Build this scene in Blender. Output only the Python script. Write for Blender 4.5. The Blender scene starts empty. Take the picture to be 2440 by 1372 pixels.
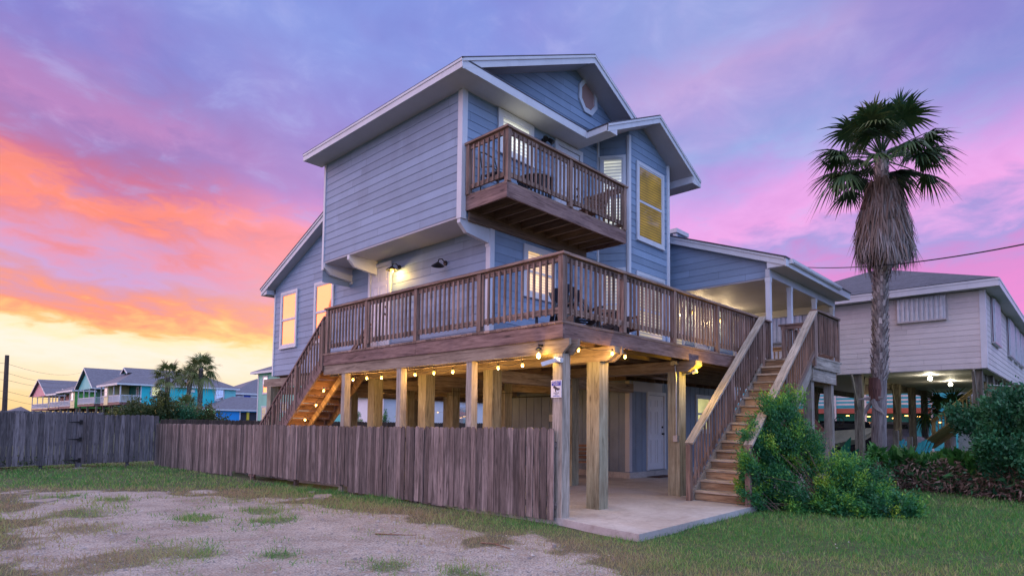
import bpy, math, random
import numpy as np
from mathutils import Vector, Matrix
random.seed(7)
RS = np.random.RandomState(11)
SC = bpy.context.scene
COL = SC.collection
R = math.radians

# ------------------------------------------------------------------ camera
CAMP = Vector((-6.967, -5.647, 1.456))
YAW, PITCH, ROLL, FPX, CY = 0.764020, 0.0610125, 0.01106700, 1450.38, 921.678
fw = Vector((math.cos(YAW) * math.cos(PITCH), math.sin(YAW) * math.cos(PITCH), math.sin(PITCH)))
rt0 = Vector((math.sin(YAW), -math.cos(YAW), 0))
up0 = rt0.cross(fw)
rt = rt0 * math.cos(ROLL) + up0 * math.sin(ROLL)
up = -rt0 * math.sin(ROLL) + up0 * math.cos(ROLL)
cd = bpy.data.cameras.new('camera')
cam = bpy.data.objects.new('camera', cd)
COL.objects.link(cam)
M = Matrix((rt, up, -fw)).transposed().to_4x4()
M.translation = CAMP
cam.matrix_world = M
cd.sensor_fit = 'HORIZONTAL'
cd.sensor_width = 36
cd.lens = 36 * FPX / 2440
cd.shift_x = 0
cd.shift_y = (CY - 686) / 2440
cd.clip_end = 3000
cd.clip_start = 0.05
SC.camera = cam

def ray(px, py):
    return (px - 1220) / FPX * rt - (py - CY) / FPX * up + fw
def at(px, py, **k):
    """the point where the sight line through a photo pixel meets the plane X=, Y= or Z="""
    (ax, v), = k.items()
    i = 'XYZ'.index(ax)
    d = ray(px, py)
    return CAMP + d * ((v - CAMP[i]) / d[i])

# ------------------------------------------------------------------ render settings
SC.view_settings.view_transform = 'Standard'
SC.view_settings.look = 'None'
SC.view_settings.exposure = 0.0
SC.view_settings.gamma = 1.0
SC.cycles.max_bounces = 6
SC.cycles.diffuse_bounces = 3
SC.cycles.glossy_bounces = 3
SC.cycles.transparent_max_bounces = 8
SC.cycles.sample_clamp_indirect = 4.0
SC.cycles.caustics_reflective = False
SC.cycles.caustics_refractive = False
try:
    SC.cycles.use_light_tree = True
    SC.cycles.use_denoising = True
except Exception:
    pass

# ------------------------------------------------------------------ node helper
def lin(c):
    return tuple(((x / 255) / 12.92 if x / 255 <= 0.04045 else ((x / 255 + 0.055) / 1.055) ** 2.4) for x in c)

class NT:
    """tiny expression helper around a node tree"""
    def __init__(s, nt):
        s.nt = nt
    def n(s, t, **k):
        nd = s.nt.nodes.new(t)
        for a, b in k.items():
            setattr(nd, a, b)
        return nd
    def put(s, nd, i, v):
        if hasattr(v, 'is_output') or isinstance(v, bpy.types.NodeSocket):
            s.nt.links.new(v, nd.inputs[i])
        elif v is not None:
            nd.inputs[i].default_value = v
    def m(s, op, a, b=None, c=None, clamp=False):
        nd = s.n('ShaderNodeMath', operation=op, use_clamp=clamp)
        s.put(nd, 0, a); s.put(nd, 1, b); s.put(nd, 2, c)
        return nd.outputs[0]
    def v(s, op, a, b=None, o=0):
        nd = s.n('ShaderNodeVectorMath', operation=op)
        s.put(nd, 0, a)
        if op == 'SCALE':
            s.put(nd, 3, b)
        else:
            s.put(nd, 1, b)
        return nd.outputs['Value'] if op in ('DOT_PRODUCT', 'LENGTH') else nd.outputs[0]
    def comb(s, x, y, z):
        nd = s.n('ShaderNodeCombineXYZ')
        s.put(nd, 0, x); s.put(nd, 1, y); s.put(nd, 2, z)
        return nd.outputs[0]
    def sep(s, v):
        nd = s.n('ShaderNodeSeparateXYZ'); s.put(nd, 0, v)
        return nd.outputs
    def noise(s, vec, scale=1.0, detail=3.0, rough=0.5, dist=0.0, col=False):
        nd = s.n('ShaderNodeTexNoise')
        s.put(nd, 'Vector', vec); nd.inputs['Scale'].default_value = scale
        nd.inputs['Detail'].default_value = detail; nd.inputs['Roughness'].default_value = rough
        nd.inputs['Distortion'].default_value = dist
        return nd.outputs['Color' if col else 'Fac']
    def ramp(s, f, stops, interp='LINEAR'):
        nd = s.n('ShaderNodeValToRGB'); cr = nd.color_ramp; cr.interpolation = interp
        while len(cr.elements) < len(stops):
            cr.elements.new(0.5)
        for e, (p, c) in zip(cr.elements, stops):
            e.position = p
            e.color = (c, c, c, 1) if isinstance(c, (int, float)) else (*c, 1)
        s.put(nd, 0, f)
        return nd.outputs[0]
    def mix(s, f, a, b, bt='MIX'):
        nd = s.n('ShaderNodeMix', data_type='RGBA', blend_type=bt)
        s.put(nd, 0, f)
        for i, v in ((6, a), (7, b)):
            if isinstance(v, tuple):
                v = (*v[:3], 1)
            s.put(nd, i, v)
        return nd.outputs[2]
    def attr(s, name, out='Fac'):
        return s.n('ShaderNodeAttribute', attribute_name=name).outputs[out]
    def bump(s, h, strength=0.3, dist=0.01):
        nd = s.n('ShaderNodeBump'); nd.inputs['Strength'].default_value = strength
        nd.inputs['Distance'].default_value = dist
        s.put(nd, 'Height', h)
        return nd.outputs[0]

# ------------------------------------------------------------------ world: dusk sky with lit clouds
SUN_AZ = YAW + R(58)            # the afterglow is to the left of the view
world = bpy.data.worlds.new('World')
SC.world = world
world.use_nodes = True
wt = world.node_tree
wt.nodes.clear()
N = NT(wt)
tc = N.n('ShaderNodeTexCoord')
D = N.v('NORMALIZE', tc.outputs['Generated'])
z = N.m('MAXIMUM', N.sep(D)[2], 0.004)
b = N.v('DOT_PRODUCT', D, (math.cos(YAW), math.sin(YAW), 0))
s_ = N.v('DOT_PRODUCT', D, (-math.sin(YAW), math.cos(YAW), 0))
bb = N.m('MAXIMUM', b, 0.42)
h = N.m('DIVIDE', z, bb)
u = N.m('DIVIDE', s_, bb)
# clouds lie on a flat layer overhead: streaks run away from the viewer
plane = N.comb(N.m('MULTIPLY', N.m('DIVIDE', s_, N.m('ADD', z, 0.16)), 0.85), N.m('MULTIPLY', N.m('DIVIDE', b, N.m('ADD', z, 0.16)), 0.50), 0.0)
n1 = N.noise(plane, 1.35, 6, 0.52, 0.25)
n2 = N.noise(plane, 3.6, 6, 0.55, 0.35)
n3 = N.noise(N.v('ADD', plane, (7.3, 2.2, 1.0)), 0.7, 4, 0.5, 0.3)
n4 = N.noise(N.v('MULTIPLY', plane, (1.0, 1.6, 1.0)), 7.0, 8, 0.6, 0.4)
g = N.m('SUBTRACT', 1.70, N.m('MULTIPLY', N.m('MINIMUM', N.m('ABSOLUTE', u), 1.1), 0.83))
hz = N.m('MULTIPLY', h, g)
amp = N.m('MULTIPLY', N.m('MINIMUM', N.m('MULTIPLY', hz, 3.2), 1.0), 1.0)
wob = N.m('ADD', N.m('MULTIPLY', N.m('SUBTRACT', n1, 0.5), 0.17), N.m('ADD', N.m('MULTIPLY', N.m('SUBTRACT', n2, 0.5), 0.15), N.m('MULTIPLY', N.m('SUBTRACT', n4, 0.5), 0.17)))
e = N.m('ADD', hz, N.m('MULTIPLY', wob, amp))
e = N.m('DIVIDE', e, 1.3, clamp=True)
def stops(L, gain=1.0):
    return [(p / 1.3, tuple(v * gain for v in lin(c))) for p, c in L]
LEFT = N.ramp(e, stops([
    (0.0, (252, 206, 135)), (0.04, (253, 220, 168)), (0.08, (254, 232, 200)), (0.125, (255, 240, 226)), (0.163, (255, 236, 196)),
    (0.185, (255, 196, 132)), (0.215, (252, 156, 128)), (0.245, (226, 154, 170)), (0.285, (206, 164, 214)), (0.325, (226, 152, 186)),
    (0.355, (232, 138, 150)), (0.385, (255, 140, 120)), (0.405, (250, 140, 126)), (0.44, (204, 112, 150)), (0.49, (172, 114, 172)),
    (0.535, (152, 120, 188)), (0.585, (180, 128, 192)), (0.65, (146, 128, 198)), (0.72, (126, 132, 210)), (0.95, (132, 150, 224)), (1.29, (120, 140, 220))]))
MID = N.ramp(e, stops([
    (0.0, (255, 220, 175)), (0.12, (255, 238, 215)), (0.19, (255, 226, 150)), (0.235, (255, 176, 140)), (0.30, (255, 166, 164)),
    (0.37, (254, 156, 166)), (0.43, (244, 160, 200)), (0.50, (206, 148, 214)), (0.58, (158, 140, 212)), (0.68, (166, 144, 214)), (0.80, (146, 148, 222)), (0.95, (130, 150, 226)), (1.29, (120, 142, 222))]))
RIGHT = N.ramp(e, stops([
    (0.0, (250, 160, 215)), (0.20, (244, 142, 214)), (0.30, (216, 142, 212)), (0.37, (172, 154, 222)), (0.43, (236, 164, 232)),
    (0.50, (230, 164, 234)), (0.58, (190, 162, 232)), (0.65, (152, 168, 228)), (0.74, (162, 158, 222)), (0.84, (184, 162, 220)), (0.94, (146, 158, 222)), (1.29, (136, 154, 222))]))
def sstep(x, a, c):
    nd = N.n('ShaderNodeMapRange', interpolation_type='SMOOTHSTEP')
    N.put(nd, 0, x); nd.inputs[1].default_value = a; nd.inputs[2].default_value = c
    return nd.outputs[0]
uw = N.m('ADD', u, N.m('MULTIPLY', N.m('SUBTRACT', n3, 0.5), 0.25))
sky = N.mix(sstep(uw, -0.32, 0.08), RIGHT, MID)
sky = N.mix(sstep(uw, 0.22, 0.66), sky, LEFT)
# large soft patches of darker blue between the lit clouds, high up only
far = N.m('MULTIPLY', sstep(hz, 0.45, 0.8), sstep(n1, 0.46, 0.62))
sky = N.mix(N.m('MULTIPLY', far, 0.55), sky, lin((134, 122, 206)))
pk = N.m('MULTIPLY', N.m('MULTIPLY', sstep(n2, 0.42, 0.66), sstep(hz, 0.36, 0.56)), N.m('MULTIPLY', sstep(n3, 0.36, 0.60), 0.55))
sky = N.mix(pk, sky, N.mix(sstep(u, -0.1, 0.5), lin((206, 150, 222)), lin((190, 130, 190))))
pale = N.m('MULTIPLY', N.m('MULTIPLY', sstep(n4, 0.5, 0.72), sstep(hz, 0.28, 0.5)), 0.35)
sky = N.mix(pale, sky, lin((168, 170, 228)))
br_ = N.m('ADD', 1.07, N.m('MULTIPLY', N.m('MULTIPLY', N.m('SUBTRACT', n4, 0.5), 0.55), sstep(hz, 0.2, 0.45)))
sky = N.mix(1.0, sky, N.comb(br_, br_, N.m('ADD', 0.5, N.m('MULTIPLY', br_, 0.5))), 'MULTIPLY')
# upper right corner of the sky is a deeper blue
sky = N.mix(N.m('MULTIPLY', N.m('MULTIPLY', sstep(N.m('MULTIPLY', u, -1.0), 0.35, 0.9), sstep(h, 0.42, 0.72)), 0.6), sky, lin((108, 124, 204)))
sky = N.mix(N.m('MULTIPLY', sstep(hz, 0.25, 0.5), 0.05), sky, lin((214, 206, 240)))
# unseen sky behind the camera and overhead: blue, brightened to light the scene
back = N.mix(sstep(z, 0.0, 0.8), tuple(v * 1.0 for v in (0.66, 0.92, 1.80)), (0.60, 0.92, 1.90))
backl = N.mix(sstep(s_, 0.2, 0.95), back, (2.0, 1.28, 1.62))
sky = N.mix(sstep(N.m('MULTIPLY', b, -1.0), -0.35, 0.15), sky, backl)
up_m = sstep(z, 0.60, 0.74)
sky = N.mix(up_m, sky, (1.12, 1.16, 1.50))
sky = N.mix(sstep(N.sep(D)[2], -0.02, 0.0), (0.12, 0.12, 0.14), sky)
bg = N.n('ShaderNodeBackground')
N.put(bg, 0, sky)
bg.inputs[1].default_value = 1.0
nish = N.n('ShaderNodeTexSky', sky_type='NISHITA')
nish.sun_disc = False
nish.sun_elevation = R(1)
nish.sun_rotation = math.pi / 2 - SUN_AZ
bg2 = N.n('ShaderNodeBackground')
N.put(bg2, 0, nish.outputs[0])
bg2.inputs[1].default_value = 0.002
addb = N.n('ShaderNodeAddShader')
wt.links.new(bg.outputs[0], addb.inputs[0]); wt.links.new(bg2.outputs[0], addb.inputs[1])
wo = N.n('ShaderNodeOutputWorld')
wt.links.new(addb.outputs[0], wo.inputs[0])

# ------------------------------------------------------------------ the low sun behind the lit clouds: soft and rosy
sl = bpy.data.lights.new('sun', 'SUN')
sl.energy = 0.8
sl.angle = R(35)
sl.color = (1.0, 0.62, 0.70)
sun = bpy.data.objects.new('sun', sl)
COL.objects.link(sun)
sd = Vector((math.cos(SUN_AZ) * math.cos(R(14)), math.sin(SUN_AZ) * math.cos(R(14)), math.sin(R(14))))
sun.rotation_euler = sd.to_track_quat('Z', 'Y').to_euler()
sun.location = (0, 0, 30)

def lamp(name, loc, power, color, size=0.05):
    l = bpy.data.lights.new(name, 'POINT')
    l.energy = power; l.color = color; l.shadow_soft_size = size
    o = bpy.data.objects.new(name, l); COL.objects.link(o); o.location = loc
    return o

# ------------------------------------------------------------------ materials
MATS = {}
def mat(name):
    m = bpy.data.materials.new(name)
    m.use_nodes = True
    nt = m.node_tree
    bs = nt.nodes['Principled BSDF']
    MATS[name] = m
    return m, NT(nt), bs

def wood(name, c1, c2, tint=0.25, rough=0.8, stain=None, knots=True, across=26.0):
    m, N, bs = mat(name)
    uv = N.n('ShaderNodeUVMap', uv_map='UVMap').outputs[0]
    r = N.attr('rnd')
    x, y, _ = N.sep(uv)
    off = N.m('MULTIPLY', r, 37.0)
    vec = N.comb(N.m('MULTIPLY', x, 1.1), N.m('MULTIPLY', y, across), off)
    g1 = N.noise(vec, 1.0, 5, 0.62, 1.2)
    g2 = N.noise(N.comb(N.m('MULTIPLY', x, 6.0), N.m('MULTIPLY', y, across * 5), off), 1.0, 3, 0.6, 0.4)
    f = N.m('ADD', N.m('MULTIPLY', g1, 0.72), N.m('MULTIPLY', g2, 0.28))
    col = N.ramp(f, [(0.33, tuple(v * 0.30 for v in c1)), (0.43, c1), (0.57, c2), (0.70, tuple(min(1, v * 1.35) for v in c2))])
    if knots:
        vk = N.n('ShaderNodeTexVoronoi', feature='F1')
        N.put(vk, 'Vector', N.comb(N.m('MULTIPLY', x, 1.5), N.m('MULTIPLY', y, 6.5), off))
        vk.inputs['Scale'].default_value = 1.0
        vk.inputs['Randomness'].default_value = 1.0
        kn = N.ramp(N.m('ADD', vk.outputs['Distance'], N.m('MULTIPLY', N.m('SUBTRACT', g1, 0.5), 0.12)), [(0.055, 1.0), (0.14, 0.0)])
        kn = N.m('MULTIPLY', kn, N.m('GREATER_THAN', N.sep(vk.outputs['Color'])[0], 0.55))
        col = N.mix(N.m('MULTIPLY', kn, 0.8), col, tuple(v * 0.16 for v in c1))
    br = N.m('ADD', 1.0 - tint, N.m('MULTIPLY', r, 2 * tint))
    col = N.mix(1.0, col, N.comb(br, br, br), 'MULTIPLY')
    geo = N.n('ShaderNodeNewGeometry').outputs['Position']
    blot = N.noise(geo, 1.3, 4, 0.6, 0.0)
    col = N.mix(N.m('MULTIPLY', N.ramp(blot, [(0.42, 0.0), (0.70, 1.0)]), 0.45), col, stain or tuple(v * 0.6 for v in c1))
    N.put(bs, 'Base Color', col)
    bs.inputs['Roughness'].default_value = rough
    N.put(bs, 'Normal', N.bump(f, 0.35, 0.006))
    return m

def paint(name, c, rough=0.55, var=0.10, scale=2.0, bump=0.0, streak=False, dirt=0.0):
    m, N, bs = mat(name)
    geo = N.n('ShaderNodeNewGeometry').outputs['Position']
    vec = N.v('MULTIPLY', geo, (1.0, 1.0, 0.35 if streak else 1.0))
    n1 = N.noise(vec, scale, 4, 0.55)
    n2 = N.noise(geo, scale * 14, 3, 0.6)
    f = N.m('ADD', N.m('MULTIPLY', n1, 0.75), N.m('MULTIPLY', n2, 0.25))
    col = N.ramp(f, [(0.30, tuple(v * (1 - var * 1.6) for v in c)), (0.50, c), (0.70, tuple(min(1, v * (1 + var)) for v in c))])
    if dirt:
        n3 = N.noise(N.v('MULTIPLY', geo, (5.0, 5.0, 0.8)), 1.0, 5, 0.65)
        col = N.mix(N.m('MULTIPLY', N.ramp(n3, [(0.52, 0.0), (0.74, 1.0)]), dirt), col, (0.10, 0.085, 0.07))
    N.put(bs, 'Base Color', col)
    N.put(bs, 'Roughness', N.m('ADD', rough - 0.1, N.m('MULTIPLY', n2, 0.2)))
    if bump:
        N.put(bs, 'Normal', N.bump(n2, bump, 0.004))
    return m

def siding(name, c, var=0.10):
    """painted clapboard: every board has its own shade (rnd), faint vertical butt joints and weather streaks"""
    m, N, bs = mat(name)
    geo = N.n('ShaderNodeNewGeometry').outputs['Position']
    r = N.attr('rnd')
    uv = N.n('ShaderNodeUVMap', uv_map='UVMap').outputs[0]
    x, y, _ = N.sep(uv)
    seg = N.m('FLOOR', N.m('DIVIDE', N.m('ADD', x, N.m('MULTIPLY', r, 9.0)), 3.66))
    wn = N.n('ShaderNodeTexWhiteNoise', noise_dimensions='2D')
    N.put(wn, 'Vector', N.comb(seg, N.m('MULTIPLY', r, 50.0), 0.0))
    fr = N.m('FRACT', N.m('DIVIDE', N.m('ADD', x, N.m('MULTIPLY', r, 9.0)), 3.66))
    joint = N.m('LESS_THAN', fr, 0.0030)
    n1 = N.noise(geo, 1.1, 5, 0.6)
    n2 = N.noise(N.comb(N.m('MULTIPLY', x, 1.5), N.m('MULTIPLY', y, 22.0), N.m('MULTIPLY', r, 31.0)), 1.0, 4, 0.6)
    f = N.m('ADD', N.m('ADD', N.m('MULTIPLY', n1, 0.45), N.m('MULTIPLY', n2, 0.21)), N.m('MULTIPLY', wn.outputs['Value'], 0.36))
    col = N.ramp(f, [(0.25, tuple(v * (1 - 1.7 * var) for v in c)), (0.52, c), (0.80, tuple(min(1, v * (1 + 1.6 * var)) for v in c))])
    col = N.mix(N.m('MULTIPLY', joint, 0.6), col, tuple(v * 0.4 for v in c))
    # pale salt streaks running down, nail heads along each board
    n3 = N.noise(N.v('MULTIPLY', geo, (3.0, 3.0, 0.5)), 1.0, 5, 0.7)
    col = N.mix(N.ramp(n3, [(0.55, 0.0), (0.75, 0.15)]), col, tuple(min(1, v * 1.5 + 0.05) for v in c))
    n5 = N.noise(N.v('MULTIPLY', geo, (0.7, 0.7, 0.7)), 1.0, 4, 0.65)
    col = N.mix(N.ramp(n5, [(0.50, 0.0), (0.72, 0.35)]), col, tuple(v * 0.62 for v in c))
    nx_ = N.m('ABSOLUTE', N.m('SUBTRACT', N.m('FRACT', N.m('DIVIDE', x, 0.406)), 0.5))
    nail = N.m('MULTIPLY', N.m('GREATER_THAN', nx_, 0.482), N.m('LESS_THAN', N.m('ABSOLUTE', N.m('SUBTRACT', N.m('FRACT', N.m('DIVIDE', N.m('SUBTRACT', y, 5.5), 0.178)), 0.18)), 0.04))
    col = N.mix(N.m('MULTIPLY', nail, 0.35), col, tuple(v * 0.35 for v in c))
    N.put(bs, 'Base Color', col)
    bs.inputs['Roughness'].default_value = 0.6
    N.put(bs, 'Normal', N.bump(N.m('ADD', n2, N.m('MULTIPLY', n5, 0.6)), 0.25, 0.008))
    return m

def shingle(name, c):
    m, N, bs = mat(name)
    uv = N.n('ShaderNodeUVMap', uv_map='UVMap').outputs[0]
    bt = N.n('ShaderNodeTexBrick')
    N.put(bt, 'Vector', uv)
    bt.inputs['Scale'].default_value = 1.0
    bt.inputs['Brick Width'].default_value = 0.32
    bt.inputs['Row Height'].default_value = 0.14
    bt.inputs['Mortar Size'].default_value = 0.008
    bt.inputs['Color1'].default_value = (*[v * 0.65 for v in c], 1)
    bt.inputs['Color2'].default_value = (*[v * 1.35 for v in c], 1)
    bt.inputs['Mortar'].default_value = (*[v * 0.3 for v in c], 1)
    n = N.noise(uv, 9.0, 4, 0.7)
    col = N.mix(0.5, bt.outputs[0], N.ramp(n, [(0.3, tuple(v * 0.6 for v in c)), (0.7, tuple(v * 1.5 for v in c))]))
    N.put(bs, 'Base Color', col)
    bs.inputs['Roughness'].default_value = 0.9
    N.put(bs, 'Normal', N.bump(bt.outputs['Fac'], -0.5, 0.01))
    return m

def plain(name, c, rough=0.5, metal=0.0, spec=None):
    m, N, bs = mat(name)
    geo = N.n('ShaderNodeNewGeometry').outputs['Position']
    n = N.noise(geo, 6.0, 3, 0.6)
    N.put(bs, 'Base Color', N.ramp(n, [(0.3, tuple(v * 0.85 for v in c)), (0.7, tuple(min(1, v * 1.12) for v in c))]))
    bs.inputs['Roughness'].default_value = rough
    bs.inputs['Metallic'].default_value = metal
    return m

def glow(name, c, strength, base=(0.8, 0.8, 0.8)):
    m, N, bs = mat(name)
    bs.inputs['Base Color'].default_value = (*base, 1)
    bs.inputs['Emission Color'].default_value = (*c, 1)
    bs.inputs['Emission Strength'].default_value = strength
    return m

def blinds(name, c, strength, slat=0.062, dark=0.45, base=(0.5, 0.45, 0.4), gloss=0.25, patches=0.35):
    """lit window: lamp light coming through closed slats behind glossy glass"""
    m, N, bs = mat(name)
    uv = N.n('ShaderNodeUVMap', uv_map='UVMap').outputs[0]
    geo = N.n('ShaderNodeNewGeometry').outputs['Position']
    zz = N.sep(geo)[2]
    fr = N.m('FRACT', N.m('DIVIDE', zz, slat))
    st = N.ramp(fr, [(0.0, dark), (0.22, dark), (0.40, 1.0), (0.75, 0.92), (1.0, dark)])
    nn = N.noise(geo, 1.6, 3, 0.5)
    lv = N.ramp(nn, [(0.3, 1.0 - patches), (0.65, 1.0 + patches)])
    k = N.m('MULTIPLY', st, lv)
    bs.inputs['Base Color'].default_value = (*base, 1)
    bs.inputs['Roughness'].default_value = 0.5
    bs.inputs['Emission Color'].default_value = (*c, 1)
    N.put(bs, 'Emission Strength', N.m('MULTIPLY', k, strength))
    gl = N.n('ShaderNodeBsdfGlossy'); gl.inputs['Roughness'].default_value = 0.04
    fz = N.n('ShaderNodeFresnel'); fz.inputs[0].default_value = 1.5
    mx = N.n('ShaderNodeMixShader')
    N.put(mx, 0, N.m('ADD', N.m('MULTIPLY', fz.outputs[0], 0.9), gloss * 0.3, clamp=True))
    nt = m.node_tree
    nt.links.new(bs.outputs[0], mx.inputs[1]); nt.links.new(gl.outputs[0], mx.inputs[2])
    nt.links.new(mx.outputs[0], nt.nodes['Material Output'].inputs[0])
    return m

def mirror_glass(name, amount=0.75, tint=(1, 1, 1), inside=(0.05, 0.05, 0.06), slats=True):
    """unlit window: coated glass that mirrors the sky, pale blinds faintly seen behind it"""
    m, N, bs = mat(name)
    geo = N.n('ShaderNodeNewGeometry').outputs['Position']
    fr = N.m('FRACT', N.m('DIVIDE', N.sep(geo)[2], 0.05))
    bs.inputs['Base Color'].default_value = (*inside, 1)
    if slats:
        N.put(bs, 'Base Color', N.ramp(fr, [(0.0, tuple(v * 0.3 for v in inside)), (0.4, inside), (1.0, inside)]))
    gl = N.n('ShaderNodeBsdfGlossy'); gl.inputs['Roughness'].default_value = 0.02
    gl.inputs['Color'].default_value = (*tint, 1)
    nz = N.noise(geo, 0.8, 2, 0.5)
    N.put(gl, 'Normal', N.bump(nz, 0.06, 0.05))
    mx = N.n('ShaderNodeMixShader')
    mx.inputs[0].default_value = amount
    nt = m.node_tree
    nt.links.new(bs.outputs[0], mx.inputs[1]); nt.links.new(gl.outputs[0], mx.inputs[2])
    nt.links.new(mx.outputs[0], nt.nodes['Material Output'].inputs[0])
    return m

def leafmat(name, stops_, rough=0.6, trans=0.25):
    m, N, bs = mat(name)
    r = N.attr('rnd')
    geo = N.n('ShaderNodeNewGeometry').outputs['Position']
    n = N.noise(geo, 2.0, 3, 0.6)
    f = N.m('ADD', N.m('MULTIPLY', r, 0.8), N.m('MULTIPLY', n, 0.2))
    col = N.ramp(f, stops_)
    N.put(bs, 'Base Color', col)
    bs.inputs['Roughness'].default_value = rough
    if trans:
        tr = N.n('ShaderNodeBsdfTranslucent'); N.put(tr, 0, col)
        mx = N.n('ShaderNodeMixShader'); mx.inputs[0].default_value = trans
        nt = m.node_tree
        nt.links.new(bs.outputs[0], mx.inputs[1]); nt.links.new(tr.outputs[0], mx.inputs[2])
        nt.links.new(mx.outputs[0], nt.nodes['Material Output'].inputs[0])
    return m

wood('deck_wood', (0.175, 0.105, 0.078), (0.36, 0.235, 0.185), 0.36)
wood('rim_wood', (0.17, 0.095, 0.08), (0.29, 0.18, 0.155), 0.12, stain=(0.10, 0.06, 0.07), across=12)
wood('stair_wood', (0.24, 0.145, 0.08), (0.46, 0.30, 0.175), 0.26, across=11)
wood('tread_wood', (0.38, 0.29, 0.21), (0.58, 0.47, 0.36), 0.15, across=11)
wood('grey_rail', (0.27, 0.225, 0.18), (0.46, 0.39, 0.32), 0.16, across=16)
wood('post_wood', (0.24, 0.215, 0.14), (0.38, 0.35, 0.245), 0.15, stain=(0.17, 0.12, 0.07), across=14)
wood('beam_wood', (0.25, 0.18, 0.13), (0.40, 0.31, 0.23), 0.15, across=12)
wood('joist_wood', (0.16, 0.10, 0.07), (0.26, 0.17, 0.12), 0.2, knots=False)
wood('fence_wood', (0.100, 0.076, 0.066), (0.26, 0.20, 0.18), 0.50, stain=(0.075, 0.05, 0.04), across=16)
wood('fence_grey', (0.095, 0.080, 0.085), (0.205, 0.175, 0.185), 0.40, stain=(0.09, 0.08, 0.095), across=16)
wood('fence_dark', (0.06, 0.04, 0.035), (0.11, 0.075, 0.06), 0.3, across=14)  # shade of the backlit fence is put into the wood colour
wood('chair_wood', (0.20, 0.10, 0.06), (0.34, 0.18, 0.11), 0.2, knots=False)
wood('neighbour_post', (0.13, 0.11, 0.08), (0.24, 0.21, 0.16), 0.2, across=9)
wood('neighbour_stair', (0.42, 0.34, 0.18), (0.60, 0.50, 0.30), 0.12, knots=False)
siding('house_siding', (0.25, 0.33, 0.455), 0.13)
siding('neighbour_siding', (0.66, 0.59, 0.57), 0.05)
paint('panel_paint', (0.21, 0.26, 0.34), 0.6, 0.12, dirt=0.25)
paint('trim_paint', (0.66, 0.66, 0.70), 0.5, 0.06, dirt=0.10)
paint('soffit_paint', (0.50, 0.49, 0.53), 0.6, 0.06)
paint('door_paint', (0.72, 0.70, 0.74), 0.35, 0.04)
shingle('roof_shingle', (0.085, 0.08, 0.10))
shingle('neighbour_shingle', (0.085, 0.085, 0.115))
plain('black_metal', (0.02, 0.02, 0.022), 0.4, 0.6)
plain('grey_metal', (0.42, 0.43, 0.45), 0.4, 0.7)
plain('pale_metal', (0.60, 0.62, 0.66), 0.45, 0.3)
plain('white_plastic', (0.75, 0.75, 0.76), 0.35)
plain('black_plastic', (0.022, 0.022, 0.028), 0.5)
plain('slate_plastic', (0.035, 0.04, 0.06), 0.5)
plain('teal_plastic', (0.02, 0.30, 0.36), 0.45)
plain('rubber', (0.015, 0.015, 0.015), 0.8)
plain('mat_brown', (0.09, 0.045, 0.035), 0.95)
plain('rock_pale', (0.30, 0.25, 0.23), 0.9)
blinds('lit_blind_white', (1.0, 0.98, 0.72), 0.60, slat=0.08, dark=0.22, base=(0.7, 0.7, 0.66))
blinds('lit_blind_warm', (1.0, 0.60, 0.20), 1.0, dark=0.5)
blinds('lit_blind_yellow', (0.95, 0.72, 0.25), 0.42, slat=0.080, dark=0.12, patches=0.6)
blinds('lit_blind_gold', (0.60, 0.38, 0.03), 0.40, slat=0.070, dark=0.30, base=(0.10, 0.07, 0.01), gloss=0.2, patches=0.5)
blinds('lit_room_yellow', (0.85, 0.78, 0.28), 0.75, slat=3.0, dark=0.9, base=(0.5, 0.5, 0.3))
mirror_glass('sunset_tint_glass', 0.80, (0.95, 0.38, 0.16), (0.75, 0.36, 0.16))  # orange of the reflected sunset is put into tint and pane colour
mirror_glass('sky_glass', 0.45, (0.9, 0.9, 1.0), (0.55, 0.52, 0.50))
mirror_glass('dark_glass', 0.30, (0.9, 0.9, 1.0), (0.05, 0.06, 0.08), False)
mirror_glass('rose_glass', 0.55, (1.0, 0.85, 0.85), (0.62, 0.33, 0.28), False)
glow('bulb_glow', (1.0, 0.45, 0.06), 6.0)
glow('flood_glow', (1.0, 0.62, 0.06), 8.0)
glow('white_glow', (1.0, 0.92, 0.60), 30.0)

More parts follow.
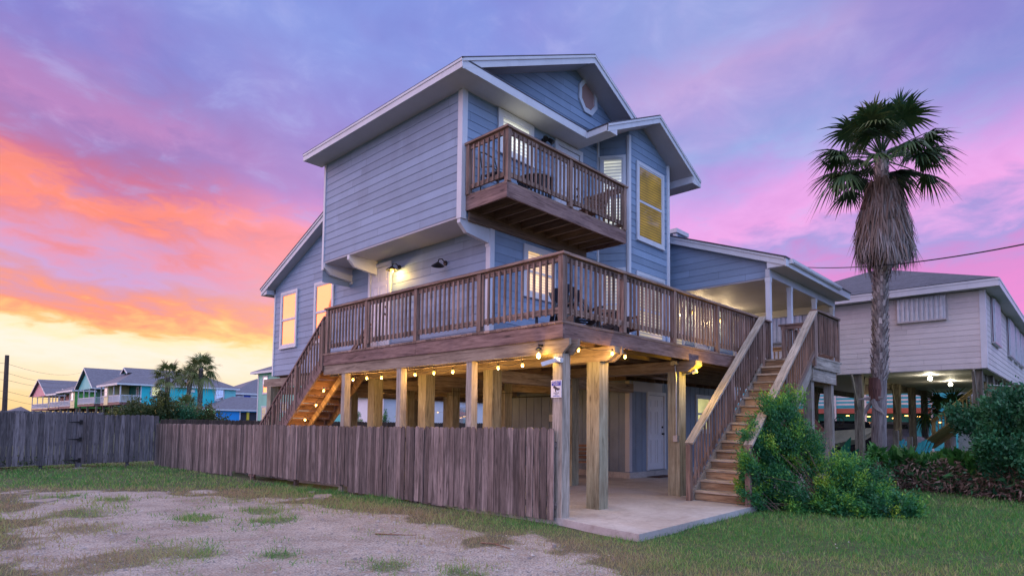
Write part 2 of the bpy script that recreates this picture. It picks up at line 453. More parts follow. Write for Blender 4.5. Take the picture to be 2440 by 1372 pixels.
# ------------------------------------------------------------------ mesh builder
class MB:
    def __init__(s, frame=None):
        s.v = []; s.f = []; s.uv = []; s.r = []; s.mi = []
        s.frame = frame
    def P(s, p):
        if s.frame:
            o, ux, nx, zx = s.frame
            return o + ux * p[0] + nx * p[1] + zx * p[2]
        return Vector(p)
    def face(s, pts, uvs=None, r=0.5, mi=0):
        k = len(s.v)
        pts = [s.P(p) for p in pts]
        s.v += [tuple(p) for p in pts]
        s.f.append(tuple(range(k, k + len(pts))))
        if uvs is None:
            a = pts[0]; e1 = (pts[1] - a)
            n = e1.cross(pts[-1] - a)
            if e1.length < 1e-9: e1 = Vector((1, 0, 0))
            e1 = e1.normalized(); e2 = n.cross(e1)
            e2 = e2.normalized() if e2.length > 1e-12 else Vector((0, 0, 1))
            uvs = [((p - a).dot(e1), (p - a).dot(e2)) for p in pts]
        s.uv.append(uvs); s.r.append(r); s.mi.append(mi)
    def hexa(s, c, L, r=None, mi=0):
        """8 corners c[i] (bottom 0-3, top 4-7), L = direction of the grain"""
        r = random.random() if r is None else r
        o = random.random() * 5
        c = [s.P(p) for p in c]
        L = Vector(L)
        if s.frame:
            L = s.frame[1] * L[0] + s.frame[2] * L[1] + s.frame[3] * L[2]
        L.normalize()
        k = len(s.v)
        s.v += [tuple(p) for p in c]
        for q in ((0, 3, 2, 1), (4, 5, 6, 7), (0, 1, 5, 4), (1, 2, 6, 5), (2, 3, 7, 6), (3, 0, 4, 7)):
            s.f.append(tuple(k + i for i in q))
            e1, e2 = c[q[1]] - c[q[0]], c[q[3]] - c[q[0]]
            n = e1.cross(e2)
            w = n.cross(L)
            w = w.normalized() if w.length > 1e-9 else (e1.normalized() if e1.length > 0 else Vector((1, 0, 0)))
            if abs(n.normalized().dot(L)) > 0.7:
                a1 = e1.normalized() if e1.length else Vector((1, 0, 0)); a2 = e2.normalized() if e2.length else Vector((0, 1, 0))
                s.uv.append([((c[i] - c[q[0]]).dot(a1) + o, (c[i] - c[q[0]]).dot(a2) + o) for i in q])
            else:
                s.uv.append([(c[i].dot(L) + o, (c[i] - c[0]).dot(w) + o) for i in q])
            s.r.append(r); s.mi.append(mi)
    def box(s, x0, x1, y0, y1, z0, z1, r=None, mi=0, L=None):
        if L is None:
            d = (abs(x1 - x0), abs(y1 - y0), abs(z1 - z0))
            L = [(1, 0, 0), (0, 1, 0), (0, 0, 1)][d.index(max(d))]
        s.hexa([(x0, y0, z0), (x1, y0, z0), (x1, y1, z0), (x0, y1, z0), (x0, y0, z1), (x1, y0, z1), (x1, y1, z1), (x0, y1, z1)], L, r, mi)
    def bar(s, p, q, w, h, up=(0, 0, 1), r=None, mi=0):
        """bar from p to q, w across, h along the given up direction"""
        p, q, up = Vector(p), Vector(q), Vector(up)
        d = (q - p).normalized()
        sd = d.cross(up).normalized() * (w / 2)
        uu = up.normalized() * (h / 2) if abs(d.dot(up.normalized())) > 0.02 and False else sd.cross(d).normalized() * (h / 2)
        s.hexa([p - sd - uu, q - sd - uu, q + sd - uu, p + sd - uu, p - sd + uu, q - sd + uu, q + sd + uu, p + sd + uu], d, r, mi)
    def prism(s, poly, axis, a0, a1, r=None, mi=0):
        """polygon given in the two other axes, extruded along axis 'X','Y' or 'Z'"""
        r = random.random() if r is None else r
        i = 'XYZ'.index(axis)
        def mk(p, a):
            l = list(p); l.insert(i, a); return tuple(l)
        A = [mk(p, a0) for p in poly]; B = [mk(p, a1) for p in poly]
        s.face(A, None, r, mi); s.face(B[::-1], None, r, mi)
        n = len(poly)
        for k in range(n):
            s.face([A[k], B[k], B[(k + 1) % n], A[(k + 1) % n]], None, r, mi)
    def tube(s, pts, rad, n=8, r=0.5, mi=0, cap=True):
        pts = [Vector(p) for p in pts]
        rads = rad if isinstance(rad, (list, tuple)) else [rad] * len(pts)
        rings = []
        ref = None
        for i, p in enumerate(pts):
            d = (pts[min(i + 1, len(pts) - 1)] - pts[max(i - 1, 0)]).normalized()
            if ref is None or abs(d.dot(ref)) > 0.95:
                ref = Vector((0, 0, 1)) if abs(d.z) < 0.9 else Vector((1, 0, 0))
            a = d.cross(ref).normalized(); c = d.cross(a).normalized()
            rings.append([p + (a * math.cos(t) + c * math.sin(t)) * rads[i] for t in [2 * math.pi * j / n for j in range(n)]])
        l = 0.0
        for i in range(len(pts) - 1):
            l2 = l + (pts[i + 1] - pts[i]).length
            for j in range(n):
                q = (j + 1) % n
                c = 2 * math.pi * rads[i]
                s.face([rings[i][j], rings[i][q], rings[i + 1][q], rings[i + 1][j]], [(l, j / n * c), (l, (j + 1) / n * c), (l2, (j + 1) / n * c), (l2, j / n * c)], r, mi)
            l = l2
        if cap:
            s.face(rings[0][::-1], None, r, mi); s.face(rings[-1], None, r, mi)
    def lathe(s, c, prof, n=16, r=0.5, mi=0):
        """profile (radius, z) turned about the vertical through c"""
        c = Vector(c)
        rings = [[c + Vector((q * math.cos(2 * math.pi * j / n), q * math.sin(2 * math.pi * j / n), zz)) for j in range(n)] for q, zz in prof]
        for i in range(len(prof) - 1):
            for j in range(n):
                k = (j + 1) % n
                s.face([rings[i][j], rings[i][k], rings[i + 1][k], rings[i + 1][j]], None, r, mi)
    def build(s, name, mats, parent=None, smooth=False, shift=None):
        me = bpy.data.meshes.new(name)
        vs = s.v
        inv = None
        if shift is not None:
            vs = [(a - shift[0], c - shift[1], d - shift[2]) for a, c, d in vs]
        me.from_pydata(vs, [], s.f)
        uvl = me.uv_layers.new(name='UVMap')
        flat = np.array([c for fc in s.uv for p in fc for c in p], dtype=np.float32)
        uvl.data.foreach_set('uv', flat)
        a = me.attributes.new('rnd', 'FLOAT', 'FACE')
        a.data.foreach_set('value', np.array(s.r, dtype=np.float32))
        ms = mats if isinstance(mats, (list, tuple)) else [mats]
        for m in ms:
            me.materials.append(MATS[m])
        if len(ms) > 1:
            me.polygons.foreach_set('material_index', np.array(s.mi, dtype=np.int32))
        if smooth:
            me.polygons.foreach_set('use_smooth', np.ones(len(s.f), dtype=bool))
        me.update()
        o = bpy.data.objects.new(name, me)
        COL.objects.link(o)
        if parent is not None:
            o.parent = parent
            o.matrix_parent_inverse = Matrix.Translation(-root_loc(parent))
        return o

def root_loc(p):
    return Vector(p.location) if p.type == 'EMPTY' else Vector((0, 0, 0))

def thing(name, label, cat, loc=(0, 0, 0), group=None, kind=None):
    o = bpy.data.objects.new(name, None)
    COL.objects.link(o)
    o.empty_display_size = 0.2
    o.location = loc
    tag(o, label, cat, group, kind)
    return o

def tag(o, label=None, cat=None, group=None, kind=None):
    if label: o['label'] = label
    if cat: o['category'] = cat
    if group: o['group'] = group
    if kind: o['kind'] = kind
    return o

def lbl(o, t):
    o['label'] = t
    return o

def copy_tree(o, parent=None):
    c = o.copy(); COL.objects.link(c)
    if parent is not None:
        c.parent = parent
    for ch in list(o.children):
        copy_tree(ch, c)
    return c

def fastmesh(name, V, F, mats, rnd, parent=None, uv=None):
    """numpy mesh: V (n,3), F (m,k) all faces the same size, rnd (m,)"""
    me = bpy.data.meshes.new(name)
    V = np.asarray(V, dtype=np.float32); F = np.asarray(F, dtype=np.int32)
    m, k = F.shape
    me.vertices.add(len(V)); me.vertices.foreach_set('co', V.ravel())
    me.loops.add(m * k); me.loops.foreach_set('vertex_index', F.ravel())
    me.polygons.add(m)
    me.polygons.foreach_set('loop_start', np.arange(0, m * k, k, dtype=np.int32))
    me.polygons.foreach_set('loop_total', np.full(m, k, dtype=np.int32))
    me.update(calc_edges=True)
    a = me.attributes.new('rnd', 'FLOAT', 'FACE'); a.data.foreach_set('value', np.asarray(rnd, dtype=np.float32))
    for q in (mats if isinstance(mats, (list, tuple)) else [mats]):
        me.materials.append(MATS[q])
    o = bpy.data.objects.new(name, me); COL.objects.link(o)
    if parent is not None:
        o.parent = parent
        o.matrix_parent_inverse = Matrix.Translation(-root_loc(parent))
    return o

def hashn(ix, iy, sd):
    v = np.sin(ix * 127.1 + iy * 311.7 + sd * 74.7) * 43758.5453
    return v - np.floor(v)
def vn(x, y, sd=0):
    ix, iy = np.floor(x), np.floor(y); fx, fy = x - ix, y - iy
    fx = fx * fx * (3 - 2 * fx); fy = fy * fy * (3 - 2 * fy)
    a, b_, c, d = hashn(ix, iy, sd), hashn(ix + 1, iy, sd), hashn(ix, iy + 1, sd), hashn(ix + 1, iy + 1, sd)
    return (a * (1 - fx) + b_ * fx) * (1 - fy) + (c * (1 - fx) + d * fx) * fy
def fbm(x, y, sd=0, o=4):
    t = 0; w = 0.5; s = 0
    for i in range(o):
        t = t + w * vn(x * 2 ** i, y * 2 ** i, sd + i); s += w; w *= 0.55
    return t / s
# ------------------------------------------------------------------ ground
def gz(x, y):
    x = np.asarray(x, dtype=float); y = np.asarray(y, dtype=float)
    t = np.clip((y - 3) / 14, 0, 1)
    g = -0.13 * t * t * (3 - 2 * t) * (x < 30)
    g = g + (fbm(x * 0.35, y * 0.35, 3) - 0.5) * 0.07 * np.clip(1 - np.hypot(x, y) / 60, 0, 1)
    g = g + (fbm(x * 1.7, y * 1.7, 9) - 0.5) * 0.025 * (np.hypot(x, y) < 25)
    return g
GRAVEL = [(-4.67, 10.93), (-3.55, 9.43), (-2.16, 7.93), (-1.6, 5.25), (-1.15, 3.73), (-1.13, 1.87), (-1.75, 0.46), (-1.9, -0.23), (-1.15, -0.65),
          (-1.5, -1.86), (-1.72, -2.45), (-2.4, -3.6), (-4.0, -9.0), (-12.0, -9.0), (-9.0, -2.0), (-6.3, 0.0), (-5.74, 1.39), (-5.47, 2.16), (-5.77, 2.73), (-5.36, 3.68), (-5.53, 5.59), (-5.0, 6.87), (-5.5, 8.54)]
def sdf(x, y, poly):
    x = np.asarray(x, dtype=float); y = np.asarray(y, dtype=float)
    d = np.full(x.shape, 1e9); ins = np.zeros(x.shape, dtype=bool)
    n = len(poly)
    for i in range(n):
        ax, ay = poly[i]; bx, by = poly[(i + 1) % n]
        ex, ey = bx - ax, by - ay
        t = np.clip(((x - ax) * ex + (y - ay) * ey) / (ex * ex + ey * ey), 0, 1)
        d = np.minimum(d, np.hypot(x - ax - t * ex, y - ay - t * ey))
        c = ((ay > y) != (by > y)) & (x < (bx - ax) * (y - ay) / (by - ay + 1e-12) + ax)
        ins ^= c
    return np.where(ins, -d, d)
TUFTS = [(-2.84, 3.15, 0.42, 0.45), (-3.54, 4.16, 0.35, 0.45), (-2.5, 4.27, 0.4, 0.5), (-3.8, 7.71, 0.35, 0.5), (-4.9, 1.9, 0.75, 0.55), (-5.3, 1.5, 0.7, 0.4), (-4.5, 1.5, 0.3, 0.4), (-5.0, 4.2, 0.4, 0.6),
         (-3.2, -0.35, 0.30, 0.30), (-2.9, -1.1, 0.22, 0.30), (-3.6, -1.3, 0.35, 0.35), (-3.9, 0.9, 0.25, 0.3), (-4.4, 8.9, 0.5, 0.6)]
def bare(x, y):
    """0 = grass, 1 = bare crushed-shell lot"""
    d = sdf(x, y, GRAVEL)
    w = (fbm(x * 0.9, y * 0.9, 21) - 0.5) * 2.2 + (fbm(x * 4.5, y * 4.5, 33) - 0.5) * 0.9
    m = np.clip(0.5 - (d + w) / 0.8, 0, 1)
    m = m * np.clip(1.25 - 0.9 * np.clip((fbm(x * 0.55 + 3, y * 0.55, 61) - 0.52) * 6, 0, 1) * np.clip((-3.4 - x) / 1.2, 0, 1), 0, 1)
    m = np.clip(m, 0, 1)
    for tx, ty, rx, ry in TUFTS:
        q = np.hypot((x - tx) / rx, (y - ty) / ry) + (fbm(x * 3.5, y * 3.5, 41) - 0.5) * 1.3
        m = np.minimum(m, 0.42 + 0.58 * np.clip((q - 0.6) / 0.6, 0, 1))
    for cx, cy, rr in ((-3.9, 9.6, 0.5), (-4.6, 7.2, 0.45), (-2.1, 8.0, 0.35)):
        m = np.maximum(m, np.clip(1.2 - np.hypot(x - cx, (y - cy) * 0.6) / rr, 0, 1))
    for cx, cy, rr in ((1.4, -3.3, 0.28), (0.5, -3.0, 0.25), (3.5, -4.0, 0.22)):     # worn spots in the lawn
        m = np.maximum(m, np.clip(1.0 - np.hypot((x - cx) * 0.45, y - cy) / rr, 0, 1) * 0.42)
    return m
def dryness(x, y):
    d = np.clip(1 - np.abs(sdf(x, y, GRAVEL)) / 1.3, 0, 1)
    left = np.clip((2.0 - x) / 3.0, 0, 1) * 0.22 + 0.45 * np.clip(1 - np.hypot((x + 4.9) / 1.0, (y - 1.7) / 1.1), 0, 1)
    return np.clip(0.75 * d + left + (fbm(x * 0.8, y * 0.8, 55) - 0.5) * 1.1, 0, 1)

def make_ground():
    xs = np.concatenate([-np.geomspace(900, 8.2, 34), np.arange(-8, 17, 0.11), np.geomspace(17.2, 900, 34)])
    ys = np.concatenate([-np.geomspace(900, 9.2, 34), np.arange(-9, 21, 0.12), np.geomspace(21.2, 1200, 34)])
    X, Y = np.meshgrid(xs, ys, indexing='ij')
    Z = gz(X, Y)
    V = np.stack([X.ravel(), Y.ravel(), Z.ravel()], 1)
    nx, ny = len(xs), len(ys)
    i, j = np.meshgrid(np.arange(nx - 1), np.arange(ny - 1), indexing='ij')
    k = (i * ny + j).ravel()
    F = np.stack([k, k + ny, k + ny + 1, k + 1], 1)
    m, N, bs = mat('ground_mix')
    gm = N.attr('bare'); dr = N.attr('dry')
    geo = N.n('ShaderNodeNewGeometry').outputs['Position']
    nA = N.noise(geo, 1.6, 5, 0.62); nB = N.noise(geo, 38.0, 4, 0.7); nC = N.noise(geo, 9.0, 4, 0.6)
    vo = N.n('ShaderNodeTexVoronoi'); N.put(vo, 'Vector', geo); vo.inputs['Scale'].default_value = 42.0
    vs_ = N.n('ShaderNodeTexVoronoi'); N.put(vs_, 'Vector', geo); vs_.inputs['Scale'].default_value = 15.0
    grav = N.ramp(N.m('ADD', N.m('MULTIPLY', nB, 0.5), N.m('MULTIPLY', nA, 0.5)), [(0.34, (0.27, 0.21, 0.18)), (0.46, (0.58, 0.50, 0.45)), (0.58, (0.80, 0.71, 0.66)), (0.78, (0.92, 0.86, 0.80))])
    stone = N.ramp(vo.outputs['Distance'], [(0.0, 1.0), (0.35, 0.75), (0.62, 0.28)])
    grav = N.mix(0.6, grav, stone, 'MULTIPLY')
    grav = N.mix(N.m('MULTIPLY', N.m('GREATER_THAN', N.sep(vs_.outputs['Color'])[0], 0.88), N.ramp(vs_.outputs['Distance'], [(0.1, 0.8), (0.3, 0.0)])), grav, (0.13, 0.12, 0.13))
    grav = N.mix(N.ramp(nC, [(0.52, 0.0), (0.72, 0.6)]), grav, (0.42, 0.27, 0.19))
    n7 = N.noise(geo, 0.55, 5, 0.65)
    grav = N.mix(N.ramp(n7, [(0.52, 0.0), (0.68, 0.40)]), grav, (0.32, 0.23, 0.18))
    soil = N.ramp(nC, [(0.3, (0.045, 0.075, 0.025)), (0.55, (0.085, 0.13, 0.040)), (0.8, (0.17, 0.17, 0.07))])
    soil = N.mix(N.m('MULTIPLY', dr, 0.7), soil, (0.19, 0.145, 0.105))
    edge = N.m('ADD', gm, N.m('MULTIPLY', N.m('SUBTRACT', nB, 0.5), 0.7), clamp=True)
    f = N.ramp(edge, [(0.36, 0.0), (0.62, 1.0)])
    N.put(bs, 'Base Color', N.mix(f, soil, grav))
    bs.inputs['Roughness'].default_value = 0.95
    hh = N.m('SUBTRACT', N.m('ADD', nB, N.m('MULTIPLY', nC, 1.5)), vo.outputs['Distance'])
    N.put(bs, 'Normal', N.bump(hh, 1.0, 0.03))
    o = fastmesh('ground', V, F, 'ground_mix', np.zeros(len(F)))
    for nm, arr in (('bare', bare(X, Y)), ('dry', dryness(X, Y))):
        a = o.data.attributes.new(nm, 'FLOAT', 'POINT'); a.data.foreach_set('value', arr.ravel().astype(np.float32))
    o.data.polygons.foreach_set('use_smooth', np.ones(len(F), dtype=bool))
    tag(o, 'crushed-shell lot and lawn ground', None, None, 'structure')
make_ground()

def blades(name, n, xr, yr, hgt, wid, matn, prob, lean=0.6, label=None, cat='grass', seed=1, power=0.0):
    """many single grass blades as one mesh; denser near the camera when power > 0"""
    rs = np.random.RandomState(seed)
    x = rs.uniform(*xr, n * 3); y = rs.uniform(*yr, n * 3)
    p = prob(x, y)
    dc = np.hypot(x - CAMP.x, y - CAMP.y)
    if power:
        p = p * np.clip((6.0 / np.maximum(dc, 6)) ** power, 0, 1)
    # only where the camera could see, with a margin
    ang = np.arctan2(y - CAMP.y, x - CAMP.x) - YAW
    p = p * (np.abs(ang) < R(56)) * (dc > 3.2)
    k = rs.rand(n * 3) < p
    x, y, dc = x[k][:n], y[k][:n], dc[k][:n]
    m = len(x)
    z0 = gz(x, y) - 0.004
    a = rs.rand(m) * 2 * math.pi
    hh = hgt * (0.45 + 0.9 * rs.rand(m)) * (0.55 + 0.9 * fbm(x * 2.2, y * 2.2, 77))
    w = wid * (0.7 + 0.6 * rs.rand(m)) * (0.8 + dc / 16)
    dx, dy = np.cos(a) * w / 2, np.sin(a) * w / 2
    la = rs.rand(m) * 2 * math.pi; ll = hh * lean * rs.rand(m) * 1.5
    V = np.zeros((m, 3, 3))
    V[:, 0] = np.stack([x - dx, y - dy, z0], 1); V[:, 1] = np.stack([x + dx, y + dy, z0], 1)
    V[:, 2] = np.stack([x + np.cos(la) * ll, y + np.sin(la) * ll, z0 + hh], 1)
    F = np.arange(m * 3).reshape(m, 3)
    dr = dryness(x, y)
    r = np.clip(0.62 * dr + 0.50 * rs.rand(m) ** 1.4, 0, 1)
    o = fastmesh(name, V.reshape(-1, 3), F, matn, r)
    tag(o, label, cat, None, 'stuff')
    return o
leafmat('grass_blade', [(0.0, (0.035, 0.17, 0.035)), (0.20, (0.080, 0.29, 0.055)), (0.40, (0.20, 0.36, 0.080)), (0.55, (0.40, 0.42, 0.16)), (0.78, (0.36, 0.26, 0.15)), (1.0, (0.48, 0.36, 0.25))], 0.7, 0.3)
def on_slab(x, y):
    return (x > -0.19) & (y > -1.36) & (x < 9) & (y < 14) | (x > 0) & (y > 0.1) & (x < 13) & (y < 13)
def pg(x, y):
    m = bare(x, y)
    g = np.clip(1 - m * 1.15, 0, 1) * (0.45 + 0.75 * fbm(x * 1.5, y * 1.5, 91))
    tuft = (m > 0.5) * np.clip((fbm(x * 2.6, y * 2.6, 17) - 0.53) * 6, 0, 1) * 0.20 + (m > 0.35) * (m < 0.97) * 0.20
    g = np.maximum(g, tuft)
    return g * (~on_slab(x, y)) * (np.abs(x) > 0.04)
blades('grass', 175000, (-8, 9), (-9, 8), 0.050, 0.0075, 'grass_blade', pg, 0.7, 'short lawn grass, green and straw coloured, around the bare lot', seed=4, power=1.25)
blades('grass_field', 70000, (-8, 18), (-9, 20), 0.075, 0.013, 'grass_blade', lambda x, y: pg(x, y) * (np.hypot(x - CAMP.x, y - CAMP.y) > 9), 0.7, 'lawn grass farther back beside the fence and the hedge', seed=5, power=0.6)
blades('grass_tufts', 26000, (-7, 1.5), (-3, 9), 0.10, 0.006, 'grass_blade',
       lambda x, y: (~on_slab(x, y)) * np.clip(sum(np.exp(-((x - tx) / rx) ** 2 * 2.0 - ((y - ty) / ry) ** 2 * 2.0) for tx, ty, rx, ry in TUFTS), 0, 1) * (0.1 + 0.8 * fbm(x * 4, y * 4, 5)) + 0.9 * (np.abs(x + 0.12) < 0.14) * (y > 0) * (fbm(x, y * 1.5, 8) > 0.5),
       1.0, 'taller wiry grass tufts on the bare lot', seed=6)

def scatter_stones():
    rs = np.random.RandomState(3); n = 24000
    x = rs.uniform(-8, 2.5, n * 4); y = rs.uniform(-6, 11, n * 4)
    dc = np.hypot(x - CAMP.x, y - CAMP.y)
    p = np.clip(bare(x, y) - 0.15, 0, 1) * np.clip((6.0 / np.maximum(dc, 5)) ** 1.3, 0, 1) * (dc > 3) * (0.3 + 1.1 * fbm(x * 0.9, y * 0.9, 12)) * (~on_slab(x, y))
    k = rs.rand(len(x)) < p; x, y = x[k][:n], y[k][:n]; m = len(x)
    s = 0.004 + 0.012 * rs.rand(m) ** 2.5 + (rs.rand(m) < 0.02) * 0.018
    base = np.array([(1, 0, 0), (0, 1, 0), (-1, 0, 0), (0, -1, 0), (0, 0, 0.7), (0, 0, -0.3)], float)
    V = base[None] * s[:, None, None] * (0.6 + 0.8 * rs.rand(m, 6, 1))
    a = rs.rand(m) * 6.28
    c, q = np.cos(a)[:, None], np.sin(a)[:, None]
    V = np.stack([V[..., 0] * c - V[..., 1] * q, V[..., 0] * q + V[..., 1] * c, V[..., 2]], -1)
    V += np.stack([x, y, gz(x, y) + s * 0.15], 1)[:, None]
    f = np.array([(0, 1, 4), (1, 2, 4), (2, 3, 4), (3, 0, 4)])
    F = (f[None] + np.arange(m)[:, None, None] * 6).reshape(-1, 3)
    leafmat('pebble', [(0.0, (0.12, 0.11, 0.12)), (0.25, (0.28, 0.25, 0.25)), (0.7, (0.42, 0.37, 0.35)), (1.0, (0.60, 0.56, 0.53))], 0.9, 0)
    o = fastmesh('gravel', V.reshape(-1, 3), F, 'pebble', np.repeat(rs.rand(m), 4))
    tag(o, 'loose pale pebbles and shell bits on the bare lot', 'gravel', None, 'stuff')
scatter_stones()

# pale rock slab lying near the fence and a twig
def rock(loc, sx, sy, sz, name, label, rot=0.3, seed=0, group=None):
    rs = np.random.RandomState(seed)
    mb = MB(); n = 11; P = []
    for k in range(n):
        a = 2 * math.pi * k / n
        q = 0.75 + 0.35 * rs.rand()
        P.append((math.cos(a) * sx * q, math.sin(a) * sy * q))
    c, s = math.cos(rot), math.sin(rot)
    P = [(loc[0] + x * c - y * s, loc[1] + x * s + y * c) for x, y in P]
    b0 = [(x, y, loc[2] - 0.03) for x, y in P]
    b1 = [(x + (loc[0] - x) * 0.08, y + (loc[1] - y) * 0.08, loc[2] + sz * (0.6 + 0.4 * rs.rand())) for x, y in P]
    mb.face(b1)
    for k in range(n):
        mb.face([b0[k], b0[(k + 1) % n], b1[(k + 1) % n], b1[k]])
    o = mb.build(name, 'rock_pale')
    return tag(o, label, 'rock', group)
rock((-0.83, 5.31, -0.04), 0.32, 0.20, 0.07, 'rock_slab', 'flat broken slab of pale rock lying in the grass by the fence', 0.9, 4)
rock((-0.55, 6.3, -0.05), 0.09, 0.07, 0.06, 'stone', 'small pale stone at the foot of the fence, left of the flat slab', 0.2, 8)
rock((-1.28, -0.92, 0.0), 0.035, 0.03, 0.035, 'stone', 'small bluish stone in the grass in front of the patio corner', 0.2, 9)
rock((-4.75, 8.4, -0.06), 0.35, 0.28, 0.035, 'concrete_chunk', 'flat pale concrete patch in the dirt at the left edge', 0.2, 12)
def twig(pts, name, label):
    mb = MB()
    mb.tube(pts, [0.012, 0.009, 0.006, 0.003][:len(pts)], 5)
    mb.tube([pts[1], (pts[1][0] + 0.16, pts[1][1] - 0.02, pts[1][2] + 0.03)], [0.006, 0.002], 5)
    tag(mb.build(name, 'chair_wood'), label, 'twig')
def on_ground(px, py, dz=0.012):
    p = at(px, py, Z=0.0); return (p.x, p.y, float(gz(p.x, p.y)) + dz)
twig([on_ground(895, 1272), on_ground(925, 1274), on_ground(960, 1275), on_ground(992, 1276)], 'twig', 'reddish dry twig lying across the bare lot')
twig([on_ground(1145, 1293), on_ground(1180, 1295), on_ground(1215, 1306)], 'twig', 'thin dark twig on the lot in front of the fence end')

# ------------------------------------------------------------------ patio slab
def patio():
    m, N, bs = mat('concrete')
    geo = N.n('ShaderNodeNewGeometry').outputs['Position']
    a = N.noise(geo, 0.9, 5, 0.6, 0.4); b_ = N.noise(geo, 16.0, 5, 0.7); c = N.noise(N.v('MULTIPLY', geo, (1.0, 2.5, 1.0)), 2.2, 3, 0.55)
    col = N.ramp(N.m('ADD', N.m('MULTIPLY', a, 0.6), N.m('MULTIPLY', b_, 0.4)), [(0.32, (0.30, 0.27, 0.26)), (0.5, (0.46, 0.42, 0.40)), (0.68, (0.58, 0.54, 0.52))])
    col = N.mix(N.ramp(c, [(0.56, 0.0), (0.70, 0.35)]), col, (0.26, 0.20, 0.18))
    N.put(bs, 'Base Color', col); bs.inputs['Roughness'].default_value = 0.75
    N.put(bs, 'Normal', N.bump(b_, 0.25, 0.004))
    m2 = N.noise(geo, 0.45, 6, 0.7, 0.8)
    vc = N.n('ShaderNodeTexVoronoi', feature='DISTANCE_TO_EDGE'); N.put(vc, 'Vector', N.v('ADD', geo, N.v('SCALE', N.noise(geo, 2.0, 4, 0.7, col=True), 0.5))); vc.inputs['Scale'].default_value = 0.42
    crack = N.ramp(vc.outputs['Distance'], [(0.0, 0.3), (0.004, 0.0)])
    col = N.mix(N.ramp(m2, [(0.45, 0.0), (0.65, 0.45)]), col, (0.30, 0.22, 0.17))
    col = N.mix(crack, col, (0.10, 0.08, 0.07))
    sx = N.sep(geo)
    jt = N.m('MAXIMUM', N.m('LESS_THAN', N.m('ABSOLUTE', N.m('SUBTRACT', sx[0], 4.9)), 0.008), N.m('LESS_THAN', N.m('ABSOLUTE', N.m('SUBTRACT', sx[1], 1.7)), 0.008))
    col = N.mix(N.m('MULTIPLY', jt, 0.6), col, (0.12, 0.10, 0.09))
    N.put(bs, 'Base Color', col)
    mb = MB()
    front = [(-0.23, -1.44), (1.6, -1.40), (3.62, -1.34), (8.9, -1.34)]
    poly = front + [(13.4, -0.3), (13.4, 13), (0.55, 13), (0.5, 4.0), (0.06, 3.6), (0.02, 0.0), (-0.1, -0.6)]
    mb.prism(poly, 'Z', -0.12, 0.09, 0.5)
    o = mb.build('patio', 'concrete'); tag(o, 'pale concrete patio slab under the raised deck', None, None, 'structure')
patio()
# ------------------------------------------------------------------ shared building helpers
VX, VY, VZ = Vector((1, 0, 0)), Vector((0, 1, 0)), Vector((0, 0, 1))
def FX(x, s=-1): return (Vector((x, 0, 0)), VY, VX * s, VZ)      # wall in the plane X = x, u = world Y
def FY(y, s=-1): return (Vector((0, y, 0)), VX, VY * s, VZ)      # wall in the plane Y = y, u = world X
def clip(poly, z, keep_above):
    out = []
    n = len(poly)
    for i in range(n):
        a, b_ = poly[i], poly[(i + 1) % n]
        ia = (a[1] >= z) == keep_above or abs(a[1] - z) < 1e-9
        ib = (b_[1] >= z) == keep_above or abs(b_[1] - z) < 1e-9
        if ia: out.append(a)
        if ia != ib and abs(b_[1] - a[1]) > 1e-12:
            t = (z - a[1]) / (b_[1] - a[1]); out.append((a[0] + t * (b_[0] - a[0]), z))
    return out
def lap(mb, poly, exp=0.178, t=0.010, z0=None, mi=0):
    """real overlapping clapboards filling a convex wall outline (u, z)"""
    zlo = min(p[1] for p in poly); zhi = max(p[1] for p in poly)
    z = zlo if z0 is None else z0 + math.floor((zlo - z0) / exp) * exp
    while z < zhi - 1e-4:
        q = clip(clip(poly, max(z, zlo), True), min(z + exp, zhi), False)
        if len(q) >= 3:
            r = random.random()
            f = lambda p: (p[0], t * (1 - (p[1] - z) / exp) + 0.002, p[1])
            mb.face([f(p) for p in q], [(p[0], p[1]) for p in q], r, mi)
            lo = [p for p in q if abs(p[1] - max(z, zlo)) < 1e-6]
            if len(lo) >= 2:
                a, b_ = min(lo), max(lo)
                mb.face([(a[0], -0.002, a[1]), (b_[0], -0.002, b_[1]), (b_[0], t + 0.002, b_[1]), (a[0], t + 0.002, a[1])], [(0, 0), (0.01, 0), (0.01, 0.01), (0, 0.01)], r, mi)
        z += exp
def panels(mb, u0, u1, z0, z1, step=0.30, groove=0.022, t=0.014):
    """vertical grooved plywood panels"""
    mb.box(u0, u1, -0.004, 0.002, z0, z1, 0.5)
    u_ = u0
    while u_ < u1 - 0.01:
        e = min(u_ + step, u1)
        mb.box(u_ + groove / 2, e - groove / 2, 0.002, 0.002 + t, z0, z1)
        u_ = e
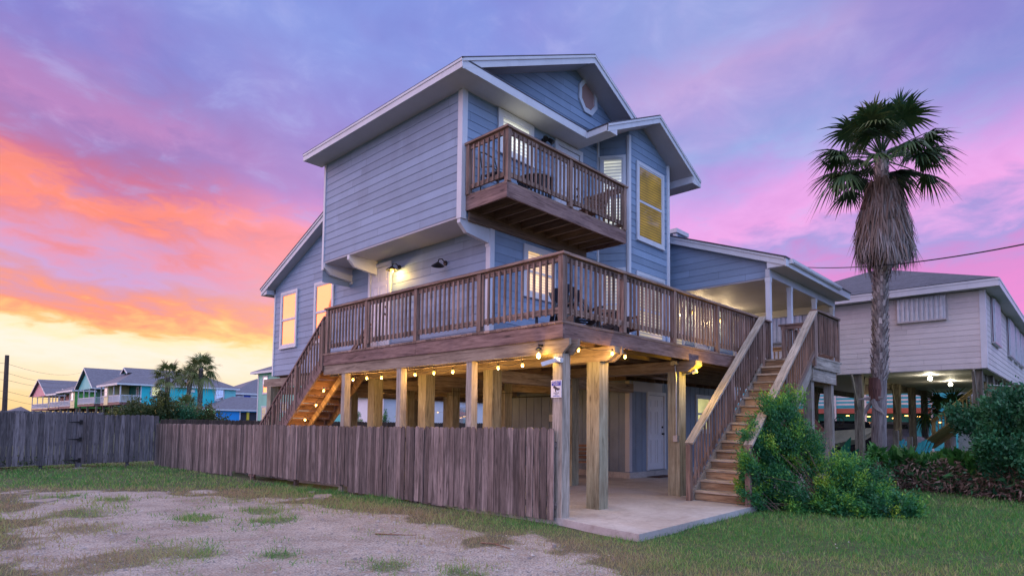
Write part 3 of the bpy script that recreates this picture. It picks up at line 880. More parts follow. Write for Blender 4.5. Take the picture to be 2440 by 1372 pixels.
def window(parent, frame, u0, u1, z0, z1, up_mat, lo_mat, trim=0.085, label=None, split=True, trimmat='trim_paint', reveal=0.0, grid=0):
    mb = MB(frame)
    for a in ((u0, u0 + trim, z0 + trim, z1 - trim), (u1 - trim, u1, z0 + trim, z1 - trim), (u0, u1, z1 - trim, z1), (u0, u1, z0, z0 + trim)):
        mb.box(a[0], a[1], 0.0, 0.040, a[2], a[3])
    mb.box(u0 - 0.01, u1 + 0.01, 0.0, 0.055, z0 - 0.012, z0 + 0.02)
    w = mb.build('window', trimmat, parent)
    if label: lbl(w, label)
    a0, a1, b0, b1 = u0 + trim, u1 - trim, z0 + trim, z1 - trim
    zm = (b0 + b1) / 2 if split else b0
    sb = MB(frame); s = 0.036
    sb.box(a0, a0 + s, 0.010, 0.030, b0, b1); sb.box(a1 - s, a1, 0.010, 0.030, b0, b1)
    sb.box(a0 + s, a1 - s, 0.010, 0.030, b1 - s, b1); sb.box(a0 + s, a1 - s, 0.010, 0.028, b0, b0 + s)
    if split: sb.box(a0 + s, a1 - s, 0.010, 0.034, zm - 0.03, zm + 0.03)
    for k in range(grid):
        uu = a0 + (a1 - a0) * (k + 1) / (grid + 1)
        sb.box(uu - 0.012, uu + 0.012, 0.012, 0.026, b0 + s, b1 - s)
    sb.build('sash', trimmat, w)
    if split:
        pm = MB(frame); pm.face([(a0 + s, 0.017, zm + 0.03), (a1 - s, 0.017, zm + 0.03), (a1 - s, 0.017, b1 - s), (a0 + s, 0.017, b1 - s)]); pm.build('pane', up_mat, w)
    pm = MB(frame); pm.face([(a0 + s, 0.013, b0 + s), (a1 - s, 0.013, b0 + s), (a1 - s, 0.013, (zm - 0.03) if split else b1 - s), (a0 + s, 0.013, (zm - 0.03) if split else b1 - s)])
    pm.build('pane', lo_mat, w)
    return w
def door(parent, frame, u0, u1, z0, z1, trim=0.09, handle_right=True, label=None, trimmat='trim_paint', deadbolt=True):
    """six-panel door in a trim frame"""
    mb = MB(frame)
    mb.box(u0, u0 + trim, 0, 0.040, z0, z1 - trim); mb.box(u1 - trim, u1, 0, 0.040, z0, z1 - trim); mb.box(u0, u1, 0, 0.040, z1 - trim, z1)
    f = mb.build('door_frame', trimmat, parent)
    a0, a1, b0, b1 = u0 + trim, u1 - trim, z0 + 0.02, z1 - trim
    db = MB(frame)
    db.box(a0 + 0.012, a1 - 0.012, 0.0, 0.012, b0, b1 - 0.012)
    w = a1 - a0; h_ = b1 - b0
    for (c0, c1) in ((0.13, 0.44), (0.56, 0.87)):
        for (d0, d1) in ((0.08, 0.40), (0.47, 0.78), (0.84, 0.94)):
            x0, x1, y0, y1 = a0 + w * c0, a0 + w * c1, b0 + h_ * d0, b0 + h_ * d1
            db.box(x0 + 0.03, x1 - 0.03, 0.012, 0.017, y0 + 0.03, y1 - 0.03)
            for q in ((x0, x1, y0, y0 + 0.014), (x0, x1, y1 - 0.014, y1), (x0, x0 + 0.014, y0 + 0.014, y1 - 0.014), (x1 - 0.014, x1, y0 + 0.014, y1 - 0.014)):
                db.box(q[0], q[1], 0.012, 0.022, q[2], q[3])
    d = db.build('door', 'door_paint', parent)
    if label: lbl(d, label)
    hb = MB(frame); hu = a1 - 0.09 if handle_right else a0 + 0.09
    o, ux, nx, zx = frame
    def hp(u_, n_, z_): return o + ux * u_ + nx * n_ + zx * z_
    hb2 = MB()
    hb2.tube([hp(hu, 0.012, z0 + 0.98), hp(hu, 0.05, z0 + 0.98), hp(hu, 0.075, z0 + 0.98)], [0.03, 0.02, 0.032], 8)
    if deadbolt: hb2.tube([hp(hu, 0.012, z0 + 1.16), hp(hu, 0.04, z0 + 1.16)], [0.032, 0.028], 8)
    hb2.build('handle', 'black_metal', d)
    th = MB(frame); th.box(a0, a1, 0.0, 0.05, z0, z0 + 0.02); th.build('threshold', 'grey_metal', f)
    return d
def railing(parent, p, q, out, posts, name='railing', wmat='deck_wood', capmat='deck_wood', pmat='deck_wood', spacing=0.125, h=1.0, inset=0.0, gap=0.12, handrail=True, b_bottom=0.085, cap_w=0.14, label=None, post_bottom=0.0, post_top=None, capz=0.04, cap0=None, cap1=None):
    """p, q: deck-level ends (may slope). out: outward unit vector. posts: list of fractions or lengths 0..1"""
    p, q, out = Vector(p), Vector(q), Vector(out)
    run = q - p; flat = Vector((run.x, run.y, 0)); L = flat.length; d = flat.normalized()
    def pt(t, zoff, n=0.0): return p + run * t + out * n + VZ * zoff
    mb = MB()
    n = max(2, int(L / spacing))
    pf = [t for t in posts]
    for i in range(n):
        t = (i + 0.5) / n
        if any(abs(t - a) * L < 0.075 for a in pf): continue
        c = pt(t, 0, 0.0) + d * random.uniform(-0.006, 0.006)
        w = 0.0165
        b0 = c + VZ * (b_bottom + random.uniform(-0.004, 0.004)); b1 = c + VZ * (h - 0.075 + 0.03)
        cc = []
        for zz in (b0, b1):
            for (sx, sn) in ((-w, 0.0), (w, 0.0), (w, 2 * w), (-w, 2 * w)):
                cc.append(zz + d * sx + out * sn)
        cc[0] = cc[0] + VZ * 0.03; cc[1] = cc[1] + VZ * 0.03   # slanted foot
        mb.hexa(cc, (0, 0, 1))
    # top and bottom rails just inside the balusters
    mb.bar(pt(0, h - 0.055, -0.02), pt(1, h - 0.055, -0.02), 0.038, 0.09)
    mb.bar(pt(0, gap + 0.045, -0.02), pt(1, gap + 0.045, -0.02), 0.038, 0.09)
    o = mb.build(name, wmat, parent)
    if label: lbl(o, label)
    for t in posts:
        pb = MB(); c = pt(t, 0, -0.005)
        tt = (h - 0.01) if post_top is None else post_top
        zb = post_bottom
        w = 0.045
        pb.hexa([c + d * a + out * b_ + VZ * zz for zz in (zb, tt) for a, b_ in ((-w, -w), (w, -w), (w, w), (-w, w))], (0, 0, 1))
        pb.build('post', pmat, o)
    if handrail:
        c0 = (0.05 if abs(run.z) < 0.01 else 0.0) if cap0 is None else cap0; c1 = (0.05 if abs(run.z) < 0.01 else 0.0) if cap1 is None else cap1
        hb = MB(); hb.bar(pt(0, h + capz / 2 - 0.01, -0.005) - d * c0, pt(1, h + capz / 2 - 0.01, -0.005) + d * c1, cap_w, capz)
        hb.build('handrail', capmat, o)
    return o
def roof_slab(mb, a, b_, c, d, t=0.035, mi=0):
    """quad roof sheet a,b (eave) c,d (ridge) with a little thickness and shingle uv"""
    a, b_, c, d = map(Vector, (a, b_, c, d))
    w = (b_ - a).length; s1 = (c - b_).length; s2 = (d - a).length
    ex = (b_ - a).normalized()
    uv = [(0, 0), (w, 0), ((c - a).dot(ex), s1), ((d - a).dot(ex), s2)]
    T = VZ * t
    mb.face([a + T, b_ + T, c + T, d + T], uv, 0.5, mi)
    mb.face([a, b_, c, d], None, 0.5, mi)
    for p, q in ((a, b_), (b_, c), (c, d), (d, a)):
        mb.face([p, q, q + T, p + T], None, 0.5, mi)

# ------------------------------------------------------------------ the main house
XL, XU, YW = 1.5, 0.7, 3.12
YB = 2.48
XR = 7.9
house = thing('stilt_house', 'large blue-grey clapboard house on timber piles with white trim and overhanging upper storey', 'house', (4.5, 6, 0))
def rz_left(x): return 8.19 + 0.473 * (x - 0.2)
def rz_right(x): return 8.17 + 0.478 * (8.4 - x)
XRG = 4.3
# upper storey walls
mb = MB(FX(XU)); lap(mb, [(3.12, 5.50), (8.4, 5.50), (8.4, 8.06), (3.12, 8.06)], z0=5.50)
lbl(mb.build('upper_wall', 'house_siding', house), 'upper storey side wall, lilac grey in the afterglow')
def wall(frame, poly, name, z0=5.5, m='house_siding', parent=None, exp=0.178):
    mb = MB(frame); lap(mb, poly, exp, z0=z0); return mb.build(name, m, parent or house)
wall(FY(YW), [(XU, 5.50), (5.19, 5.50), (5.19, 8.75), (XU, 8.45)], 'upper_wall')
wall(FX(XR, 1), [(3.12, 5.30), (8.4, 5.30), (8.4, 8.1), (3.12, 8.1)], 'upper_wall')
wall(FY(8.4, 1), [(XU, 5.0), (XR, 5.0), (XR, 8.2), (XRG, 9.95), (XU, 8.2)], 'upper_wall')
mb = MB(FY(YW)); lap(mb, [(0.9, 8.27), (6.6, 8.27), (6.6, 8.85), (XRG, rz_right(XRG) - 0.12), (0.9, rz_left(0.9) - 0.1)], z0=5.5)
mb.build('gable_wall', 'house_siding', house)
# bay with chamfered corners, both storeys
BP = [(5.19, YW), (5.60, YB), (7.49, YB), (7.90, YW)]
def chamf(a, b_):
    a3, b3 = Vector((*a, 0)), Vector((*b_, 0)); ux = (b3 - a3).normalized()
    return (a3, ux, Vector((ux.y, -ux.x, 0)), VZ), (b3 - a3).length
cf, cl = chamf(BP[0], BP[1])
def bayl(x): return 8.17 + 0.461 * (x - 4.02)
mb = MB(cf); lap(mb, [(0, 2.86), (cl, 2.86), (cl, bayl(5.60) - 0.16), (0, bayl(5.19) - 0.16)], z0=5.5)
cf2, cl2 = chamf(BP[2], BP[3])
mb.frame = cf2; lap(mb, [(0, 2.86), (cl2, 2.86), (cl2, 8.16), (0, 8.32)], z0=5.5)
mb.frame = FY(YB); lap(mb, [(5.60, 2.86), (7.49, 2.86), (7.49, rz_right(7.49) - 0.16), (6.25, 9.02), (5.60, bayl(5.60) - 0.16)], z0=5.5)
mb.build('bay_wall', 'house_siding', house)
# lower storey walls
ZB = 2.86
mb = MB(FX(XL)); lap(mb, [(3.12, ZB), (12.75, ZB), (12.75, 5.62), (8.0, 7.55), (3.12, 7.55)], z0=5.50)
lbl(mb.build('lower_wall', 'house_siding', house), 'lower storey side wall beside the walkway deck')
wall(FY(YW), [(XL, ZB), (5.19, ZB), (5.19, 5.52), (XL, 5.52)], 'lower_wall')
wall(FY(YW), [(7.90, ZB), (13.0, ZB), (13.0, 5.3), (7.90, 5.3)], 'lower_wall')
wall(FY(12.75, 1), [(XL, ZB), (13.0, ZB), (13.0, 5.6), (XL, 5.6)], 'lower_wall')
wall(FX(13.0, 1), [(3.12, ZB), (12.75, ZB), (12.75, 5.6), (6.83, 8.0), (3.12, 6.7)], 'lower_wall')
# overhang underside, belly boards under the floor
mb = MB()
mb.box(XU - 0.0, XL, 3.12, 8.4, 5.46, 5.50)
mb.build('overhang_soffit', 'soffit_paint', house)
mb = MB()
mb.box(XL + 0.02, 13.0, 3.14, 12.73, 2.84, 2.88)
for k in range(24):
    x = 1.7 + k * 0.48
    mb.box(x, x + 0.045, 3.16, 12.7, 2.64, 2.84)
mb.build('floor_joists', 'joist_wood', house)
# roofs
mb = MB()
z = rz_left
roof_slab(mb, (0.17, 2.56, z(0.17)), (0.17, 8.62, z(0.17)), (XRG, 8.62, z(XRG)), (XRG, 2.56, z(XRG)))
zr = rz_right
roof_slab(mb, (8.43, 2.56, zr(8.43)), (8.43, 8.62, zr(8.43)), (XRG, 8.62, zr(XRG)), (XRG, 2.56, zr(XRG)))
roof_slab(mb, (8.43, 1.97, zr(8.43)), (8.43, 2.56, zr(8.43)), (6.25, 2.56, zr(6.25)), (6.25, 1.97, zr(6.25)))
roof_slab(mb, (3.99, 1.97, bayl(3.99)), (3.99, 3.10, bayl(3.99)), (6.25, 3.10, bayl(6.25)), (6.25, 1.97, bayl(6.25)))
roof_slab(mb, (0.17, 2.56, 8.19), (4.0, 2.56, 8.19), (4.5, 3.11, 8.30), (0.5, 3.11, 8.30), t=0.025)     # pent strip under the gable
mb.build('upper_roof', 'roof_shingle', house)
mb = MB()
def lz(y): return 5.59 + 0.415 * (13.2 - y)
def pz(y): return 5.54 + 0.374 * (y + 0.37)
YRD = 6.83
roof_slab(mb, (1.2, 13.23, lz(13.23)), (13.35, 13.23, lz(13.23)), (13.35, YRD, lz(YRD)), (1.2, YRD, lz(YRD)))
roof_slab(mb, (7.94, -0.42, pz(-0.42)), (13.35, -0.42, pz(-0.42)), (13.35, YRD, pz(YRD)), (7.94, YRD, pz(YRD)))
mb.build('lower_roof', 'roof_shingle', house)
# fascias and rakes
mb = MB()
def rake(mb, x0, z0, x1, z1, y, depth=0.19, t=0.022, axis='Y'):
    P = [(x0, z0 - depth), (x1, z1 - depth), (x1, z1), (x0, z0)]
    mb.prism(P, axis, y - t, y, 0.5)
mb.box(0.18, 0.20, 2.56, 8.6, 8.02, 8.19)
mb.box(0.165, 0.18, 2.56, 8.6, 8.145, 8.19)
rake(mb, 0.2, z(0.2), XRG, z(XRG), 2.59)
rake(mb, 0.2, z(0.2), XRG, z(XRG), 2.567, 0.055)
rake(mb, XRG, zr(XRG), 6.05, zr(6.05), 2.59)
rake(mb, XRG, zr(XRG), 6.05, zr(6.05), 2.567, 0.055)
mb.box(0.56, 4.02, 2.567, 2.59, 8.02, 8.19)                    # pent fascia
mb.box(0.20, 0.62, 2.570, 2.59, 8.02, 8.19)
mb.box(4.0, 4.02, 1.98, 2.567, 8.02, 8.17)                     # bay eave
rake(mb, 4.0, bayl(4.0), 6.25, bayl(6.25), 2.0, 0.17)
rake(mb, 6.25, zr(6.25), 8.4, zr(8.4), 2.0, 0.17)
rake(mb, 4.0, bayl(4.0), 6.25, bayl(6.25), 1.978, 0.05)
rake(mb, 6.25, zr(6.25), 8.4, zr(8.4), 1.978, 0.05)
mb.box(8.4, 8.42, 1.98, 8.6, 8.0, 8.17)
mb.box(4.02, 4.36, 1.982, 2.0, 8.02, 8.17); mb.box(4.34, 4.36, 2.0, 2.56, 8.03, 8.20)     # return boxes
mb.box(8.0, 8.4, 1.982, 2.0, 8.0, 8.20); mb.box(7.98, 8.0, 2.0, 3.12, 8.02, 8.24)
# lower rake on the left gable, with its eave box
def rakeX(mb, y0, z0, y1, z1, x, depth=0.19, t=0.022):
    mb.prism([(y0, z0 - depth), (y1, z1 - depth), (y1, z1), (y0, z0)], 'X', x - t, x, 0.5)
rakeX(mb, 13.2, lz(13.2), 8.4, lz(8.4), 1.25)
rakeX(mb, 13.2, lz(13.2), 8.4, lz(8.4), 1.227, 0.055)
mb.prism([(13.2, 5.40), (12.85, 5.40), (12.85, lz(12.85) - 0.19), (13.2, lz(13.2) - 0.18)], 'X', 1.25, 1.50, 0.5)
mb.box(1.25, 13.3, 13.2, 13.22, 5.40, 5.60)
# porch rake and eave
rakeX(mb, -0.37, pz(-0.37), 3.12, pz(3.12), 8.0, 0.19)
rakeX(mb, -0.37, pz(-0.37), 3.12, pz(3.12), 7.977, 0.055)
mb.box(7.98, 13.3, -0.40, -0.37, 5.33, 5.53)
mb.prism([(-0.37, 5.33), (0.06, 5.33), (0.06, pz(0.06) - 0.19), (-0.37, pz(-0.37) - 0.18)], 'X', 8.0, 8.15, 0.5)
rakeX(mb, -0.37, pz(-0.37), 6.83, pz(6.83), 13.32, 0.19)
lbl(mb.build('fascia', 'trim_paint', house), 'white fascia and rake boards')
mb = MB()
mb.box(8.25, 12.2, -0.47, -0.40, 5.44, 5.50); mb.box(8.25, 12.2, -0.485, -0.47, 5.46, 5.53)
mb.box(8.18, 8.26, -0.485, -0.40, 5.42, 5.53)
mb.build('gutter', 'trim_paint', house)
# soffits
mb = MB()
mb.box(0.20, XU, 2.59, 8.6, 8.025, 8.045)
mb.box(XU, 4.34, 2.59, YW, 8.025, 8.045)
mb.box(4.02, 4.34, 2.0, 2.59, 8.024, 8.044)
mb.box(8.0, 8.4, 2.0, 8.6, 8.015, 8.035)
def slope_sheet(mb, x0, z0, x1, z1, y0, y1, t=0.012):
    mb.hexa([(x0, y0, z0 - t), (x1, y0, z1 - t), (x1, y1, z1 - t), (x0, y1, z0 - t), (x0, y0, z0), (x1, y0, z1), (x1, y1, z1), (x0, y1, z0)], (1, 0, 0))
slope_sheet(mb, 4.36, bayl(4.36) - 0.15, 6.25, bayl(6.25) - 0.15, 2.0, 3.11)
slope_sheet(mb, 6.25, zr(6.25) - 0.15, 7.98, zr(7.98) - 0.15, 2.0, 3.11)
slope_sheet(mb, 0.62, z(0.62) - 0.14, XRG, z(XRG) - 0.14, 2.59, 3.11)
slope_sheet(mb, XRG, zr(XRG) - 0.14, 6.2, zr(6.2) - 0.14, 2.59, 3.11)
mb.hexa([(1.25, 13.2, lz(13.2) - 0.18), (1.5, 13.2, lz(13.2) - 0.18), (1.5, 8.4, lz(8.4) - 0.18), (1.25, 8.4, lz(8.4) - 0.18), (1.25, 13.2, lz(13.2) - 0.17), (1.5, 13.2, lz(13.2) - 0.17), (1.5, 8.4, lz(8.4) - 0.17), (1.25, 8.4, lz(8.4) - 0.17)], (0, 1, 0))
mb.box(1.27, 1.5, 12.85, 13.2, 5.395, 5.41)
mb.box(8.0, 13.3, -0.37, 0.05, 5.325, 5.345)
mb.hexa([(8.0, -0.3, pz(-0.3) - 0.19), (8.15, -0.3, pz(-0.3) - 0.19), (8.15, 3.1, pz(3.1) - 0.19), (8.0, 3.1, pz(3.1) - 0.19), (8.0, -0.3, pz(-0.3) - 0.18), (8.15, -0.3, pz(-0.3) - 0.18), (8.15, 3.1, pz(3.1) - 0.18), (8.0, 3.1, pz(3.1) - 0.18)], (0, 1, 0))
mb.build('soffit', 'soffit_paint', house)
# porch: ceiling, beam, gable siding, posts
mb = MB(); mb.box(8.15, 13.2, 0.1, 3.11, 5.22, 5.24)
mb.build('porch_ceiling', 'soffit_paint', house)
mb = MB(FX(8.15)); lap(mb, [(0.0, 5.16), (3.10, 5.16), (3.10, pz(3.10) - 0.17), (0.0, pz(0.0) - 0.17)], z0=5.50)
mb.build('porch_gable', 'house_siding', house)
mb = MB(); mb.box(8.0, 13.2, 0.0, 0.10, 5.13, 5.33); mb.box(13.1, 13.2, 0.1, 3.12, 5.0, 5.22); mb.box(8.16, 8.24, 0.1, 3.11, 5.12, 5.22)
mb.build('porch_beam', 'soffit_paint', house)
for x in (8.02, 9.46, 11.4, 13.02):
    mb = MB(); mb.box(x, x + 0.11, 0.0, 0.11, 3.0, 5.13); mb.box(x - 0.01, x + 0.12, -0.01, 0.12, 5.02, 5.13)
    mb.build('porch_post', 'trim_paint', house)
# corner boards
mb = MB()
def cb(mb, x, y, z0, z1, sx, sy, w=0.10, t=0.026):
    """outside corner at x,y ; sx, sy = direction of the walls away from the corner"""
    mb.box(min(x - t * sx, x + w * sx), max(x - t * sx, x + w * sx), min(y - t * sy, y), max(y - t * sy, y), z0, z1)
    mb.box(min(x - t * sx, x), max(x - t * sx, x), min(y, y + w * sy), max(y, y + w * sy), z0, z1)
for q in ((XU, YW, 5.44, 8.025, 1, 1, 0.11), (XU, 8.4, 5.30, 8.025, 1, -1, 0.06), (XL, YW, 2.86, 5.46, 1, 1, 0.10), (XL, 12.75, 2.86, 5.40, 1, -1, 0.05)):
    mb = MB(); cb(mb, *q); mb.build('corner_board', 'trim_paint', house)
for (x, y, zt, r_) in ((*BP[1], 8.62, 0.062), (*BP[2], 8.44, 0.062), (5.19, YW, 8.50, 0.045), (7.90, YW, 8.20, 0.045)):
    mb = MB(); mb.tube([(x, y, 2.86), (x, y, zt)], r_, 8); mb.build('corner_board', 'trim_paint', house)
mb = MB(); mb.box(12.98, 13.03, 3.08, 3.2, 2.9, 5.2); mb.build('corner_board', 'trim_paint', house)
# brackets carrying the overhang
def bracket(y):
    mb = MB()
    prof = [(XU - 0.012, 5.46), (XU - 0.012, 5.36), (XU + 0.16, 5.20), (XL - 0.03, 5.12), (XL - 0.002, 5.12), (XL - 0.002, 5.46)]
    mb.prism(prof, 'Y', y, y + 0.09, 0.5) if False else None
    A = [(x, y, zz) for x, zz in prof]; B = [(x, y + 0.09, zz) for x, zz in prof]
    mb.face(A); mb.face(B[::-1])
    for k in range(len(A)):
        mb.face([A[k], B[k], B[(k + 1) % len(A)], A[(k + 1) % len(A)]])
    mb.box(XL - 0.04, XL - 0.002, y - 0.01, y + 0.10, 5.06, 5.12)
    mb.build('bracket', 'trim_paint', house)
for y in (3.13, 7.14, 8.30): bracket(y)
# windows and doors
window(house, FX(XL - 0.012), 11.23, 12.29, 3.66, 5.39, 'sunset_tint_glass', 'sunset_tint_glass', label='side window with sunset orange tinted into its mirroring panes, nearest the far corner')
window(house, FX(XL - 0.012), 9.17, 10.23, 3.66, 5.38, 'sunset_tint_glass', 'sunset_tint_glass', label='side window with sunset orange tinted into its mirroring panes, above the side stair')
door(house, FX(XL - 0.012), 6.52, 7.48, 3.10, 5.37, label='pale six-panel door onto the side walkway', handle_right=False)
window(house, FY(YW - 0.012), 2.47, 3.53, 4.20, 5.33, 'lit_blind_warm', 'lit_blind_warm', trim=0.10, label='warm lit window behind the deck corner', grid=1)
window(house, FY(YW - 0.012), 1.65, 2.75, 7.08, 8.01, 'lit_blind_white', 'lit_blind_white', trim=0.11, split=False, label='white lit window beside the balcony')
door(house, FY(YW - 0.012), 3.50, 4.52, 5.90, 8.01, label='pale balcony door', trim=0.11)
fc = (cf[0] + cf[2] * 0.012, cf[1], cf[2], VZ)
window(house, fc, 0.05, cl - 0.07, 6.05, 8.13, 'lit_blind_white', 'lit_blind_white', trim=0.07, label='narrow bay window with pale blinds, upper storey')
window(house, fc, 0.05, cl - 0.07, 3.50, 5.31, 'lit_blind_yellow', 'lit_blind_yellow', trim=0.07, label='narrow bay window with yellow blinds, lower storey')
window(house, FY(YB - 0.012), 5.91, 7.24, 6.08, 8.10, 'lit_blind_gold', 'lit_blind_gold', trim=0.09, label='tall bay window with golden blinds, upper storey')
window(house, FY(YB - 0.012), 5.90, 7.26, 3.40, 5.29, 'lit_blind_yellow', 'lit_blind_yellow', trim=0.09, label='wide bay window with yellow blinds, lower storey')
door(house, FY(YW - 0.012), 10.2, 11.2, 3.02, 5.12, label='door under the porch roof')
window(house, FY(YW - 0.012), 8.35, 9.5, 3.35, 5.05, 'lit_blind_yellow', 'lit_blind_yellow', trim=0.08, label='window under the porch roof')
# octagonal gable window
mb = MB(FY(YW - 0.012)); pc = (4.735, 9.49)
def octo(r): return [(pc[0] + r * 0.86 * math.cos(R(22.5 + 45 * k)), pc[1] + r * math.sin(R(22.5 + 45 * k))) for k in range(8)]
A, B = octo(0.46), octo(0.335)
for k in range(8):
    l = (k + 1) % 8
    mb.hexa([(A[k][0], 0, A[k][1]), (A[l][0], 0, A[l][1]), (B[l][0], 0, B[l][1]), (B[k][0], 0, B[k][1]), (A[k][0], 0.04, A[k][1]), (A[l][0], 0.04, A[l][1]), (B[l][0], 0.04, B[l][1]), (B[k][0], 0.04, B[k][1])], (1, 0, 0))
w = lbl(mb.build('window', 'trim_paint', house), 'octagonal window high in the gable')
mb = MB(FY(YW - 0.012)); mb.face([(a, 0.008, c) for a, c in octo(0.35)]); mb.build('pane', 'rose_glass', w)
# chimney
mb = MB(FX(11.63)); lap(mb, [(4.5, 6.9), (5.3, 6.9), (5.3, 8.05), (4.5, 8.05)])
mb.frame = FY(4.5); lap(mb, [(11.63, 6.9), (12.33, 6.9), (12.33, 8.05), (11.63, 8.05)])
mb.frame = None; mb.box(11.65, 12.31, 4.52, 5.28, 6.9, 8.04)
ch = mb.build('chimney', 'house_siding', house)
mb = MB(); mb.box(11.55, 12.41, 4.42, 5.38, 8.04, 8.18); cb(mb, 11.63, 4.5, 6.9, 8.04, 1, 1, 0.09); cb(mb, 12.33, 4.5, 6.9, 8.04, -1, 1, 0.09)
mb.build('chimney_cap', 'trim_paint', ch)
mb = MB(); mb.lathe((11.9, 5.9, 8.0), [(0.09, -0.4), (0.09, 0.25), (0.15, 0.27), (0.15, 0.36), (0.0, 0.42)], 10)
mb.build('flue', 'black_metal', ch)
# ground floor enclosure
EX0, EX1, EY1 = 6.6, 13.0, 7.6
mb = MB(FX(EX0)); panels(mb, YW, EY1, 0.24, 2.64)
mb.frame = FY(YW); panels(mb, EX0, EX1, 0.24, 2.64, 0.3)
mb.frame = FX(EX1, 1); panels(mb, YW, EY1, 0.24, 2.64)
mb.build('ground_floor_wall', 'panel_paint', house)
mb = MB(); mb.box(EX0 - 0.03, EX1, YW - 0.04, EY1, 0.09, 0.24); mb.build('ground_curb', 'concrete', house)
mb = MB(); cb(mb, EX0, YW, 0.26, 2.62, 1, 1, 0.10, 0.03); mb.box(EX0 + 0.10, 8.2, YW - 0.05, YW - 0.018, 2.36, 2.62)
mb.build('ground_floor_trim', 'soffit_paint', house)
door(house, FY(YW - 0.016), 7.42, 8.40, 0.26, 2.38, label='white six-panel door at ground level', handle_right=True)
window(house, FY(YW - 0.016), 10.2, 11.2, 1.25, 2.42, 'lit_room_yellow', 'lit_room_yellow', trim=0.09, label='lit ground floor window with yellow room light')
# piles and main beams
def pile(x, y, s=0.255, z1=2.55, pm='post_wood'):
    mb = MB(); mb.hexa([(x, y, 0.07), (x + s, y, 0.07), (x + s, y + s, 0.07), (x, y + s, 0.07), (x + 0.003, y + 0.002, z1), (x + s - 0.002, y, z1), (x + s, y + s, z1), (x, y + s, z1)], (0, 0, 1), None)
    return mb.build('pile', pm, house)
for y in (0.20, 2.70, 4.75, 6.72, 9.6, 12.2): pile(1.2, y)
for y in (0.25, 2.92, 5.05, 7.05, 9.1, 12.2): pile(3.95, y)
for y in (8.4, 10.5, 12.4): pile(6.7, y)
for y in (5.1, 9.0, 12.4): pile(9.6, y) if y > 8 else None
for y in (9.0, 12.4): pile(12.6, y)
mb = MB()
def beamY(mb, x0, x1, y0, y1, z0, z1, nose=0.10):
    P = [(y0, z1), (y0, z1 - (z1 - z0) * 0.45), (y0 + nose, z0), (y1, z0), (y1, z1)]
    r = random.random(); A = [(x0, a, c) for a, c in P]; B = [(x1, a, c) for a, c in P]
    uvA = [(a, c) for a, c in P]
    mb.face(A, uvA, r); mb.face(B[::-1], uvA[::-1], r)
    for k in range(5):
        mb.face([A[k], B[k], B[(k + 1) % 5], A[(k + 1) % 5]], [(P[k][0], 0), (P[k][0], 0.05), (P[(k + 1) % 5][0] + 0.02, 0.05), (P[(k + 1) % 5][0] + 0.02, 0)], r)
beamY(mb, 1.2, 1.245, -0.10, 12.7, 2.50, 2.735, 0.16); beamY(mb, 1.405, 1.45, -0.10, 12.7, 2.50, 2.735, 0.16); beamY(mb, 1.245, 1.405, -0.07, 3.0, 2.52, 2.735, 0.16)
beamY(mb, 3.95, 4.21, -0.10, 12.7, 2.52, 2.735, 0.17)
for x in (6.75, 9.65, 12.65): mb.box(x, x + 0.1, 7.8, 12.7, 2.42, 2.64)
for y in (2.95, 5.1, 7.1, 9.15, 12.25): mb.box(1.4, 12.9 if y > 7.7 else 6.55, y, y + 0.045, 2.30, 2.53); mb.box(1.4, 12.9 if y > 7.7 else 6.55, y + 0.15, y + 0.195, 2.30, 2.53)
for yb_ in (0.30, 2.82, 4.88, 6.85):
    for dz in (2.59, 2.68):
        mb.tube([(1.2, yb_, dz), (1.188, yb_, dz)], 0.016, 8, 0.05)
for yb_ in (0.36, 3.04, 5.18):
    for dz in (2.59, 2.68):
        mb.tube([(3.95, yb_, dz), (3.938, yb_, dz)], 0.016, 8, 0.05)
mb.build('main_beam', 'beam_wood', house)

# ------------------------------------------------------------------ the deck
deck = thing('deck', 'raised wooden deck wrapping the front and side of the blue house, with railings', 'deck', (1, 1, 0))
mb = MB()
yy = -0.01
while yy < 7.0:
    x1 = 8.85 if yy < 3.0 else 1.48
    if yy > 2.4 and yy < 3.0: x1 = 5.2
    mb.box(-0.02, x1, yy, yy + 0.135, 2.962, 3.0); yy += 0.141
for k in range(16): mb.box(8.85, 13.2, 0.0 + k * 0.194, 0.188 + k * 0.194, 2.962, 3.0)
mb.build('deck_floor', 'deck_wood', deck)
mb = MB()
mb.box(0.0, 0.04, 0.0, 3.55, 2.735, 2.962, L=(0, 1, 0)); mb.box(0.0, 0.04, 3.554, 7.06, 2.735, 2.962, L=(0, 1, 0))
mb.box(0.04, 4.0, 0.0, 0.04, 2.735, 2.962); mb.box(4.004, 7.0, 0.0, 0.04, 2.735, 2.962); mb.box(0.04, 1.5, 7.02, 7.06, 2.735, 2.962)
mb.box(8.8, 13.2, 0.0, 0.04, 2.735, 2.962)
lbl(mb.build('rim_board', 'rim_wood', deck), 'reddish weathered rim boards around the deck edge')
mb = MB()
for k in range(8): mb.box(0.04, 12.9, 0.30 + k * 0.40, 0.34 + k * 0.40, 2.74, 2.96)
for k in range(10): mb.box(0.04, 1.5, 3.5 + k * 0.36, 3.54 + k * 0.36, 2.74, 2.96)
mb.build('joist', 'joist_wood', deck)
mb = MB(); beamY(mb, 0.03, 0.075, -0.10, 7.0, 2.52, 2.733, 0.13); beamY(mb, 0.19, 0.235, -0.14, 7.0, 2.50, 2.733, 0.13)
mb.build('beam', 'beam_wood', deck)
for y, s in ((0.04, 0.185), (2.03, 0.14), (4.06, 0.14), (6.10, 0.14)):
    mb = MB(); mb.box(0.045, 0.045 + s, y, y + s, -0.1, 2.52); o = mb.build('support_post', 'grey_rail', deck)
LP = [0.03, 1.81, 3.56, 5.23, 6.82]
L = 6.86
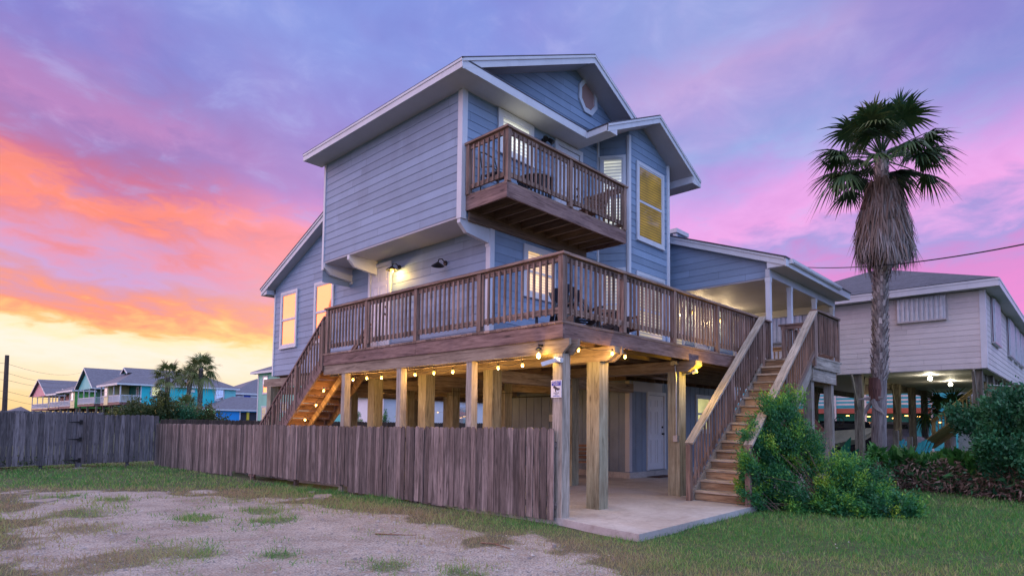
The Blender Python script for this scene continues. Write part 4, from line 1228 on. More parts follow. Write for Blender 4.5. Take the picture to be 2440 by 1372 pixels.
rl = railing(deck, (0.015, 0.0, 3.0), (0.015, L, 3.0), (-1, 0, 0), [y / L for y in LP], label='side railing of the deck')
LX = [1.62, 3.31, 5.13, 6.9]
railing(deck, (0.0, 0.015, 3.0), (7.02, 0.015, 3.0), (0, -1, 0), [x / 7.02 for x in LX[:3]] + [0.993], label='front railing of the deck', cap0=-0.094)
railing(deck, (7.10, 0.02, 3.0), (7.95, 0.02, 3.0), (0, -1, 0), [1.0], spacing=0.12)
railing(deck, (9.0, 0.02, 3.0), (13.1, 0.02, 3.0), (0, -1, 0), [0.0, 0.33, 0.66, 1.0])
railing(deck, (13.12, 0.0, 3.0), (13.12, 3.0, 3.0), (1, 0, 0), [0.5, 1.0], wmat='stair_wood', capmat='stair_wood', pmat='stair_wood')

# ------------------------------------------------------------------ front stair with its top landing
NR = 16
fs = thing('front_stair', 'long straight wooden stair with two railings rising from the patio slab to the deck', 'staircase', (3.6, -0.7, 0.09))
RISE = (3.0 - 0.09) / NR; RUN = 0.228; X0 = 3.66
for k in range(NR - 1):
    mb = MB(); x = X0 + k * RUN; zt = 0.09 + (k + 1) * RISE
    mb.box(x - 0.032, x + RUN + 0.01, -1.22, -0.21, zt - 0.038, zt, mi=1)
    mb.box(x + 0.002, x + 0.024, -1.215, -0.215, zt - RISE + 0.006, zt - 0.046, mi=0)
    mb.build('step', ['stair_wood', 'tread_wood'], fs)
mb = MB(); xe = X0 + (NR - 1) * RUN
mb.box(xe, xe + 0.022, -1.215, -0.215, 3.0 - RISE, 2.962)
mb.build('riser', 'stair_wood', fs)
for y0 in (-0.21, -1.262):
    mb = MB(); P = [(X0 - 0.05, 0.09), (X0 - 0.05, 0.24), (xe + 0.0, 3.0), (xe + 0.0, 2.66), (X0 + 0.30, 0.09)]
    A = [(a, y0, c) for a, c in P]; B = [(a, y0 + 0.042, c) for a, c in P]
    dd = Vector((xe - X0, 0, 2.75)).normalized()
    uvs = [(Vector((a, 0, c)).dot(dd), a * dd.z - c * dd.x) for a, c in P]
    mb.face(A, uvs, 0.6); mb.face(B[::-1], uvs[::-1], 0.6)
    for k in range(5): mb.face([A[k], B[k], B[(k + 1) % 5], A[(k + 1) % 5]], None, 0.6)
    mb.build('stringer', 'grey_rail', fs)
SL = (3.0 - 0.27) / (xe - X0)
for yc, o_, nm in ((-0.19, (0, -1, 0), 'inner stair railing next to the deck'), (-1.285, (0, 1, 0), 'outer stair railing beside the bush')):
    px0 = 3.50
    railing(fs, (px0, yc, 0.27 + (px0 - X0) * SL), (7.06, yc, 0.27 + (7.06 - X0) * SL), o_, [0.0, 0.5, 0.985], wmat='deck_wood', capmat='grey_rail', pmat='deck_wood', spacing=0.128, h=0.98, gap=0.10, b_bottom=0.07, cap_w=0.16, label=nm, post_bottom=-0.16, capz=0.042)
# landing at the top
mb = MB()
for k in range(9): mb.box(xe - 0.02, 8.85, -1.34 + k * 0.147, -1.20 + k * 0.147, 2.962, 3.0)
mb.build('landing_floor', 'grey_rail', fs)
mb = MB(); mb.box(6.98, 8.75, -1.33, -1.29, 2.735, 2.962); mb.box(8.71, 8.75, -1.29, 0.0, 2.735, 2.962); mb.box(6.95, 8.55, -1.29, -1.245, 2.46, 2.73); mb.box(8.5, 8.545, -1.245, -0.02, 2.46, 2.73); mb.box(7.1, 7.145, -1.245, 0.0, 2.46, 2.96)
for x in (7.5, 7.9, 8.3): mb.box(x, x + 0.04, -1.29, 0.0, 2.735, 2.96)
mb.build('landing_frame', 'grey_rail', fs)
for (x, y, s) in ((6.98, -1.24, 0.17), (8.36, -1.24, 0.17), (7.0, -0.20, 0.14), (8.4, -0.20, 0.14)):
    mb = MB(); mb.box(x, x + s, y, y + s, -0.05, 2.46); mb.build('landing_post', 'grey_rail', fs)
railing(fs, (7.12, -1.29, 3.0), (8.72, -1.29, 3.0), (0, -1, 0), [0.0, 1.0], wmat='deck_wood', capmat='deck_wood', spacing=0.115, label='landing railing at the head of the stair')
railing(fs, (8.73, -1.29, 3.0), (8.73, 0.0, 3.0), (1, 0, 0), [0.95], wmat='deck_wood', capmat='deck_wood', spacing=0.115)

# ------------------------------------------------------------------ side stair
ss = thing('side_stair', 'wooden stair running down from the far end of the side deck behind the fence', 'staircase', (0.6, 8.5, 0))
Y0, NR2 = 7.06, 16
RN2 = 0.232
for k in range(1, NR2):
    zt = 3.0 - k * RISE; y = Y0 + (k - 1) * RN2
    mb = MB(); mb.box(0.06, 1.16, y, y + RN2 + 0.02, zt - 0.036, zt); mb.box(0.07, 1.15, y + RN2 - 0.01, y + RN2 + 0.012, zt - RISE + 0.01, zt - 0.037)
    mb.build('step', 'chair_wood', ss)
for x in (0.0, 0.58, 1.17):
    mb = MB(); ye = Y0 + (NR2 - 1) * RN2
    P = [(Y0, 2.96), (Y0, 2.60), (ye - 0.1, 0.0), (ye + 0.2, 0.0), (ye + 0.2, 0.16)]
    if x == 0.58: P = [(Y0, 2.70), (Y0, 2.50), (ye - 0.2, 0.0), (ye - 0.02, 0.0)]
    A = [(x, a, c) for a, c in P]; B = [(x + 0.04, a, c) for a, c in P]
    dd = Vector((0, -(ye - Y0), 2.9)).normalized()
    uvs = [(Vector((0, a, c)).dot(dd), a * dd.z + c * dd.y) for a, c in P]
    mb.face(A, uvs, 0.5); mb.face(B[::-1], uvs[::-1], 0.5)
    for k in range(len(P)): mb.face([A[k], B[k], B[(k + 1) % len(P)], A[(k + 1) % len(P)]], None, 0.5)
    mb.build('stringer', 'stair_wood' if x else 'rim_wood', ss)
ye = Y0 + (NR2 - 1) * RN2
for xc, o_ in ((0.015, (-1, 0, 0)), (1.20, (1, 0, 0))):
    railing(ss, (xc, 6.95, 2.88), (xc, ye, 2.88 - (ye - 6.95) * (RISE / RN2)), o_, [0.02, 0.36, 0.68, 1.0], wmat='deck_wood', capmat='rim_wood', spacing=0.125, h=0.96, gap=0.03, b_bottom=0.0, cap_w=0.09, post_bottom=-0.2)

# ------------------------------------------------------------------ balcony
bal = thing('balcony', 'small wooden balcony with railing cantilevered from the upper storey', 'balcony', (2.7, 2.5, 5.6))
mb = MB()
for k in range(8): mb.box(0.79, 4.70, 1.97 + k * 0.144, 2.108 + k * 0.144, 5.862, 5.90)
mb.build('balcony_floor', 'deck_wood', bal)
mb = MB(); mb.box(0.79, 0.83, 1.97, 3.10, 5.60, 5.862, L=(0, 1, 0)); mb.box(0.83, 4.70, 1.97, 2.01, 5.60, 5.862); mb.box(4.66, 4.70, 2.01, 3.10, 5.60, 5.862, L=(0, 1, 0))
mb.build('rim_board', 'rim_wood', bal)
mb = MB()
for k in range(9): mb.box(1.15 + k * 0.40, 1.19 + k * 0.40, 2.01, 3.09, 5.605, 5.86)
mb.build('joist', 'joist_wood', bal)
mb = MB(); mb.box(0.86, 4.66, 3.06, 3.10, 5.42, 5.86); mb.build('ledger', 'joist_wood', bal)
railing(bal, (0.80, 3.06, 5.90), (0.80, 1.985, 5.90), (-1, 0, 0), [0.03], spacing=0.12, label='short left side railing of the balcony', gap=0.10, cap1=0.075)
railing(bal, (0.80, 1.985, 5.90), (4.68, 1.985, 5.90), (0, -1, 0), [0.008, 0.477, 0.99], spacing=0.12, label='front railing of the balcony', gap=0.10, cap0=-0.08)
railing(bal, (4.685, 1.985, 5.90), (4.685, 3.06, 5.90), (1, 0, 0), [], spacing=0.12, gap=0.10, cap0=-0.075)
# ------------------------------------------------------------------ fences
def picket_fence(name, label, p, q, ztop, zbot, matn, wid=0.14, gap=0.004, side=-1, t=0.018, post_side=1, posts=True, jitter=0.012, dog=0.028, gaps=None, railz=None, th_end=None):
    """dog-eared board fence from p to q (x, y); ztop / zbot are functions of the distance along it"""
    p, q = Vector((*p, 0)), Vector((*q, 0)); L = (q - p).length; d = (q - p) / L
    nrm = Vector((d.y, -d.x, 0)) * side
    f = thing(name, label, 'fence', ((p + q) / 2)[:], None)
    mb = MB(); s = 0.0
    while s < L - 0.02:
        w = min(wid + random.uniform(-0.006, 0.006), L - s) - gap
        zt = ztop(s) + random.uniform(-jitter, jitter); zb = zbot(s) + random.uniform(-0.012, 0.012)
        if gaps and gaps(s): zb += 0.12 + random.uniform(-0.01, 0.01)
        off = random.uniform(0, 0.012); tw_ = random.uniform(-0.014, 0.014); tl = random.uniform(-0.005, 0.005)
        bow = random.uniform(-0.006, 0.006)
        pf = [(0, zb), (w, zb), (w + tl, zt - dog), (w - dog * 0.8 + tl, zt), (dog * 0.8 + tl, zt), (tl, zt - dog)]
        r = random.random()
        A = [p + d * (s + a) + nrm * (off + tw_ * (a / w - 0.5) + 0.007 + bow * (1 if c > zt - 0.2 else 0)) + VZ * c for a, c in pf]
        B = [a + nrm * t for a in A]
        o = random.random() * 9
        uv = [(c + o, a + o) for a, c in pf]
        mb.face(B, uv, r); mb.face(A[::-1], uv[::-1], r)
        for k in range(6):
            mb.face([A[k], B[k], B[(k + 1) % 6], A[(k + 1) % 6]], [(pf[k][1] + o, 0), (pf[k][1] + o, 0.02), (pf[(k + 1) % 6][1] + o, 0.02), (pf[(k + 1) % 6][1] + o, 0)], r)
        s += w + gap
    mb.build('pickets', matn, f)
    mb = MB()
    for fr in (0.16, 0.82):
        h0 = zbot(0) + (ztop(0) - zbot(0)) * fr; h1 = zbot(L) + (ztop(L) - zbot(L)) * fr
        mb.bar(p - nrm * 0.02 + VZ * h0, q - nrm * 0.02 + VZ * h1, 0.038, 0.085)
    mb.build('rail', matn, f)
    if posts:
        s = 0.9
        while s < L:
            c = p + d * s - nrm * 0.085
            mb = MB(); mb.hexa([c + d * a + nrm * b_ + VZ * zz for zz in (-0.3, ztop(s) - 0.06) for a, b_ in ((-0.045, -0.045), (0.045, -0.045), (0.045, 0.045), (-0.045, 0.045))], (0, 0, 1))
            mb.build('post', matn, f); s += 2.4
    return f
picket_fence('picket_fence', 'long weathered purple-brown picket fence running back from the patio corner', (0, 0.13), (0, 18.6), lambda s: 1.405 - 0.0035 * s, lambda s: 0.055 - 0.010 * s, 'fence_wood', side=-1, dog=0.036, gap=0.011,
             gaps=lambda s: 5.5 < s < 11.6)
fl = picket_fence('gate_fence', 'taller grey picket fence with a hinged gate at the left edge', (0.05, 18.55), (-9.5, 18.8), lambda s: 1.63 + 0.004 * s, lambda s: 0.03 - 0.012 * s, 'fence_grey', wid=0.15, side=-1, jitter=0.012, dog=0.036, gap=0.012)
# gate hinges and gate post
mb = MB(); mb.box(-2.37, -2.20, 18.45, 18.53, -0.25, 1.62); mb.build('gate_post', 'fence_grey', fl)
for z_ in (1.36, 0.80, 0.12):
    mb = MB()
    mb.prism([(-2.62, z_ + 0.015), (-2.30, z_ + 0.04), (-2.30, z_ - 0.025), (-2.62, z_ + 0.0)], 'Y', 18.405, 18.42, 0.5)
    mb.box(-2.32, -2.24, 18.40, 18.42, z_ - 0.06, z_ + 0.08)
    mb.build('hinge', 'black_metal', fl)
rock((-2.28, 18.2, -0.16), 0.22, 0.15, 0.07, 'stone', 'pile of pale stones at the foot of the gate post', 0.1, 3)
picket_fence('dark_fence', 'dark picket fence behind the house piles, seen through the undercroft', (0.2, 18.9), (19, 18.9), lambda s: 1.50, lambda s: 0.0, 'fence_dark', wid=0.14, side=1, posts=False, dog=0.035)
picket_fence('far_fence', 'distant dark picket fence in front of the row of pastel houses', (2.2, 36.0), (-14.0, 36.0), lambda s: 1.88, lambda s: 0.0, 'fence_grey', wid=0.16, side=-1, posts=False)

# ------------------------------------------------------------------ lamps, camera, sign, conduit on the house
def sconce(frame, u_, z_, name, label, lit, group=None):
    """barn-style wall lamp: round plate, curved arm, flat shade"""
    o, ux, nx, zx = frame
    P = lambda a, n, c: o + ux * (u_ + a) + nx * n + zx * (z_ + c)
    t = thing(name, label, 'wall lamp', P(0, 0, 0)[:], group)
    mb = MB(); mb.tube([P(0, 0.0, 0), P(0, 0.025, 0)], 0.055, 12); mb.build('wall_plate', 'black_metal', t)
    mb = MB(); mb.tube([P(0, 0.02, 0.0), P(0, 0.10, 0.07), P(0, 0.19, 0.05), P(0, 0.22, -0.03)], 0.012, 8); mb.build('arm', 'black_metal', t)
    mb = MB(); c = P(0, 0.22, -0.10)
    mb.lathe(c, [(0.02, 0.08), (0.05, 0.06), (0.14, 0.0), (0.145, -0.012), (0.13, -0.008), (0.04, 0.045)], 18); mb.build('lamp_shade', 'black_metal', t, True)
    if lit:
        mb = MB(); mb.lathe(c, [(0.0, 0.03), (0.028, 0.015), (0.038, -0.02), (0.028, -0.055), (0.0, -0.068)], 12); mb.build('bulb', 'bulb_glow', t)
        lamp('sconce_light', c - nx * 0.05 - VZ * 0.06, 30, (1.0, 0.62, 0.16), 0.035)
    return t
f1 = FX(XL - 0.015)
sconce(f1, 6.20, 5.15, 'wall_sconce', 'lit wall lamp beside the pale side door, throwing a yellow pool of light', True)
sconce(f1, 4.50, 4.95, 'wall_sconce', 'unlit dark wall lamp on the side wall right of the lit one', False)
def twin_flood(frame, u_, z_, label):
    o, ux, nx, zx = frame
    P = lambda a, n, c: o + ux * (u_ + a) + nx * n + zx * (z_ + c)
    t = thing('spotlight', label, 'wall lamp', P(0, 0, 0)[:])
    mb = MB(); mb.tube([P(0, 0, 0), P(0, 0.04, 0)], 0.06, 12); mb.build('wall_plate', 'black_metal', t)
    for s in (-1, 1):
        mb = MB(); mb.tube([P(0, 0.04, 0.0), P(s * 0.05, 0.09, 0.02), P(s * 0.07, 0.12, 0.02), P(s * 0.12, 0.20, -0.06)], [0.014, 0.02, 0.045, 0.06], 10); mb.build('lamp_head', 'black_metal', t)
twin_flood(FY(YW - 0.015), 3.08, 7.80, 'dark twin spotlight between the balcony window and the balcony door')
# white security camera on the corner post
t = thing('security_camera', 'white twin-headed security light and camera on the corner post under the deck', 'camera', (0.04, 0.2, 2.40))
mb = MB(); mb.tube([(0.045, 0.15, 2.42), (0.02, 0.15, 2.42)], 0.045, 10); mb.build('mount', 'white_plastic', t)
mb = MB(); mb.bar((0.01, 0.12, 2.42), (-0.13, 0.30, 2.35), 0.075, 0.06); mb.build('camera_head', 'white_plastic', t)
mb = MB(); mb.bar((0.01, 0.14, 2.44), (-0.05, -0.02, 2.40), 0.06, 0.06); mb.build('camera_head', 'white_plastic', t)
# sign
def text_part(name, body, size, origin, ux, nx, m, parent, align='CENTER', ext=0.0006):
    cu = bpy.data.curves.new(name, 'FONT'); cu.body = body; cu.size = size; cu.align_x = align; cu.align_y = 'CENTER'; cu.extrude = ext; cu.resolution_u = 2
    tmp = bpy.data.objects.new(name, cu); COL.objects.link(tmp)
    bpy.context.view_layer.update()
    me = bpy.data.meshes.new_from_object(tmp.evaluated_get(bpy.context.evaluated_depsgraph_get()))
    bpy.data.objects.remove(tmp)
    W_ = Matrix((ux, VZ, nx)).transposed().to_4x4(); W_.translation = Vector(origin)
    me.transform(W_)
    o = bpy.data.objects.new(name, me); COL.objects.link(o)
    me.materials.clear(); me.materials.append(MATS[m])
    o.parent = parent
    o.matrix_parent_inverse = Matrix.Translation(-root_loc(parent))
    return o
plain('sign_white', (0.72, 0.70, 0.76), 0.4); plain('sign_blue', (0.04, 0.05, 0.42), 0.4); plain('sign_ink', (0.04, 0.03, 0.04), 0.5)
sg = thing('security_sign', 'white security alert sign with blue header and a camera symbol on the corner post', 'sign', (0.03, 0.145, 1.99))
mb = MB(); mb.box(0.030, 0.038, 0.045, 0.245, 1.86, 2.12); mb.build('board', 'sign_white', sg)
mb = MB(); mb.box(0.027, 0.030, 0.058, 0.232, 2.038, 2.108); mb.build('header', 'sign_blue', sg)
ux, nx = Vector((0, -1, 0)), Vector((-1, 0, 0))
text_part('lettering', 'SECURITY', 0.038, (0.0262, 0.145, 2.089), ux, nx, 'sign_white', sg)
text_part('lettering', 'ALERT', 0.036, (0.0262, 0.145, 2.057), ux, nx, 'sign_white', sg)
mb = MB()
mb.bar((0.028, 0.195, 2.025), (0.028, 0.115, 1.985), 0.006, 0.034, up=(0, 0, 1)); mb.bar((0.0275, 0.105, 1.995), (0.0275, 0.095, 1.975), 0.006, 0.044)
mb.bar((0.028, 0.16, 1.995), (0.028, 0.15, 1.945), 0.006, 0.014, up=(0, 1, 0))
mb.build('camera_symbol', 'sign_ink', sg)
text_part('lettering', '24 HOUR', 0.026, (0.0290, 0.145, 1.928), ux, nx, 'sign_ink', sg)
text_part('lettering', 'VIDEO', 0.022, (0.0290, 0.145, 1.905), ux, nx, 'sign_ink', sg)
text_part('lettering', 'SURVEILLANCE', 0.019, (0.0290, 0.145, 1.882), ux, nx, 'sign_blue', sg)
# conduit
t = thing('conduit', 'thin grey electrical conduit with boxes running down the pile by the stair', 'conduit', (3.93, 0.31, 1.2))
mb = MB(); mb.tube([(3.93, 0.33, 2.72), (3.915, 0.32, 2.60), (3.93, 0.31, 2.45), (3.93, 0.31, 1.25)], 0.012, 8); mb.build('pipe', 'grey_metal', t)
mb = MB(); mb.box(3.89, 3.95, 0.27, 0.36, 1.15, 1.27); mb.build('outlet_box', 'grey_metal', t)
mb = MB(); mb.box(3.88, 3.945, 0.26, 0.40, 2.66, 2.735); mb.build('junction_box', 'grey_metal', t)
t = thing('wall_pipe', 'dark pipe with a small box on the panelled ground floor wall', 'conduit', (6.57, 5.6, 2.2))
mb = MB(); mb.tube([(6.56, 7.4, 2.28), (6.56, 5.75, 2.28), (6.56, 5.68, 2.2), (6.56, 5.68, 1.6)], 0.014, 8); mb.build('pipe', 'black_metal', t)
mb = MB(); mb.box(6.50, 6.58, 5.62, 5.76, 1.55, 1.75); mb.build('outlet_box', 'grey_metal', t)
# flood lamps under the deck
t = thing('jar_lamp', 'clear glass jar lamp glowing orange on the beam near the deck corner', 'lamp', (-0.04, 0.42, 2.62))
mb = MB(); mb.tube([(0.03, 0.42, 2.66), (-0.05, 0.42, 2.66), (-0.06, 0.42, 2.60)], 0.018, 8); mb.build('arm', 'black_metal', t)
mb = MB(); mb.lathe((-0.06, 0.42, 2.49), [(0.03, 0.13), (0.045, 0.11), (0.05, 0.10), (0.045, 0.095)], 12); mb.build('cap', 'black_metal', t)
mb = MB(); mb.lathe((-0.06, 0.42, 2.49), [(0.0, 0.06), (0.025, 0.04), (0.035, 0.0), (0.025, -0.03), (0.0, -0.04)], 12); mb.build('bulb', 'flood_glow', t)
lamp('jar_light', (-0.09, 0.40, 2.44), 16, (1.0, 0.60, 0.10), 0.04)
t = thing('beam_lamp', 'small downlight glowing yellow against the beam end by the stair', 'lamp', (4.12, 0.02, 2.5))
mb = MB(); mb.tube([(4.08, 0.26, 2.50), (4.08, 0.12, 2.49), (4.10, 0.04, 2.52)], 0.014, 8); mb.build('arm', 'grey_metal', t)
mb = MB(); mb.tube([(4.10, 0.05, 2.50), (4.12, -0.03, 2.54)], [0.03, 0.045], 10); mb.build('lamp_head', 'white_plastic', t)
mb = MB(); mb.tube([(4.1205, -0.032, 2.541), (4.123, -0.04, 2.545)], [0.04, 0.03], 10); mb.build('bulb', 'flood_glow', t)
lamp('beam_light', (4.10, -0.28, 2.50), 22, (1.0, 0.60, 0.02), 0.03)

# string lights: cable + bulbs
def string_lights(name, label, pts, droop=0.05, light=1.6, bulb_r=0.026, color=(1.0, 0.55, 0.14), every=1, ends=None):
    t = thing(name, label, 'string lights', pts[0])
    mb = MB(); C = []
    allp = ([ends[0]] if ends else []) + list(pts) + ([ends[1]] if ends else [])
    for a, b_ in zip(allp[:-1], allp[1:]):
        a, b_ = Vector(a), Vector(b_)
        for k in range(5):
            f = k / 5; C.append(a.lerp(b_, f) - VZ * droop * 4 * f * (1 - f) + VZ * 0.07)
    C.append(Vector(allp[-1]) + VZ * 0.07)
    mb.tube(C, 0.005, 5); mb.build('cable', 'black_plastic', t)
    for i, p in enumerate(pts):
        p = Vector(p)
        mb = MB(); mb.tube([p + VZ * 0.075, p + VZ * 0.028], [0.012, 0.014], 8); s = mb.build('socket', 'black_plastic', t)
        mb = MB(); mb.lathe(p, [(0.0, 0.034), (bulb_r * 0.7, 0.028), (bulb_r, 0.004), (bulb_r * 0.9, -0.016), (0.0, -0.034)], 10); mb.build('bulb', 'bulb_glow', t)
        if light and i % every == 0:
            lamp('bulb_light', p - VZ * 0.05, light, color, 0.03)
    return t
LB = [(841, 904), (874, 900), (909, 899), (950, 897), (989, 892), (1034, 888), (1079, 885), (1131, 880), (1187, 876), (1245, 870)]
string_lights('string_lights', 'string of glowing bulbs hung behind the side beam of the deck', [at(x, y, X=0.32)[:] for x, y in LB[::-1]], light=11.0)
string_lights('string_lights', 'three glowing bulbs under the front rim near the deck corner', [(0.77, 0.3, 2.66), (1.10, -0.12, 2.60), (1.62, -0.02, 2.60)], light=9.0)
string_lights('string_lights', 'glowing bulbs climbing the underside of the side stair', [(0.3, 8.31, 1.51), (0.3, 7.79, 1.86), (0.3, 7.45, 2.20)], light=8.0)
string_lights('string_lights', 'row of bulbs deep in the undercroft under the house', [(3.2, 9.4, 2.15), (4.8, 9.4, 2.15), (5.5, 7.9, 2.2), (2.2, 6.0, 2.2), (5.0, 4.1, 2.2)], light=11.0)
# porch lamps
for k, (x, y_) in enumerate(((9.87, 4.85), (11.74, 4.85))):
    t = thing('porch_lamp', ['warm wall lantern under the porch, seen through the front railing, the left one', 'warm wall lantern under the porch, nearest the stair head'][k], 'wall lamp', (x, 3.0, y_), 'porch wall lamps')
    mb = MB(); mb.box(x - 0.05, x + 0.05, 3.04, 3.10, y_ - 0.02, y_ + 0.12); mb.build('wall_plate', 'black_metal', t)
    mb = MB(); mb.lathe((x, 2.97, y_), [(0.0, 0.14), (0.07, 0.08), (0.06, 0.07), (0.05, 0.06)], 8); mb.build('cap', 'black_metal', t)
    mb = MB(); mb.lathe((x, 2.97, y_), [(0.0, 0.06), (0.035, 0.05), (0.04, 0.0), (0.03, -0.05), (0.0, -0.06)], 10); mb.build('bulb', 'bulb_glow', t)
    lamp('porch_light', (x, 2.82, y_ - 0.02), 26, (1.0, 0.72, 0.38), 0.05)
lamp('balcony_room_light', (2.2, 2.90, 7.5), 3.5, (1.0, 0.98, 0.75), 0.25)
lamp('bay_room_light', (2.95, 2.9, 4.6), 2.5, (1.0, 0.7, 0.3), 0.2)

# ------------------------------------------------------------------ furniture
def adirondack(loc, rot, m, name, label, s=1.0, group=None):
    t = thing(name, label, 'chair', loc, group)
    c, si = math.cos(rot), math.sin(rot)
    fr = (Vector(loc), Vector((c, si, 0)) * s, Vector((-si, c, 0)) * s, VZ * s)      # x across, y forward
    mb = MB(fr)
    for k in range(5): mb.bar((-0.20 + k * 0.10, -0.22, 0.30), ((-0.24 + k * 0.12), -0.62, 0.98 + 0.05 * (2 - abs(k - 2))), 0.088, 0.02, up=(0, 1, 0.5))
    mb.bar((-0.26, -0.42, 0.62), (0.26, -0.42, 0.62), 0.03, 0.06)
    mb.build('backrest', m, t)
    mb = MB(fr)
    for k in range(5): mb.bar((-0.27, -0.20 + k * 0.12, 0.30 + k * 0.022), (0.27, -0.20 + k * 0.12, 0.30 + k * 0.022), 0.10, 0.02)
    mb.build('seat', m, t)
    for sx in (-1, 1):
        mb = MB(fr); mb.bar((sx * 0.34, -0.45, 0.56), (sx * 0.34, 0.42, 0.58), 0.13, 0.022); mb.build('armrest', m, t)
        mb = MB(fr); mb.bar((sx * 0.29, 0.34, 0.0), (sx * 0.29, 0.34, 0.56), 0.03, 0.09, up=(0, 1, 0)); mb.build('leg', m, t)
        mb = MB(fr); mb.bar((sx * 0.26, 0.36, 0.36), (sx * 0.26, -0.75, 0.03), 0.03, 0.10); mb.build('leg', m, t)
    return t
adirondack((1.95, 1.75, 3.0), R(-28), 'slate_plastic', 'adirondack_chair', 'dark slatted garden chair on the deck in front of the warm lit window', 0.95)
adirondack((1.55, 0.95, 3.0), R(-200), 'black_plastic', 'adirondack_chair', 'black slatted garden chair low behind the front railing just right of the deck corner', 0.9)
adirondack((2.55, 1.0, 3.0), R(-170), 'black_plastic', 'adirondack_chair', 'black slatted garden chair behind the front railing, second from the deck corner', 0.9)
def slat_chair(loc, rot, m, name, label, hs=0.44, hb=0.9):
    t = thing(name, label, 'chair', loc)
    c, si = math.cos(rot), math.sin(rot)
    fr = (Vector(loc), Vector((c, si, 0)), Vector((-si, c, 0)), VZ)
    mb = MB(fr)
    for k in range(5): mb.box(-0.26, 0.26, -0.22 + k * 0.10, -0.13 + k * 0.10, hs - 0.02, hs)
    mb.box(-0.27, -0.24, -0.24, 0.26, hs - 0.07, hs - 0.021); mb.box(0.24, 0.27, -0.24, 0.26, hs - 0.07, hs - 0.021)
    mb.build('seat', m, t)
    mb = MB(fr)
    for k in range(4): mb.bar((-0.25, -0.26 - k * 0.025, hs + 0.10 + k * 0.10), (0.25, -0.26 - k * 0.025, hs + 0.10 + k * 0.10), 0.02, 0.07)
    mb.build('backrest', m, t)
    for sx in (-1, 1):
        mb = MB(fr); mb.bar((sx * 0.28, -0.20, 0.0), (sx * 0.28, -0.36, hb), 0.035, 0.045); mb.build('leg', m, t)
        mb = MB(fr); mb.bar((sx * 0.28, 0.27, 0.0), (sx * 0.28, 0.25, hs + 0.2), 0.035, 0.045); mb.build('leg', m, t)
        mb = MB(fr); mb.bar((sx * 0.28, -0.30, hs + 0.22), (sx * 0.28, 0.30, hs + 0.21), 0.06, 0.025); mb.build('armrest', m, t)
    return t
slat_chair((4.1, 2.6, 5.90), R(75), 'chair_wood', 'patio_chair', 'brown wooden armchair at the right end of the balcony', 0.42, 0.95)
t = thing('wire_chair', 'thin dark curved chair frame at the left end of the balcony', 'chair', (1.25, 2.7, 5.9))
mb = MB(); mb.tube([(1.05, 2.45, 5.9), (1.10, 2.50, 6.30), (1.02, 2.62, 6.42), (0.98, 2.85, 6.45), (1.02, 2.95, 6.80)], 0.014, 6); mb.tube([(1.45, 2.45, 5.9), (1.42, 2.50, 6.30), (1.46, 2.62, 6.42), (1.44, 2.85, 6.45), (1.42, 2.95, 6.80)], 0.014, 6); mb.tube([(1.02, 2.95, 6.80), (1.2, 3.0, 6.86), (1.42, 2.95, 6.80)], 0.014, 6); mb.build('frame', 'black_plastic', t)
mb = MB(); mb.box(1.06, 1.42, 2.50, 2.86, 6.30, 6.33); mb.build('seat', 'slate_plastic', t)
mb = MB(); mb.tube([(1.02, 2.93, 5.9), (1.0, 2.88, 6.32)], 0.012, 6); mb.tube([(1.44, 2.93, 5.9), (1.44, 2.88, 6.32)], 0.012, 6); mb.build('leg', 'black_plastic', t)
slat_chair((5.85, 4.05, 0.09), R(140), 'chair_wood', 'patio_chair', 'brown wooden chair standing on the slab under the house beside the pile', 0.42, 0.85)
slat_chair((3.35, 1.25, 3.0), R(150), 'chair_wood', 'patio_chair', 'wooden chair on the deck in front of the bay windows', 0.42, 0.9)
# round slatted table with a heavy rim on the balcony
t = thing('balcony_table', 'round dark wicker table standing on the balcony in front of the door', 'table', (2.22, 2.56, 5.9))
mb = MB(); mb.lathe((2.22, 2.56, 5.9), [(0.0, 0.60), (0.36, 0.60), (0.38, 0.57), (0.36, 0.55), (0.0, 0.55)], 28); mb.build('tabletop', 'black_plastic', t)
mb = MB()
for k in range(26):
    a = 2 * math.pi * k / 26
    mb.bar((2.22 + 0.33 * math.cos(a), 2.56 + 0.33 * math.sin(a), 5.92), (2.22 + 0.35 * math.cos(a), 2.56 + 0.35 * math.sin(a), 6.45), 0.05, 0.012, up=(math.cos(a), math.sin(a), 0))
mb.build('slatted_drum', 'black_plastic', t)
mb = MB(); mb.lathe((2.22, 2.56, 5.9), [(0.36, 0.0), (0.40, 0.0), (0.40, 0.05), (0.36, 0.05)], 28); mb.build('base', 'black_plastic', t)
t = MB(); t.box(7.35, 8.25, 2.68, 3.05, 0.092, 0.108); tag(t.build('doormat', 'mat_brown'), 'brown doormat on the slab in front of the white ground level door', 'doormat')

# ------------------------------------------------------------------ the neighbour house on the right
nb = thing('neighbour_house', 'pinkish-grey clapboard house on tall piles at the right, storm shutters closed, hipped shingle roof', 'house', (23, 0.5, 0))
NX, NY = 17.0, -3.25
NYE = 4.2
NZ0, NZ1 = 3.38, 5.85
mb = MB(FX(NX)); lap(mb, [(NY, NZ0), (NYE, NZ0), (NYE, NZ1), (NY, NZ1)], z0=NZ0)
mb.frame = FY(NY); lap(mb, [(NX, NZ0), (32, NZ0), (32, NZ1), (NX, NZ1)], z0=NZ0)
mb.frame = FY(NYE, 1); lap(mb, [(NX, NZ0), (32, NZ0), (32, NZ1), (NX, NZ1)], z0=NZ0)
mb.build('wall', 'neighbour_siding', nb)
for y_, s_c in ((NY, 1), (NYE, -1)):
    mb = MB(); cb(mb, NX, y_, NZ0, NZ1, 1, s_c, 0.13, 0.03); mb.build('corner_board', 'trim_paint', nb)
mb = MB(); OV = 0.40; ze = 6.09
